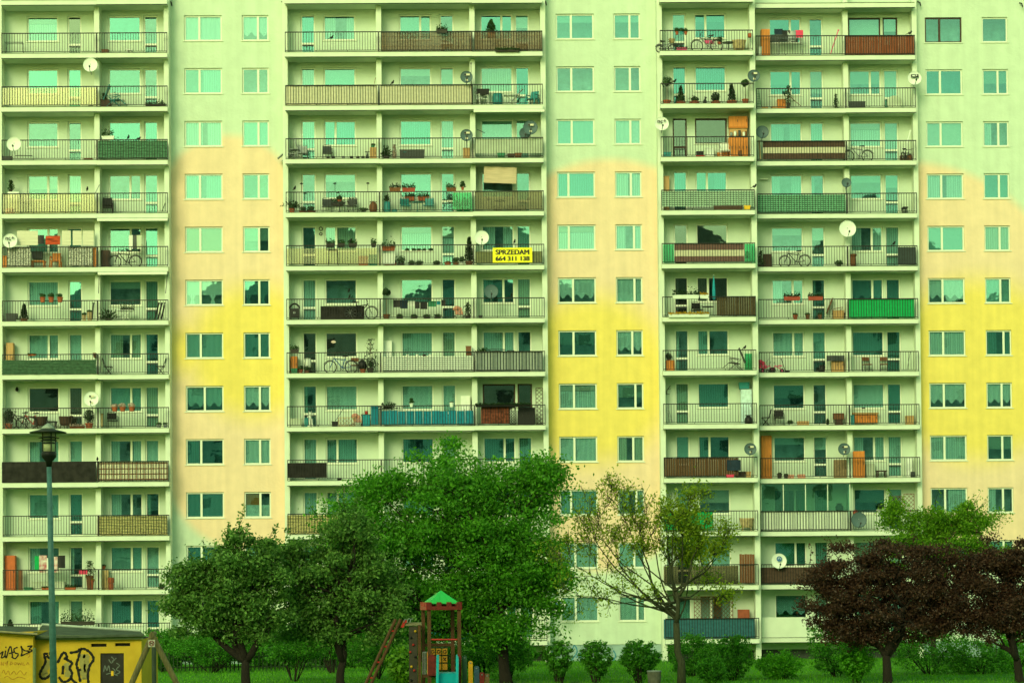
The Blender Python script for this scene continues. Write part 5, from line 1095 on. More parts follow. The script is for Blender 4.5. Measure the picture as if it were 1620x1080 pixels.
plant(7, 'M1', 586, 'tall', .75, 1.5, 'tall dark shrub with a vine reaching up', DKPOT, .3, .3, leafm=LEAFD); plant(7, 'M1', 586, 'bush', .7, .75, 'dense lower shrub beside the partition', DKPOT, .35, .25, leafm=LEAFD)
screen(7, 'M2', 606, 748, 'lattice', WHITE, 'white strip lattice screen', .05, .86); cabinet(7, 'M2', 607, 620, 1.72, WHITE, 'white cupboard in the corner above the lattice', doors=0, dy=1.0); cabinet(7, 'M2', 737, 745.5, .45, BROWNW, 'brown box set on the rail', doors=0, z=.88, dy=.1, d=.25)
for px, m, d in ((645, WHITE, 'white ball lamp'), (660, WHITE, 'white flower pot'), (671, DKPOT, 'dark flower pot'), (680, WHITE, 'second white ball lamp')): barrel(7, 'M2', px, .08, .2, m, d+' behind the window rail', 'pot', 'sill_pot', 1.45, .86)
screen(7, 'M3', 752, 858, 'stripe', GRY2, 'grey and white striped screen', .1, 1.04, mat('slate_stripe', (.10, .13, .12), .9)); plant(7, 'M3', 762, 'palm', .7, .5, 'spiky palm rising above the stripes', WHITE, .4, .1, z=.85); barrel(7, 'M3', 785, .5, .25, DKGREY, 'wide dark umbrella top', 'parasol', 'parasol', .6, .95, [(.52, 0), (.46, .07), (.28, .17), (.02, .24)]); barrel(7, 'M3', 808, .2, .2, DKGREY, 'small dark dome beside the umbrella', 'dome', 'dome', .6, .95, [(.2, 0), (.17, .1), (.05, .18)])
cabinet(7, 'R1', 1054, 1067, .62, ORANGEW, 'short orange cabinet by the first post', doors=1); plant(7, 'R1', 1058, 'bush', .4, .3, 'dark plant on the orange cabinet', DKPOT, .2, .1, z=.63, dy=.95, leafm=LEAFD); chair(7, 'R1', 1163, 'lounger', BLACKM, 'black reclining wheelchair like chair', dy=.6, flip=True); bird(7, 'R1', 1178, 'slim black bird above the reclining chair', .5); screen(7, 'R1', 1178, 1190, 'pane', GTR, 'narrow green sheet leaning behind the chair', .1, .95, dy=.9)
stroller(7, 'R2', 1206, PNK, 'pink toy pushchair by the step'); trike(7, 'R2', 1213, PINK, 'pink tricycle beside the pushchair'); trike(7, 'R2', 1230, PINK, 'second pink tricycle, further from the step', .4, True); pole(7, 'R2', (1242, 586), (1236, 568), DKGREY, 'dark toy scooter handle', .02, .4, 'toy_scooter', 'scooter'); box(7, 'R2', 1242, 1249, .1, BLACKM, 'pair of black shoes on the floor', 'shoes', 'shoe_pair')
cabinet(7, 'R2', 1316, 1335, .78, TANW, 'tan cabinet under a grey cloth', doors=2); cloth(7, 'R2', 1308, 1336, 562, 571, DKGREY, 'dark grey cloth over the tan cabinet', .7, .03); barrel(7, 'R2', 1300, .14, .4, BLACKM, 'black rolled tyre by the door', 'tyre', 'tyre', .6, 0, [(.15, 0), (.17, .2), (.15, .4)])
chair(7, 'R3', 1372, 'wood', BROWNW, 'brown school chair under the window', .3, .8); chair(7, 'R3', 1398, 'wood', BROWNW, 'brown school chair beside the door', -.1, .8); pole(7, 'R3', (1435, 585), (1440, 557), DKGREY, 'grey broom in the far corner', .014, .6, 'broom', 'broom')
# ---- row 8
plant(8, 'A', 13.5, 'ball', .58, .75, 'cypress bush near the first post', TERRA, .42, .3, leafm=LEAFD); plant(8, 'A', 141, 'ball', .58, .75, 'cypress bush beside the partition', TERRA, .42, .3, leafm=LEAFD); bike(8, 'A', 33, BLACKM, 'black bicycle in front of another', .95, True, dy=.35); bike(8, 'A', 50, REDP, 'red framed bicycle behind the black one', .95, True, dy=.7)
chair(8, 'A', 64, 'wicker', DKWOOD, 'dark wicker armchair beside the bicycles', .4); chair(8, 'A', 104, 'wicker', DKWOOD, 'dark wicker armchair before the door', -.4); table(8, 'A', 82, 'rect', DKGREY, 'small dark table between the wicker chairs', .5, .42); trough(8, 'A', 110, 134, 'low terracotta trough with pale flowers', TERRA, LEAFW, rail=False, z=0, dy=.2, h=.12, lh=.1); dish(144.5, 631, 11.6, 'A', 8, 'white satellite dish with small print near the partition', 'w', 'sticker')
WL = wall_thing(27.5, 616, 'A', 8, MB().box(-.03, .03, -.1, 0, -.1, .12).lathe([(.06, -.1), (.09, .0), (.03, .12)], 8, (0, -.14, 0)), BLACKM, 'wall_lamp', 'black wall lantern left of the window', 'wall lamp')
for px, d in ((181.5, 'low'), (194, 'tall middle'), (208.5, 'last')): plant(8, 'B', px, 'bush', .42, .2, f'{d} pot of pink flowers hung on the rail', TERRA, .32, .22, z=-.22, rail=True, leafm=LEAFW)
pole(8, 'B', (161, 675), (161.5, 655), STRAW, 'short thick log by the partition', .06, .5, 'log', 'log'); chair(8, 'B', 178, 'armchair', BLACKM, 'black metal chair behind the bars', .3); plant(8, 'B', 251, 'bush', .3, .12, 'grey pot beside the door', GREY, .25, .2); plant(8, 'B', 262, 'bush', .3, .12, 'grey pot at the end post', GREY, .25, .2)
box(8, 'M1', 459, 477, .45, MLK, 'pale box with a black handle by the pier'); dog(8, 'M1', 489, WHITE, 'white seated dog figure before the door', 1.15, .8); barrel(8, 'M1', 485, .13, .5, TEALP, 'blue vase beside the white dog', 'vase', 'vase', .7); box(8, 'M1', 524.5, 534, .26, BLACKM, 'black open box on the floor', dy=.3); pole(8, 'M1', (529, 668), (542, 648), DKGREY, 'dark stick leaning from the black box', .014)
trellis(8, 'M1', 535, 562, .05, .5, STRAW, 'low straw trellis with flowers', .3); stroller(8, 'M1', 566, PALEP, 'pale pink pushchair beside the trellis'); table(8, 'M1', 579, 'rect', DKWOOD, 'dark side table near the partition', .5, .66); barrel(8, 'M1', 580, .08, .15, REDP, 'bright red pot on the side table', 'flower pot', 'sill_pot', .7, .68); cloth(8, 'M1', 587, 598, 641, 672, TB, 'dark blue cloth hung at the partition', .2); cloth(8, 'M1', 574, 585, 656, 674, TEAL, 'paler blue cloth beside it', .25)
screen(8, 'M2', 602.5, 749, 'panels', TB, 'deep blue cloth panels tied along the rail', .05, .82); plant(8, 'M2', 613, 'palm', .7, .5, 'drooping plant above the blue panels', WHITE, .4, .1, z=.8, leafm=LEAFD); plant(8, 'M2', 651, 'tall', .2, .25, 'white pot with a cactus on the rail', WHITE, .2, .2, z=-.1, rail=True); plant(8, 'M2', 714.5, 'bush', .2, .05, 'white cup shaped pot on the rail', WHITE, .24, .24, z=-.12, rail=True); cabinet(8, 'M2', 729, 744, 1.62, WHITE, 'white cabinet behind the blue panels', doors=2, dy=.9)
screen(8, 'M3', 761, 806, 'sheet', mat('red_brown_speckled', (.16, .04, .02), .9, var=.7, scale=7), 'red brown speckled cloth on the rail', .08, 1.04); trellis(8, 'M3', 847.5, 859, .05, 1.95, DKWOOD, 'tall dark trellis at the end post', .1); trellis(8, 'M3', 806, 816, .05, .95, BLACKM, 'low black trellis beside the speckled cloth', .1, .1); cabinet(8, 'M3', 819, 846, .95, BLACKM, 'black shelving crowded with things', doors=3, dy=.4); barrel(8, 'M3', 812, .06, .14, WHITE, 'white ornament on the low black trellis', 'ornament', 'ornament', .05, .75); barrel(8, 'M3', 818, .06, .14, WHITE, 'second white ornament beside it', 'ornament', 'ornament', .05, .75); trough(8, 'M3', 752, 840, 'dark ivy along the rail', BLACKM, LEAFD, z=-.12, h=.1, lh=.1)
AN = MB().tube([(0, 0, -.2), (.02, -.05, 0), (.2, -.2, .25)], .018, 5).tube([(0, 0, -.15), (.15, -.2, -.2)], .014, 5).tube([(.05, -.1, .08), (.22, -.2, .1)], .012, 5)
wall_thing(1054, 618, 'R1', 8, AN, DKWOOD, 'antlers', 'dark antlers hung on the pier', 'antlers'); ladder(8, 'R1', (1062, 668), (1054, 640), GREY, 'grey folding ladder leaning by the pier', .14)
FR = cabinet(8, 'R1', 1172.5, 1189.5, 1.85, mat('pale_blue_enamel', (.55, .72, .72), .3), 'pale blue refrigerator at the pier end', doors=1, cat='refrigerator', nm='refrigerator', dy=.8); box(8, 'R1', 1170, 1186, .3, TEALP, 'blue bag on top of the refrigerator', 'bag', 'bag', z=1.9, dy=.9); barrel(8, 'R1', 1184, .2, .45, BLACKM, 'black rounded machine before the refrigerator', 'vacuum cleaner', 'vacuum_cleaner', .3, 0, [(.18, 0), (.22, .12), (.2, .3), (.1, .42), (.02, .45)])
chair(8, 'R2', 1211, 'folding', BLACKM, 'black folding chair by the step', dy=.6, flip=True); chair(8, 'R2', 1232.5, 'armchair', BLACKM, 'black metal chair beside the folding chair'); box(8, 'R2', 1262, 1279.5, .26, TANW, 'tan slatted crate with dark contents', slats=2); plant(8, 'R2', 1250, 'bush', .3, .25, 'pale grass pot under the window', WHITE, .2, .08); plant(8, 'R2', 1309, 'tall', .15, .25, 'tiny plant by the door', DKPOT, .12, .1); cabinet(8, 'R2', 1319, 1335, .28, BROWNW, 'brown upper crate of a pair', doors=0, z=.34, dy=.6); cabinet(8, 'R2', 1322, 1333, .32, DKWOOD, 'dark lower crate of a pair', doors=0, dy=.65)
cabinet(8, 'R3', 1352, 1388, .40, ORANGEW, 'low orange sideboard under the window', doors=3, z=.16); box(8, 'R3', 1348, 1390, .06, TANW, 'tan board laid over the orange sideboard', z=.6, dy=.8); box(8, 'R3', 1433.5, 1446, .46, TANW, 'tan open box near the end post', dy=.5); barrel(8, 'R3', 1366, .1, .12, BLACKM, 'black cap on the window sill', 'cap', 'cap', 1.3, .86); cabinet(8, 'R3', 1346, 1351, .5, TEALP, 'narrow teal board by the partition', doors=0, dy=.4, d=.1)
# ---- row 9
screen(9, 'A', 3, 152, 'sheet', BK, 'nearly black cloth screen behind the street lamp', .0, 1.05, dy=-.03); screen(9, 'B', 154, 265, 'check', CREAM, 'cream screen crossed by dark bands', .05, 1.03, BROWNW); bird(9, 'B', 154, 'black ball shaped bird at the partition', .2)
screen(9, 'M1', 454.5, 517, 'sheet', BK, 'black cloth covering part of the rail', .15, .92); box(9, 'M1', 533, 540, .1, BLACKM, 'flat black item on the floor edge', dy=.05)
screen(9, 'R1', 1050, 1168, 'plank', mat('brown_stained_boards', (.12, .06, .025), .8, var=.4, scale=4, stretch=(8, 8, .6)), 'brown stained board screen', .05, 1.04); dish(1187, 710, 9.5, 'R1', 9, 'dark grey dish with sticker over a brown screen', 'g', 'sticker'); cloth(9, 'R1', 1150, 1172, 727, 744, NAVY, 'dark clothes drying in a heap', -.02, .05); box(9, 'R1', 1149, 1161, .12, PNK, 'pink toy car below the clothes', 'toy car', 'toy_car', dy=-.0); box(9, 'R1', 1180, 1188, .3, TANW, 'tan carton at the pier end'); box(9, 'R1', 1164, 1179, .3, DKWOOD, 'dark basket beside the tan carton')
cabinet(9, 'R2', 1205, 1221, 2.3, ORANGEW, 'tall yellow orange board cupboard by the step', doors=1, dy=.9); plant(9, 'R2', 1233, 'bush', .2, .06, 'dark square pot under the window', DKPOT, .28, .26); plant(9, 'R2', 1243, 'bush', .2, .05, 'smaller dark pot beside it', DKPOT, .24, .2); box(9, 'R2', 1247, 1256, .22, PALEP, 'salmon crate on the floor', slats=2); box(9, 'R2', 1263, 1274, .24, PALEP, 'second salmon crate near the door', slats=2); cabinet(9, 'R2', 1320, 1339, 1.0, mat('weathered_boards', (.25, .17, .09), .8, var=.3), 'weathered board cupboard with a lock', doors=2); dish(1335.5, 710, 9.6, 'R2', 9, 'blue grey dish above the weathered cupboard', 'g', 'sticker')
cabinet(9, 'R3', 1350, 1368, 1.42, ORANGEW, 'two toned orange cupboard by the partition', doors=2, dy=.4); box(9, 'R3', 1370, 1384, .75, MLK, 'pale folded panels under the window', dy=.9); table(9, 'R3', 1394, 'rect', DKWOOD, 'dark bench near the door', .55, .4); cabinet(9, 'R3', 1434, 1444, 1.05, WHITE, 'white open shelf by the end post', doors=0, d=.25); barrel(9, 'R3', 1444, .13, .3, DKGREY, 'dark helmet like ball below the shelf', 'ball', 'ball', .4)
# ---- row 10
screen(10, 'B', 154, 265, 'mat', YR_, 'yellow woven reed screen', .03, 1.04); screen(10, 'M1', 454, 600, 'mat', YR_, 'yellow woven reed screen half behind the tree', .03, 1.02); screen(10, 'R1', 1049.5, 1128, 'sheet', VG, 'bright green cloth screen behind the budding tree', .05, 1.03); chair(10, 'R1', 1181, 'wicker', STRAW, 'straw coloured wicker chair by the pier'); screen(10, 'R2', 1202, 1341, 'stripe', SLABM, 'white upright strip screen under the glazing', .04, 1.04, GRY2)
dish(1359, 822, 12.2, 'R3', 10, 'very dark dish low before the railing', 'g'); trellis(10, 'R3', 1430, 1447, 1.0, 1.95, BROWNW, 'red brown trellis near the end pier', .5); cabinet(10, 'R3', 1388, 1400, 1.1, WHITE, 'white plant stand near the window', doors=0); plant(10, 'R3', 1394, 'bush', .4, .3, 'dark plant on the white stand', DKPOT, .2, .1, z=1.1, dy=.95); plant(10, 'R3', 1352, 'bush', .3, .1, 'pink flower pot behind the dark dish', TERRA, .25, .2, z=.8, leafm=LEAFR); trellis(10, 'R3', 1406, 1428, .9, 1.85, BROWNW, 'red brown trellis before the door', 1.2)
barrel(10, 'R2', 1328, .2, .55, DKGREY, 'grey bust shaped vase behind the glazing', 'vase', 'vase', .6, .9, [(.12, 0), (.2, .2), (.22, .4), (.1, .52), (.02, .55)])
# ---- row 11
cabinet(11, 'A', 7.5, 24, 1.82, mat('red_orange_enamel', (.55, .12, .03), .5, var=.12), 'tall red orange cupboard in the corner', doors=1); cabinet(11, 'A', 28.5, 35.5, 1.05, BROWNW, 'narrow brown board beside the orange cupboard', doors=0, d=.06)
PWT = mat('pink_white_print', (.6, .05, .10), .9, var=.3, scale=4.5, rgb2=(.75, .72, .66))
for a, c, t, u, m, d in ((55, 62, 879, 902, VG, 'green towel'), (62, 74, 878, 905, PWT, 'pink and white patterned towel'), (74, 84, 882, 905, WCL, 'white and teal towel'), (84, 91, 880, 905, PWT, 'second pink towel'), (92, 103, 878, 898, BLACKM, 'black shirt'), (125, 138, 900, 908, PNK, 'small pink cloth')): cloth(11, 'A', a, c, t, u, m, d+' drying over the rail', .05)
SO = box(11, 'A', 50, 102, .42, MLK, 'long pale covered bench', 'bench', 'bench', dy=.6, d=.5); trough(11, 'A', 66, 80, 'red planter on the floor edge', TERRA, rail=False, z=0, dy=.1, h=.14, lh=.06); trough(11, 'A', 103, 120, 'second red planter near the door', TERRA, rail=False, z=0, dy=.1, h=.14, lh=.12); box(11, 'A', 38, 50, .14, GREENP, 'green low tray by the brown board', dy=.3); plant(11, 'A', 142, 'tall', .5, .75, 'feathery plant in a tall brown pot', BROWNW, .4, .75); plant(11, 'A', 144, 'bush', .4, .2, 'orange blooms beside the tall brown pot', TERRA, .3, .5, leafm=LEAFY)
cabinet(11, 'B', 156, 171, 1.02, mat('pale_pine', (.50, .36, .16), .7), 'pale pine cupboard with a pot on top', doors=1); plant(11, 'B', 163, 'bush', .3, .1, 'terracotta pot on the pine cupboard', TERRA, .28, .18, z=1.05, dy=1.0); barrel(11, 'B', 175.5, .14, .3, TERRA, 'lower terracotta urn of a stack', 'urn', 'urn', .5); barrel(11, 'B', 175.5, .16, .3, TERRA, 'upper terracotta urn of a stack', 'urn', 'urn', .5, .32); plant(11, 'B', 256, 'bush', .35, .2, 'small plant at the end post', DKPOT, .2, .1)
screen(11, 'R1', 1170, 1194, 'plank', BROWNW, 'brown board screen at the pier end', .05, 1.6); screen(11, 'R2', 1203, 1300, 'sheet', BRC, 'brown net screen beside the blue marked dish', .05, .9); dish(1232.5, 887, 12, 'R2', 11, 'white satellite dish with a round blue emblem', 'w', 'bluedot'); screen(11, 'R1', 1050, 1168, 'pane', BTR, 'brownish clear sheet behind the budding tree', .05, 1.0)
# ---- row 12
plant(12, 'A', 16, 'cone', .5, .75, 'small fir above the yellow shed', DKPOT, .3, .5, leafm=LEAFD); trough(12, 'A', 96, 150, 'overgrown green hedge box above the shed roof', DKPOT, LEAF, z=-.1, lh=.5, h=.2)
screen(12, 'R1', 1050, 1194, 'sheet', mat('blue_grey_cloth', (.03, .13, .16), .9, var=.2), 'blue grey cloth screen behind the tree trunk', .03, 1.03); trellis(12, 'R1', 1098, 1160, .9, 2.2, BROWNW, 'wooden lattice wall above the blue screen', .9); cabinet(12, 'R1', 1168, 1186, 1.5, mat('red_brown_door', (.3, .07, .03), .6), 'red brown cupboard beside the lattice', doors=1); screen(12, 'M2', 640, 745, 'sheet', TEAL, 'teal cloth screen glimpsed through the playground', .1, 1.0); screen(12, 'M3', 762, 800, 'sheet', TEAL, 'small teal cloth glimpsed under the big tree', .1, 1.0)
dish(883, 957, 12, 'M3', 12, 'small white dish with a blue emblem by the big tree', 'w', 'bluedot')

# lamps burning inside two rooms
GLOW = bpy.data.materials.new('lamp_glow'); GLOW.use_nodes = True; GLOW.node_tree.nodes['Principled BSDF'].inputs['Emission Color'].default_value = (1.0, .75, .35, 1); GLOW.node_tree.nodes['Principled BSDF'].inputs['Emission Strength'].default_value = 2.2
for r, px, py, d in ((7, 527.5, 541, 'lit pendant lamp seen through the dark window'), (9, 524, 697, 'lit ceiling lamp seen through the window')):
    q = at(px, py, .42); S = Spec(); S.add('shade', MB().lathe([(.04, .09), (.12, .03), (.13, 0), (.09, -.04), (.02, -.06)], 14), GLOW, None, True); S.add('cord', MB().tube([(0, 0, .09), (0, 0, .45)], .008, 4), BLACKM)
    inst(S, 'pendant_lamp', lab(d, r, 'M1'), 'lamp', q)

# ------------------------------------------------------------------ trees and bushes
BARK = mat('dark_bark', (0.020, 0.015, 0.010), .95, var=.4, scale=10, bump=.6, stretch=(4, 4, 1)); BARKG = mat('grey_green_bark', (0.045, 0.048, 0.024), .95, var=.35, scale=8, bump=.6, stretch=(4, 4, 1))
TL1 = leafmat('big_tree_leaves', (0.040, 0.19, 0.010), (0.17, 0.50, 0.030), .55); TL2 = leafmat('dark_tree_leaves', (0.030, 0.115, 0.010), (0.22, 0.42, 0.08), .45)
TLP = leafmat('purple_leaves', (0.028, 0.017, 0.010), (0.13, 0.058, 0.034), .4); TLY = leafmat('young_yellow_leaves', (0.15, 0.26, 0.008), (0.38, 0.48, 0.03), .55); TLB = leafmat('light_green_leaves', (0.06, 0.20, 0.008), (0.24, 0.48, 0.02), .5)
BUSH = leafmat('bush_leaves', (0.03, 0.15, 0.010), (0.12, 0.42, 0.025), .5); BUSHB = leafmat('bright_bush_leaves', (0.05, 0.25, 0.008), (0.16, 0.52, 0.02), .5)

def wpt(px, py, Y): return at(px, py, Y)
def curve(a, b, sag, g, n=6, wob=.06):
    a, b = Vector(a), Vector(b); L = (b-a).length; out = []
    off = Vector(g.normal(size=3))*L*wob
    for i in range(n+1):
        t = i/n; p = a.lerp(b, t); p += off*math.sin(math.pi*t) + Vector((0, 0, sag*L*math.sin(math.pi*t))); out.append(p)
    return out
def tree(name, label, base_px, base_Y, fork, blobs, leafm, nleaf, lsize, seed, bark=BARK, trunk_r=.16, ydepth=.8, clump=.55, nclump=70, limbs=22, group=None, lean=0.0, cat='tree', stems=3, up=.1, shell=.6, shoots=26):
    """trunk with forked limbs reaching into leaf clumps; blobs are (px, py, rx px, ry px) lobes of the crown"""
    g = np.random.default_rng(seed); s = F_PX/(base_Y-CAM.y)
    b = at(base_px, 900, base_Y); base = Vector((b.x, base_Y, 0)); fk = at(fork[0], fork[1], base_Y)
    cl = []; ar = np.array([bb[2]*bb[3] for bb in blobs], float); ar /= ar.sum()
    for k in range(nclump):
        bb = blobs[g.choice(len(blobs), p=ar)]; c = at(bb[0], bb[1], base_Y)
        d = g.normal(size=3); d /= np.linalg.norm(d); rad = 1-shell*g.random()**1.4
        cl.append(c+Vector((d[0]*bb[2]/s, d[1]*(bb[2]+bb[3])*.5/s*ydepth, d[2]*bb[3]/s))*rad*.92)
    tr = MB(); r0 = trunk_r
    root = tag(link(name, None), label, cat, group); root.location = base
    rel = lambda p: Vector(p)-base
    # trunk
    pts = curve((0, 0, -.1), rel(fk), 0, g, 5, .05)
    tr.tube(pts, [r0*1.35, r0*1.05, r0*.95, r0*.9, r0*.85, r0*.8], 10)
    # stems, limbs
    ends = []
    order = sorted(range(len(cl)), key=lambda i: g.random())[:limbs]
    stp = []
    for k in range(stems):
        tgt = cl[order[k % len(order)]]; t = rel(fk).lerp(rel(tgt), .45); t.z = max(t.z, rel(fk).z+.3*abs(t.z-rel(fk).z)); p = curve(rel(fk)-Vector((0, 0, .1)), t, .08, g, 5, .08)
        tr.tube(p, [r0*.72-.04*r0*i for i in range(6)], 8); stp.append(p)
    for i in order:
        p0 = min((q for p in stp for q in p[1:]), key=lambda q: (q-rel(cl[i])).length+g.random()*.6)
        p = curve(p0, rel(cl[i]), .05, g, 6, .09); tr.tube(p, [max(.008, r0*.32*(1-j/6.5)) for j in range(7)], 6); ends.append(p)
        for _ in range(3):
            q = p[int(g.integers(2, 6))]; e = q+Vector(g.normal(size=3))*.45; tr.tube([q, q.lerp(e, .5)+Vector((0, 0, .05)), e], [.018, .012, .006], 4)
    part('trunk', tr, bark, root, True)
    per = nleaf//len(cl); P = []
    sh = MB(); zc = sum(c.z for c in cl)/len(cl)
    outer = [c for c in cl if c.z > zc] or cl
    for _ in range(shoots):
        c = rel(outer[int(g.integers(len(outer)))]); d = Vector((g.normal()*.5+.25*np.sign(c.x), g.normal()*.4, g.uniform(.4, 1.2))).normalized(); L = g.uniform(.6, 1.5); e = c+d*L
        sh.tube([c, c.lerp(e, .5)+Vector(g.normal(size=3))*.05, e], [.014, .009, .004], 4); n = int(g.integers(12, 34)); t = g.uniform(.35, 1.05, n)[:, None]
        P.append(np.array(c)+np.array(d)*L*t+g.normal(size=(n, 3))*.07)
    if shoots: part('shoots', sh, bark, root)
    for c in cl:
        n = int(per*g.uniform(.6, 1.4)); q = g.normal(size=(n, 3))*np.array([clump, clump*.9, clump*.55])*g.uniform(.7, 1.25)
        q[:, 2] -= .25*np.abs(q[:, 0])*g.uniform(0, 1)
        P.append(np.array(rel(c))+q*.62)
    P = np.concatenate(P); P = P[P[:, 2] > .25]
    o = link('crown', leaf_mesh('crown', P, lsize, leafm, seed, .55, up), root)
    return root

# tall trees in front of the block
tree('broadleaf_tree', 'large dense green tree in front of the middle balconies', 800, -31, (797, 1015),
     [(715, 765, 95, 75), (800, 780, 90, 75), (640, 830, 95, 80), (740, 850, 130, 95), (830, 860, 80, 95), (840, 930, 70, 60), (690, 935, 110, 65), (555, 830, 60, 55), (600, 900, 90, 75), (760, 945, 100, 60), (590, 770, 45, 45), (700, 715, 60, 35), (850, 745, 40, 45), (870, 880, 40, 60), (640, 985, 110, 32), (780, 992, 110, 28), (700, 960, 120, 50), (540, 900, 50, 60)],
     TL1, 110000, .15, 11, trunk_r=.24, nclump=380, limbs=60, clump=.62, stems=6, shell=.85, up=.15)
tree('hawthorn_tree', 'dark twiggy tree left of the big tree, leaning limbs at its foot', 540, -36, (543, 1045),
     [(520, 890, 75, 65), (470, 935, 60, 55), (580, 930, 70, 60), (540, 965, 90, 45), (450, 885, 45, 50), (610, 985, 55, 35), (490, 985, 70, 30), (560, 840, 50, 40)], TL2, 42000, .14, 12, trunk_r=.17, nclump=150, limbs=46, clump=.46, stems=4, shell=.75)
tree('hawthorn_tree', 'dark round tree beside the wooden swing frame', 392, -38, (389, 1042),
     [(365, 900, 75, 50), (330, 935, 65, 50), (410, 925, 70, 55), (300, 910, 35, 40), (370, 965, 85, 40), (430, 965, 40, 40), (395, 868, 45, 30), (290, 960, 35, 30), (330, 990, 60, 22), (420, 1000, 50, 22)], TL2, 44000, .14, 13, trunk_r=.19, nclump=160, limbs=56, clump=.40, stems=5, shell=.75)
tree('plum_tree', 'dark purple leaved tree, nearer to the block middle', 1403, -34, (1402, 1035),
     [(1390, 892, 88, 60), (1330, 930, 66, 72), (1460, 915, 66, 72), (1400, 950, 120, 68), (1300, 905, 30, 30), (1480, 960, 50, 40), (1290, 950, 30, 30), (1370, 990, 95, 28), (1450, 985, 75, 30), (1325, 982, 50, 36), (1480, 985, 50, 36), (1510, 935, 45, 60), (1400, 1002, 110, 22)], TLP, 70000, .105, 14, trunk_r=.19, nclump=210, limbs=56, clump=.38, stems=5, group='purple trees', shell=.85)
tree('plum_tree', 'dark purple leaved tree cut by the picture edge', 1612, -34, (1609, 1040),
     [(1585, 895, 80, 55), (1640, 900, 60, 60), (1555, 935, 62, 65), (1620, 950, 85, 60), (1535, 915, 30, 35), (1580, 990, 65, 32), (1540, 975, 45, 40)], TLP, 50000, .105, 15, trunk_r=.17, nclump=150, limbs=40, clump=.38, stems=4, group='purple trees', shell=.85)
tree('broadleaf_tree', 'bright green tree crown showing behind the purple trees', 1480, -16, (1480, 960),
     [(1430, 845, 50, 38), (1500, 850, 55, 42), (1545, 835, 45, 35), (1470, 880, 80, 40), (1560, 870, 40, 40), (1530, 812, 26, 26), (1410, 822, 30, 26), (1470, 830, 40, 30)], TLB, 38000, .12, 16, trunk_r=.14, nclump=90, limbs=30, clump=.42, stems=4, shell=.7)

# the budding tree: open branches with tufts of young leaves
def open_tree(name, label, base_px, Y, seed):
    g = np.random.default_rng(seed); b = at(base_px, 900, Y); base = Vector((b.x, Y, 0)); root = tag(link(name, None), label, 'tree'); root.location = base
    rel = lambda px, py, dy=0.0: at(px, py, Y+dy)-base
    tr = MB(); tips = []
    def grow(p, d, L, r, depth):
        n = 4; pts = [p]; q = p.copy()
        for i in range(n):
            d = (d+Vector(g.normal(size=3))*.11+Vector((0, 0, .05))).normalized(); q = q+d*(L/n); pts.append(q.copy())
        tr.tube(pts, [max(.006, r*(1-.35*i/n)) for i in range(n+1)], 6 if r > .03 else 4)
        if depth == 0: tips.append((pts[-1], d)); tips.append((pts[-2], d)); return
        k = 3 if depth > 2 else 4
        for i in range(k):
            a = pts[-1] if i < 2 else pts[int(g.integers(1, 4))]
            e = (d*1.25+Vector(g.normal(size=3))*.55).normalized(); grow(a, e, L*g.uniform(.55, .8), r*.58, depth-1)
    fk = rel(1070, 985)
    tr.tube([(0, 0, -.1), (.02, 0, 1.0), rel(1072, 1030), fk], [.19, .145, .13, .12], 10)
    for (px, py), r, L0, dep in (((1060, 880), .13, .3, 4), ((1000, 850), .085, .3, 4), ((955, 880), .08, .3, 4), ((1110, 850), .085, .3, 4), ((1140, 890), .08, .3, 4), ((990, 945), .07, .3, 3), ((1150, 950), .06, .3, 3), ((1050, 830), .075, .3, 4), ((930, 920), .06, .3, 3), ((1085, 832), .07, .3, 4), ((1120, 930), .06, .3, 3), ((1030, 940), .06, .3, 3), ((1020, 825), .05, .3, 3), ((1160, 860), .05, .3, 3), ((915, 850), .055, .3, 4), ((900, 900), .05, .3, 4), ((905, 940), .045, .3, 3), ((935, 850), .05, .3, 4), ((975, 815), .05, .3, 4), ((1000, 880), .05, .3, 4), ((960, 960), .04, .3, 3), ((1100, 880), .05, .3, 4), ((1062, 812), .05, .3, 4)):
        t = rel(px, py, g.normal()*1.0); a = fk if r < .12 else fk
        st = fk.lerp(rel(1065, 900), g.uniform(0, .7)) if r < .12 else fk
        m = st.lerp(t, .62); pts = curve(st, m, -.04, g, 5, .05); tr.tube(pts, [.75*r*(1-.09*i) for i in range(6)], 7)
        d = (t-st).normalized(); grow(m, (d+Vector((0, 0, .1))).normalized(), (t-st).length*.27, r*.4, dep)
    part('trunk', tr, BARKG, root, True)
    P = []
    for p, d in tips:
        n = int(g.integers(1, 7)) if p.x > -.5 else int(g.integers(0, 5))
        P.append(np.array(p)+g.normal(size=(n, 3))*.16)
    # fuller on its balcony side
    P = np.concatenate(P)
    link('crown', leaf_mesh('crown', P, .12, TLY, seed, .5, .2), root)
    return root
open_tree('budding_tree', 'sparse tree with bare limbs and yellow green young leaves', 1076, -38, 21)

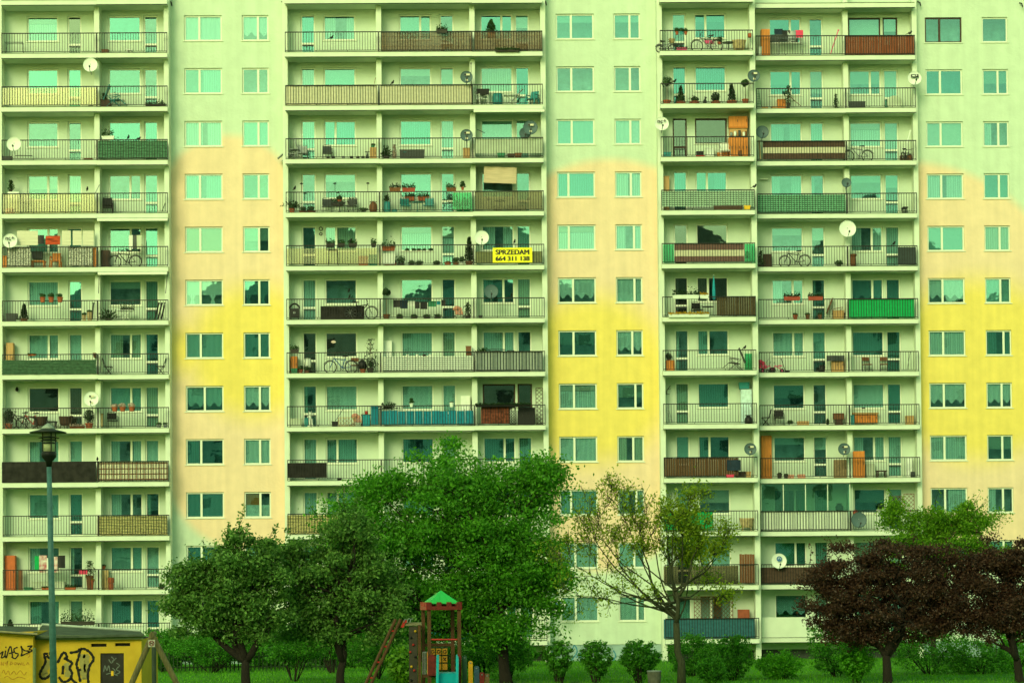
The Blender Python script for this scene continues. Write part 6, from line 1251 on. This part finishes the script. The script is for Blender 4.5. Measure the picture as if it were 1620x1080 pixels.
def bush(label, px, py, wpx, hpx, Y, leafm, seed, n=8000, stemmed=True, name='bush', group=None, rough=.16, lsize=.095, taper=.5):
    g = np.random.default_rng(seed); s = F_PX/(Y-CAM.y); c = at(px, py, Y); base = Vector((c.x, Y, 0)); root = tag(link(name, None), label, 'bush', group); root.location = base
    rx, rz = wpx/2/s, hpx/2/s
    sp_ = .075 if 'clipped' in label else .12
    nc = max(110 if sp_ < .1 else 60, int((240 if sp_ < .1 else 110)*rx*rz)); C = blob_pts(nc, (0, 0, 0), (1, 1, 1), seed, .55, rough*.8)*np.array([rx*.92, rx*.8, rz*.92])
    per = n//nc; q = g.normal(size=(nc, per, 3))*np.array([sp_, sp_, sp_*.75])*g.uniform(.7, 1.3, (nc, 1, 1)); P = (C[:, None, :]+q).reshape(-1, 3)
    k = np.clip((P[:, 2]+rz)/(rz*1.1), 0, 1); k = taper+(1-taper)*k**.8; P[:, 0] *= k; P[:, 1] *= k; P[:, 2] += c.z
    P = P[P[:, 2] > .05]
    link('foliage', leaf_mesh('foliage', P, lsize, leafm, seed, .6, .5), root)
    st = MB()
    for k in range(9 if stemmed else 5):
        a = g.uniform(0, 6.28); u = g.uniform(.2, .85); p = Vector((math.cos(a)*rx*u*.9, math.sin(a)*rx*u*.7, c.z-rz*.15)); q = Vector((math.cos(a)*.12, math.sin(a)*.1, -.05))
        st.tube([q, q.lerp(p, .5)+Vector((0, 0, .12)), p], [.03, .022, .012], 5)
    part('stems', st, BARK, root); return root
for i, (l, px, py, w_, h_, Y, m, n) in enumerate((
    ('dark bush on a bundle of stems under the big tree', 803, 1032, 76, 90, -30, BUSH, 5200), ('clipped round bush, first to the right of the big tree', 884, 1042, 52, 64, -31, BUSH, 5200), ('clipped round bush before the graffiti plinth', 943, 1043, 54, 66, -31, BUSH, 5200),
    ('widest clipped bush, beside the litter bin', 1012, 1043, 70, 68, -31, BUSH, 6500), ('loose dark bush behind the budding tree trunk', 1096, 1034, 86, 74, -24, BUSH, 6500), ('tall clipped bush right of the budding tree', 1160, 1040, 80, 80, -29, BUSH, 7000), ('low clipped bush in front of the tall one', 1126, 1062, 56, 46, -32, BUSH, 4500),
    ('low bright hedge bush below the white parapet', 1236, 1054, 78, 40, -28, BUSHB, 5500), ('large dark bush left of the purple tree trunk', 1322, 1025, 92, 90, -26, BUSH, 8000), ('bright green clipped bush before the purple tree', 1354, 1046, 64, 62, -33, BUSHB, 7000), ('broad bush between the purple trunks', 1470, 1020, 140, 92, -24, BUSH, 9000),
    ('low bush at the foot of the second purple tree', 1550, 1040, 100, 66, -24, BUSH, 6500), ('bush in the corner by the picture edge', 1610, 1030, 80, 90, -22, BUSHB, 6000),
    ('dark bush between the two twiggy trees', 465, 1022, 110, 70, -26, BUSH, 7000), ('dark bush behind the ladder', 595, 1020, 120, 90, -24, BUSH, 7000), ('dark spreading bush left of the first twiggy trunk', 335, 1022, 160, 52, -14, BUSH, 7500), ('dark bush behind the swing frame', 258, 1025, 70, 60, -12, BUSH, 5000), ('bush between trunk and playground', 525, 1010, 90, 70, -16, BUSH, 5000), ('dark bush behind the play tower', 705, 1030, 130, 80, -24, BUSH, 8000), ('bush right of the coloured posts', 765, 1030, 80, 70, -26, BUSH, 5000))):
    bush(l, px, py, w_, h_, Y, m, 300+i, n, group='bushes on the lawn', rough=.03 if 'clipped' in l else .25, taper=.5 if 'clipped' in l else .9)
for i, (px, wd, py, hh) in enumerate(((265, 110, 1022, 50), (345, 130, 1020, 54), (430, 130, 1022, 52), (520, 130, 1018, 62), (620, 130, 1018, 64), (800, 110, 1028, 46))):
    bush('dark hedge section behind the picket fence, ' + ('by the swing frame', 'between swing frame and first trunk', 'between the two twiggy trunks', 'behind the second twiggy trunk', 'behind the climbing wall', 'right of the play tower')[i], px, py+4, wd, hh+8, -7-i*.3, BUSH, 400+i, 12000, rough=.2, lsize=.13, taper=1.0, name='hedge', group='hedge along the block')
# small conifer-like shrub beside the climbing wall
bush('feathery light green shrub beside the climbing wall', 636, 1052, 40, 70, -62, TLB, 360, 2600, rough=.5, lsize=.11)

# ------------------------------------------------------------------ grass
g = np.random.default_rng(5); n = 60000
yy = -46+46*g.random(n)**1.0; xx = g.uniform(-30, 32, n); hh = g.uniform(.05, .16, n); an = g.uniform(0, 6.28, n); ww = .018
V = np.stack([np.stack([xx-ww*np.cos(an), yy-ww*np.sin(an), np.zeros(n)], 1), np.stack([xx+ww*np.cos(an), yy+ww*np.sin(an), np.zeros(n)], 1), np.stack([xx+g.normal(0, .04, n), yy+g.normal(0, .04, n), hh], 1)], 1).reshape(-1, 3)
me = bpy.data.meshes.new('grass'); me.vertices.add(3*n); me.vertices.foreach_set('co', V.astype(np.float32).ravel()); me.loops.add(3*n); me.loops.foreach_set('vertex_index', np.arange(3*n, dtype=np.int32)); me.polygons.add(n); me.polygons.foreach_set('loop_start', np.arange(0, 3*n, 3, dtype=np.int32))
me.materials.append(leafmat('grass_blades', (0.07, 0.28, 0.004), (0.16, 0.48, 0.01), .5)); me.update(calc_edges=True); me.validate()
tag(link('grass', me), 'short green lawn grass', 'grass', kind='stuff')

# ------------------------------------------------------------------ low picket fence
def fence(px0, px1, Y, label):
    x0, x1 = at(px0, 1050, Y).x, at(px1, 1050, Y).x; root = tag(link('picket_fence', None), label, 'fence'); root.location = (x0, Y, 0); w = x1-x0
    pk = MB().box(-.03, .03, -.012, .012, .06, .92).mesh('picket', PICK); n = int(w/.19)
    for i in range(n): link('picket', pk, root, (w*i/n, 0, rng.uniform(-.02, .02)), (0, rng.uniform(-.02, .02), 0))
    part('rail', MB().box(0, w, .0125, .04, .22, .27), PICK, root); part('rail', MB().box(0, w, .0125, .04, .72, .76), PICK, root)
PICK = mat('weathered_green_pickets', (.016, .040, .012), .9, var=.3)
fence(216, 545, -13, 'low dark picket fence behind the twiggy trees'); fence(840, 872, -14, 'short low fence end under the big tree') if False else None

# ------------------------------------------------------------------ litter bin
b = at(1035, 1072, -36); LB = Spec(); LB.add('body', MB().lathe([(.22, 0), (.25, .3), (.27, .62)], 16), mat('bin_concrete', (.10, .10, .075), .9, var=.3, bump=.4)); LB.add('rim', MB().ring((0, 0, .63), .26, .025, 18, 6, 'z'), GREY)
inst(LB, 'litter_bin', 'round grey litter bin on the grass beside the widest bush', 'litter bin', (b.x, -36, 0))

# graffiti marks on the plinth of the middle stair wall
def strokes(name, lines, Y, width, m, parent, label=None):
    mb = MB()
    for pl in lines:
        pts = [at(px, py, Y) for px, py in pl]; q = []
        for i in range(len(pts)-1):     # smooth the line
            p0, p1, p2, p3 = pts[max(0, i-1)], pts[i], pts[i+1], pts[min(len(pts)-1, i+2)]
            for k in range(4):
                t = k/4; q.append(.5*((2*p1)+(p2-p0)*t+(2*p0-5*p1+4*p2-p3)*t*t+(3*p1-p0-3*p2+p3)*t**3))
        q.append(pts[-1]); L = []
        for i, p in enumerate(q):
            d = q[min(i+1, len(q)-1)]-q[max(i-1, 0)]; nrm = Vector((-d.z, 0, d.x)); nrm = nrm.normalized() if nrm.length > 1e-6 else Vector((1, 0, 0))
            ww = width*(.75+.5*math.sin(i*1.3)**2); L.append((p+nrm*ww/2, p-nrm*ww/2))
        for (a, b_), (c, d) in zip(L, L[1:]): mb.face([a, b_, d, c])
    o = part(name, mb, m, parent); 
    if parent is not None and parent.location.length > 0: o.location = -parent.location
    if label: o['label'] = label
    return o
BLUEG = mat('blue_spray', (.06, .22, .30), .8, var=.3); SPRAY = mat('black_spray', (.012, .012, .010), .8, var=.4)
strokes('graffiti', [[(905, 1028), (909, 1020), (913, 1030), (907, 1040), (902, 1048), (910, 1052)], [(912, 1040), (917, 1032), (919, 1044), (913, 1055)], [(903, 1056), (911, 1050), (916, 1060)], [(970, 1028), (974, 1036), (970, 1046), (976, 1050)]], .046, .07, BLUEG, BLD)
strokes('graffiti', [[(828, 1050), (830, 1046), (831, 1051), (834, 1046), (836, 1051), (839, 1047)]], .046, .06, SPRAY, BLD)

# ------------------------------------------------------------------ yellow shed
YS = -48.0; SH = tag(link('shed', None), 'yellow rendered shed with graffiti and a dark door', 'shed'); q0 = at(52, 1020, YS); SH.location = (0, 0, 0)
YEL = mat('yellow_render', (0.62, 0.39, 0.03), .9, var=.14, scale=1.4, bump=.35, bscale=12); ROOFM = mat('mossy_roof_felt', (.075, .095, .06), .95, var=.35, scale=2.5, bump=.4); FASC = mat('green_fascia', (.16, .20, .09), .7, var=.2)
xa, xb = at(52.5, 1040, YS).x, at(221.5, 1040, YS).x; zt = at(140, 1011, YS).z; z5 = at(140, 1004, YS).z
dx0, dx1, dz = at(158.7, 1050, YS).x, at(196, 1050, YS).x, at(177, 1032.5, YS).z
v = [(at(a, 1020, YS).x, at(b_, 1020, YS).x, at(a, c, YS).z, at(a, d, YS).z) for a, b_, c, d in ((144, 168.5, 1022.5, 1017.5), (182, 206, 1021.5, 1016.5))]
part('wall', wall_sheet(xa, xb, 0, zt, YS, v+[(dx0, dx1, 0.02, dz)], .12), YEL, SH)
part('wall', MB().box(xa, xb, YS+.125, YS+4.2, 0, zt), mat('shed_core', (.02, .02, .018), .9), SH); part('wall', MB().box(xb+.001, xb+.05, YS, YS+4.2, 0, zt), YEL, SH)
part('corner_strip', MB().box(at(213, 1040, YS).x, xb+.052, YS-.03, YS-.002, 0, zt), YEL, SH)
dr = part('door', MB().box(dx0+.01, dx1-.01, YS+.05, YS+.10, .02, dz-.01), mat('dark_painted_steel', (.022, .018, .014), .6, var=.5, scale=5), SH)
part('padlock', MB().box((dx0+dx1)/2-.04, (dx0+dx1)/2+.04, YS+.03, YS+.049, 1.02, 1.18), YELLOWP, dr)
SILV = mat('silver_spray', (.14, .16, .14), .7)
strokes('graffiti', [[(164, 1062), (166, 1052), (169, 1060), (172, 1052), (174, 1062)], [(172, 1042), (176, 1048), (180, 1044), (184, 1040)], [(176, 1038), (180, 1042), (177, 1046)], [(184, 1048), (189, 1052), (184, 1058), (190, 1062), (184, 1066)], [(168, 1066), (176, 1064), (186, 1068)], [(178, 1056), (182, 1060), (180, 1066)]], YS+.045, .03, SILV, SH)
part('fascia', MB().box(at(57, 1008, YS).x, at(227, 1005, YS).x, YS-.16, YS-.004, zt, z5), FASC, SH)
p = [at(57, 1006, YS-.3), at(228, 1002.5, YS-.3)]; zr = 2.55
def roof_slab(fl, fr, bl, br, th, m, nm): 
    part(nm, MB().hexa([(f.x, f.y, f.z-th) for f in (fl, fr, br, bl)]+[tuple(f) for f in (fl, fr, br, bl)]), m, SH)
fl, fr = p; bl, br = at(66, 988.5, YS+4.3), at(222, 998.5, YS+4.3)
roof_slab(fl, fr, bl, br, .07, ROOFM, 'roof'); part('roof_edge', MB().tube([bl+Vector((0, 0, .03)), br+Vector((0, 0, .03))], .05, 6), mat('pale_roof_edge', (.45, .52, .42), .5), SH)
# left wing
xl = at(-30, 1040, YS-.5).x; xr = at(52.7, 1040, YS-.5).x; zl = at(20, 999, YS-.5).z
part('wall', MB().box(xl, xr-.002, YS-.5, YS+3.8, 0, zl), YEL, SH)
roof_slab(at(-30, 995, YS-.75), at(59, 1001.5, YS-.75), at(-30, 989, YS+3.9), at(60, 991, YS+3.9), .07, ROOFM, 'roof')
part('roof_edge', MB().tube([at(-30, 996.5, YS-.77), at(59, 1002.5, YS-.77)], .035, 6), mat('rusty_edge', (.30, .26, .14), .7), SH)
part('drainpipe', MB().tube([at(54.5, 1024, YS-.62), at(54.5, 1085, YS-.62)], .055, 8), FASC, SH)
BL = [[(0, 1034), (5, 1030), (2, 1040), (8, 1037)], [(9, 1022), (9.5, 1024)], [(9, 1028), (8, 1036), (10, 1040)], [(10, 1040), (14, 1026), (17, 1022), (19, 1032), (20, 1040)], [(14, 1033), (22, 1031)], [(28, 1023), (22, 1026), (24, 1032), (29, 1034), (24, 1041), (18, 1038)], [(33, 1021), (35, 1030), (33, 1037)], [(33, 1021), (38, 1028), (47, 1030), (33, 1037)], [(43, 1022), (51, 1021), (46, 1026), (51, 1028), (45, 1032)]]
strokes('graffiti', BL, YS-.505, .045, SPRAY, SH)
RS_ = mat('faded_brown_spray', (.42, .20, .02), .9, var=.3)
strokes('graffiti', [[(2, 1052), (2, 1046), (5, 1052), (6, 1046)], [(8, 1047), (10, 1050), (12, 1045), (11, 1052)], [(16, 1052), (17, 1046), (20, 1049), (17, 1050)], [(22, 1048), (24, 1051), (26, 1048), (23, 1047)], [(28, 1047), (29, 1051), (31, 1048), (33, 1051), (34, 1047)], [(37, 1047), (36, 1051), (40, 1051)], [(42, 1051), (44, 1047), (46, 1051)], [(3, 1064), (6, 1059), (9, 1066), (13, 1060), (16, 1067), (22, 1061), (26, 1066), (32, 1060), (38, 1067), (42, 1062)], [(6, 1072), (12, 1069), (20, 1074), (30, 1070), (40, 1073)], [(42, 1036), (45, 1034), (47, 1037), (44, 1039)]], YS-.505, .025, RS_, SH)
GRP = mat('grey_spray_fill', (.34, .28, .09), .9, var=.15)
BIG = [[(76, 1034), (70, 1034), (72, 1046), (66, 1058), (63, 1066), (66, 1072), (73, 1072), (80, 1066)], [(74, 1036), (78, 1040), (82, 1034), (77, 1033)], [(91, 1048), (98, 1034), (103, 1032), (106, 1040), (103, 1042)], [(101, 1040), (108, 1044), (114, 1048), (110, 1056), (114, 1064), (110, 1074), (100, 1078), (93, 1070)], [(100, 1052), (99, 1066)], [(110, 1032), (122, 1030), (127, 1026), (124, 1040), (121, 1050), (124, 1062), (127, 1078)], [(127, 1026), (134, 1026), (143, 1032), (148, 1042), (142, 1052), (139, 1066), (140, 1080)], [(112, 1072), (118, 1078), (122, 1080)], [(84, 1062), (88, 1056), (84, 1050)], [(124, 1060), (128, 1058)]]
strokes('graffiti', BIG, YS-.006, .085, SPRAY, SH)
strokes('graffiti', [[(78, 1044), (72, 1056), (70, 1066), (76, 1068)], [(104, 1048), (108, 1058), (106, 1070)], [(130, 1034), (131, 1050), (133, 1074)], [(136, 1034), (137, 1056), (135, 1074)]], YS-.004, .19, GRP, SH)

# ------------------------------------------------------------------ street lamp
YL = -80.0; s_l = F_PX/(YL-CAM.y); b = at(88, 1180, YL); LP = tag(link('street_lamp', None), 'teal grey street lamp with a wide flat hood before the balconies', 'street lamp'); LP.location = (b.x, YL, 0)
top = at(77.5, 734, YL)-LP.location; POLEM = mat('teal_grey_steel', (.085, .20, .19), .5, var=.2, scale=12); LBLK = mat('lamp_black', (.012, .012, .010), .5)
part('pole', MB().tube([(0, 0, -.1), top*.5, top], [.082, .066, .047], 14), POLEM, LP, True)
def lz(py): return at(77, py, YL).z
hx, hz = top.x, top.z
ax = Matrix.Rotation(0, 3, 'X')
part('base', MB().lathe([(.05, lz(738)), (.07, lz(730)), (.15, lz(722)), (.155, lz(716)), (.14, lz(714.5))], 18, (hx, 0, 0)), LBLK, LP, True)
gl_ = mat('frosted_lamp_glass', (.72, .70, .42), .25, var=.06); 
part('lamp_glass', MB().lathe([(.115, lz(714.4)), (.12, lz(700)), (.12, lz(686))], 18, (hx, 0, 0)), gl_, LP, True)
for py, rr in ((692, .21), (696.5, .17), (701, .14)): part('ring', MB().lathe([(.125, lz(py)+.02), (rr, lz(py)), (rr, lz(py)-.012), (.125, lz(py)+.005)], 22, (hx, 0, 0)), LBLK, LP)
for k in range(4):
    a = .5+k*1.571; part('strut', MB().tube([(hx+.135*math.cos(a), .135*math.sin(a), lz(714)), (hx+.135*math.cos(a), .135*math.sin(a), lz(684))], .012, 5), LBLK, LP)
part('hood', MB().lathe([(.01, lz(684)), (.36, lz(685)), (.375, lz(683.5)), (.20, lz(680)), (.14, lz(678.5))], 26, (hx-.02, 0, 0)), mat('lamp_hood', (.035, .04, .03), .5), LP, True)
part('cone_cap', MB().lathe([(.145, lz(678.3)), (.13, lz(676)), (.012, lz(669))], 20, (hx-.02, 0, 0)), mat('pale_cap', (.42, .46, .36), .6, var=.3, scale=14), LP, True)

# ------------------------------------------------------------------ wooden swing frame
YW = -78.0; SW = tag(link('swing_frame', None), 'wooden A shaped swing frame with a small warning plate', 'swing'); TIM = mat('weathered_timber', (.24, .18, .08), .85, var=.35, scale=6, bump=.4, stretch=(6, 6, .7))
a0 = at(241, 1003, YW); SW.location = (a0.x, YW, 0); ap = a0-SW.location; zg = 0
for px in (207, 281):
    e = at(px, 1081, YW)-SW.location; d = e-ap; f = ap+d*((ap.z)/(ap.z-e.z)); top_ = ap-d*.04
    part('leg', MB().tube([(f.x, 0, -.05), (top_.x, (.07 if px < 240 else -.07), top_.z)], .062, 10), TIM, SW)
rp = at(243.5, 1010, YW+2.5)-SW.location
part('beam', MB().tube([(ap.x, -.15, ap.z-.02), (rp.x, 2.6, ap.z-.02)], .055, 10), TIM, SW); part('rear_post', MB().tube([(rp.x, 2.5, 0), (rp.x, 2.5, ap.z-.05)], .05, 8), mat('grey_timber', (.07, .085, .06), .9), SW)
# the plate
sp = at(240, 1017, YW-.13)-SW.location; PL = part('warning_plate', MB().box(sp.x-.07, sp.x+.07, -.145, -.135, sp.z-.075, sp.z+.075), mat('plate_white', (.70, .62, .50), .5), SW)
part('emblem', MB().ring((sp.x, -.149, sp.z), .05, .007, 20, 4).tube([(sp.x-.035, -.149, sp.z+.035), (sp.x+.035, -.149, sp.z-.035)], .006, 4), mat('plate_red', (.35, .03, .02), .5), PL)
part('dog_figure', MB().box(sp.x-.03, sp.x+.02, -.148, -.1455, sp.z-.008, sp.z+.014).box(sp.x+.021, sp.x+.04, -.148, -.1455, sp.z+.004, sp.z+.028).box(sp.x-.028, sp.x-.018, -.148, -.1455, sp.z-.03, sp.z-.0085).box(sp.x+.008, sp.x+.018, -.148, -.1455, sp.z-.03, sp.z-.0085), BLACKM, PL)

# ------------------------------------------------------------------ play tower
YT = -65.0; s_t = F_PX/(YT-CAM.y); PT = tag(link('play_tower', None), 'wooden play tower with green roof, blue slide, ladder and climbing wall', 'playground tower'); o0 = at(698, 1100, YT); PT.location = (o0.x, YT, 0)
def T(px, py, Y=YT): return at(px, py, Y)-PT.location
POSTM = mat('brown_play_timber', (.115, .048, .018), .75, var=.3, scale=5, bump=.3, stretch=(6, 6, .7)); REDB = mat('red_play_board', (.17, .014, .009), .6, var=.3, scale=12); GRF = mat('green_roof_board', (.035, .52, .10), .5, var=.08); SLD = mat('turquoise_slide', (.01, .42, .46), .3, var=.08, scale=3); HPL = mat('grey_brown_panel', (.055, .043, .03), .7, var=.2); GCUBE = mat('ochre_cube', (.62, .28, .02), .5, var=.12)
W2 = 1.0; DB = .95; sk = -9.2/s_t   # the tower is turned a little: its rear stands further left
zt_ = T(690, 963).z
pf = [T(679, 1000).x, T(726.5, 1000).x]; pb = [T(669.6, 1000, YT+DB).x, T(716, 1000, YT+DB).x]
for x, y in ((pf[0], 0), (pf[1], 0), (pb[0], DB), (pb[1], DB)): part('post', MB().box(x-.048, x+.048, y-.048, y+.048, 0, zt_+.02), POSTM, PT)
# battlement boards
def battl(a, b, m):
    a, b = Vector(a), Vector(b); mb = MB(); n = 7; d = (b-a); per = Vector((0, .02, 0)) if abs(d.x) > abs(d.y) else Vector((.02, 0, 0))
    z0, z1, z2 = T(690, 964.3).z, T(690, 958.5).z, T(690, 951.8).z
    for i in range(n):
        p, q = a+d*(i/n), a+d*((i+1)/n); t = z2 if i % 2 == 0 else z1
        mb.hexa([(*(p-per).xy, z0), (*(q-per).xy, z0), (*(q+per).xy, z0), (*(p+per).xy, z0), (*(p-per).xy, t), (*(q-per).xy, t), (*(q+per).xy, t), (*(p+per).xy, t)])
    part('battlement', mb, m, PT)
c00, c10, c01, c11 = (pf[0]-.06, -.075, 0), (pf[1]+.06, -.075, 0), (pb[0]-.06, DB+.07, 0), (pb[1]+.06, DB+.07, 0)
battl(c00, c10, REDB); battl(c01, c00, mat('light_red_board', (.42, .045, .025), .55, var=.2)); battl(c10, c11, REDB); battl(c11, c01, REDB)
apx = (sum(c[0] for c in (c00, c10, c01, c11))/4, DB/2, T(697, 934.5).z); ez = T(690, 954.5).z; cs = [(c00[0]+.05, -.03, ez), (c10[0]-.05, -.03, ez), (c11[0]-.05, DB+.03, ez), (c01[0]+.05, DB+.03, ez)]
for i in range(4):
    a, b_ = Vector(cs[i]), Vector(cs[(i+1) % 4]); ap_ = Vector(apx)
    for k in range(3):
        p, q = a.lerp(b_, k/3+.004), a.lerp(b_, (k+1)/3-.004); up_ = Vector((0, 0, .022))
        part('roof_board', MB().hexa([p, q, ap_.lerp(q, .02), ap_.lerp(p, .02), p+up_, q+up_, ap_.lerp(q, .02)+up_, ap_.lerp(p, .02)+up_]), GRF, PT)
part('red_bar', MB().tube([T(682, 1011), T(724, 1011)], .022, 8), REDP, PT)
part('beam', MB().box(pb[0]+.05, pb[1]-.05, DB-.05, DB+.05, T(700, 1023).z, T(700, 1018).z), POSTM, PT)
zdk = T(690, 1066).z
part('platform', MB().box(pb[0], pf[1], .05, DB-.05, zdk-.08, zdk), POSTM, PT)
for x in pf: pass
# noughts and crosses cubes
for j, row in enumerate(('OOO', ' CX', ' CC')):
    for i, ch in enumerate(row):
        if j and i == 0: continue
        cx_ = T(684.5+9.6*i, 1030+12.0*j, YT+DB-.1); c = part('game_cube', MB().box(cx_.x-.066, cx_.x+.066, DB-.17, DB-.04, cx_.z-.082, cx_.z+.082), GCUBE, PT)
        if ch == 'X': part('cross', MB().tube([(cx_.x-.035, DB-.173, cx_.z-.045), (cx_.x+.035, DB-.173, cx_.z+.045)], .010, 4).tube([(cx_.x-.035, DB-.177, cx_.z+.045), (cx_.x+.035, DB-.177, cx_.z-.045)], .010, 4), BLACKM, c)
        elif ch == 'O': part('nought', MB().ring((cx_.x, DB-.173, cx_.z), .04, .010, 14, 4), BLACKM, c)
for zz in (1023.8, 1036, 1048, 1060): part('cube_rod', MB().tube([T(682, zz, YT+DB-.105), T(709, zz, YT+DB-.105)], .012, 5), DKGREY, PT)
# red side boards at the slide mouth
for a, b_ in ((677.5, 690), (722, 730)): part('side_board', MB().prism([(T(a, 1068).x, T(a, 1068).z), (T(b_, 1068).x, T(b_, 1068).z), (T(b_, 1038).x, T(b_, 1038).z), ((T(a, 1036).x+T(b_, 1036).x)/2, T(a, 1033.5).z), (T(a, 1038).x, T(a, 1038).z)], -.10, -.052), REDB, PT)
# slide: chute with two lips, running towards the viewer
zs0 = T(705, 1062).z; sl = MB(); run = 2.7
prof = [(0, zs0), (.25, zs0-.03), (1.3, zs0*.55), (2.2, .22), (run, .16)]
xl_, xr_ = T(694, 1060).x, T(722.5, 1060).x
for (y0, z0), (y1, z1) in zip(prof, prof[1:]): sl.hexa([(xl_, -y0, z0-.02), (xr_, -y0, z0-.02), (xr_, -y1, z1-.02), (xl_, -y1, z1-.02), (xl_, -y0, z0), (xr_, -y0, z0), (xr_, -y1, z1), (xl_, -y1, z1)])
so_ = part('slide', sl, SLD, PT)
for x in (xl_-.02, xr_+.02):
    lip = MB(); hh_ = [.42, .36, .2, .17, .14]
    for i, ((y0, z0), (y1, z1)) in enumerate(zip(prof, prof[1:])): lip.hexa([(x-.03, -y0, z0-.03), (x+.03, -y0, z0-.03), (x+.03, -y1, z1-.03), (x-.03, -y1, z1-.03), (x-.022, -y0, z0+hh_[i]), (x+.022, -y0, z0+hh_[i]), (x+.022, -y1, z1+hh_[i+1]), (x-.022, -y1, z1+hh_[i+1])])
    lip.tube([(x, -y_, z_+h_) for (y_, z_), h_ in zip(prof, hh_)], .038, 8); part('slide_lip', lip, SLD, so_)
# rear-side barrier bars
bx = MB()
for k in range(4): bx.tube([T(669+2.3*k, 1066), T(669+2.3*k, 1031)], .010, 5)
bx.tube([T(668.5, 1031), T(677, 1031)], .014, 5); part('barrier', bx, GREY, PT); part('orange_bar', MB().box(T(675.8, 1050).x, T(677, 1050).x, -.06, -.05, T(675, 1066).z, T(675, 1030).z), ORANGEW, PT)
# climbing wall, deck and ladder on the side
cw = part('climbing_wall', MB().box(T(647, 1050).x, T(660.5, 1050).x, .10, .16, 0, T(650, 990).z), HPL, PT)
for px, py, m in ((657, 998, YELLOWP), (650.5, 1008, BLACKM), (654, 1019.5, REDP), (649, 1031, REDP), (657.5, 1038.5, BLACKM), (651, 1054, YELLOWP), (655.5, 1060, REDP), (650.5, 1075.5, BLACKM)):
    q = T(px, py, YT+.08); part('hold', MB().lathe([(.035, 0), (.03, .03), (.012, .05)], 8, (q.x, .099, q.z), Euler((R(90), 0, 0)).to_matrix()), m, cw)
part('side_post', MB().box(T(661.3, 1050).x, T(666, 1050).x, .06, .18, 0, T(660, 988).z), POSTM, PT)
part('deck', MB().box(T(640, 988).x, T(666.5, 988).x, .06, .7, T(650, 989).z, T(650, 984.5).z), mat('pale_deck', (.26, .22, .13), .8, var=.3, scale=8), PT)
part('red_bracket', MB().prism([(T(633.5, 992).x, T(633.5, 992).z), (T(638, 981).x, T(638, 981).z), (T(643, 980).x, T(643, 980).z), (T(645.5, 984).x, T(645, 984).z), (T(641, 985).x, T(641, 985).z), (T(638.5, 992).x, T(638, 992).z)], .02, .058), REDP, PT)
la, lb = (T(625.5, 980), T(633.5, 980)), (T(579.5, 1080), T(588, 1080))
LD = None
for a, b_ in zip(la, lb):
    d = b_-a; e = a+d*(a.z/(a.z-b_.z)); m = MB().tube([a-d*.01+Vector((0, -.02, 0)), e+Vector((0, -.55, 0))], .042, 8)
    if LD is None: LD = part('ladder', m, POSTM, PT)
    else: part('ladder_rail', m, POSTM, LD)
for k in range(1, 9):
    t = k*.245-.07
    if t > 1.9: break
    p_, q_ = la[0].lerp(lb[0], t), la[1].lerp(lb[1], t); yy_ = -.02-.53*t*.55; part('rung', MB().tube([p_+Vector((-.02, yy_, 0)), q_+Vector((.02, yy_, 0))], .022, 7), REDP, LD)
for i_, (px, py) in enumerate(((640, 979.5), (645.5, 978.5), (650, 978.8))): part('grab_handle', MB().tube([T(px-1.5, 984), T(px, py), T(px+3, py-.5)], .012, 5), GREY, PT)
# coloured palisade posts beside the tower
for px0, px1, py, m, nm, y in ((731, 738.5, 1036, mat('green_board', (.03, .10, .05), .6), 'dark green board post next to the tower', .2), (740.8, 747.8, 1044.5, mat('yellow_board', (.75, .36, .01), .5), 'yellow round topped post', -.1), (750, 758, 1052.5, mat('slate_blue_board', (.035, .085, .14), .5), 'slate blue round topped post', -.2), (758.5, 766.5, 1062.5, REDB, 'red round topped post', -.3), (767.5, 774, 1065, mat('tan_log', (.16, .09, .04), .8), 'tan log post with a flat top', -.35)):
    a = at(px0, py, YT+y); b_ = at(px1, py, YT+y); w_ = b_.x-a.x; S = Spec(); pr = [(-w_/2, 0), (w_/2, 0), (w_/2, a.z-w_*.4)]+[(w_/2*math.cos(t), a.z-w_*.4+w_*.4*math.sin(t)) for t in (.5, 1.05, 1.57, 2.1, 2.64)]+[(-w_/2, a.z-w_*.4)]
    if 'flat' in nm: pr = [(-w_/2, 0), (w_/2, 0), (w_/2, a.z), (-w_/2, a.z)]
    S.add('board', MB().prism(pr, -.05, .05), m); S.add('bolt', MB().lathe([(.022, 0), (.018, .015)], 8, (0, -.0505, a.z-w_*.5), Euler((R(90), 0, 0)).to_matrix()), GREY)
    inst(S, 'palisade_post', nm+' in the playground row', 'post', ((a.x+b_.x)/2, YT+y, 0), 0, 'coloured playground posts')
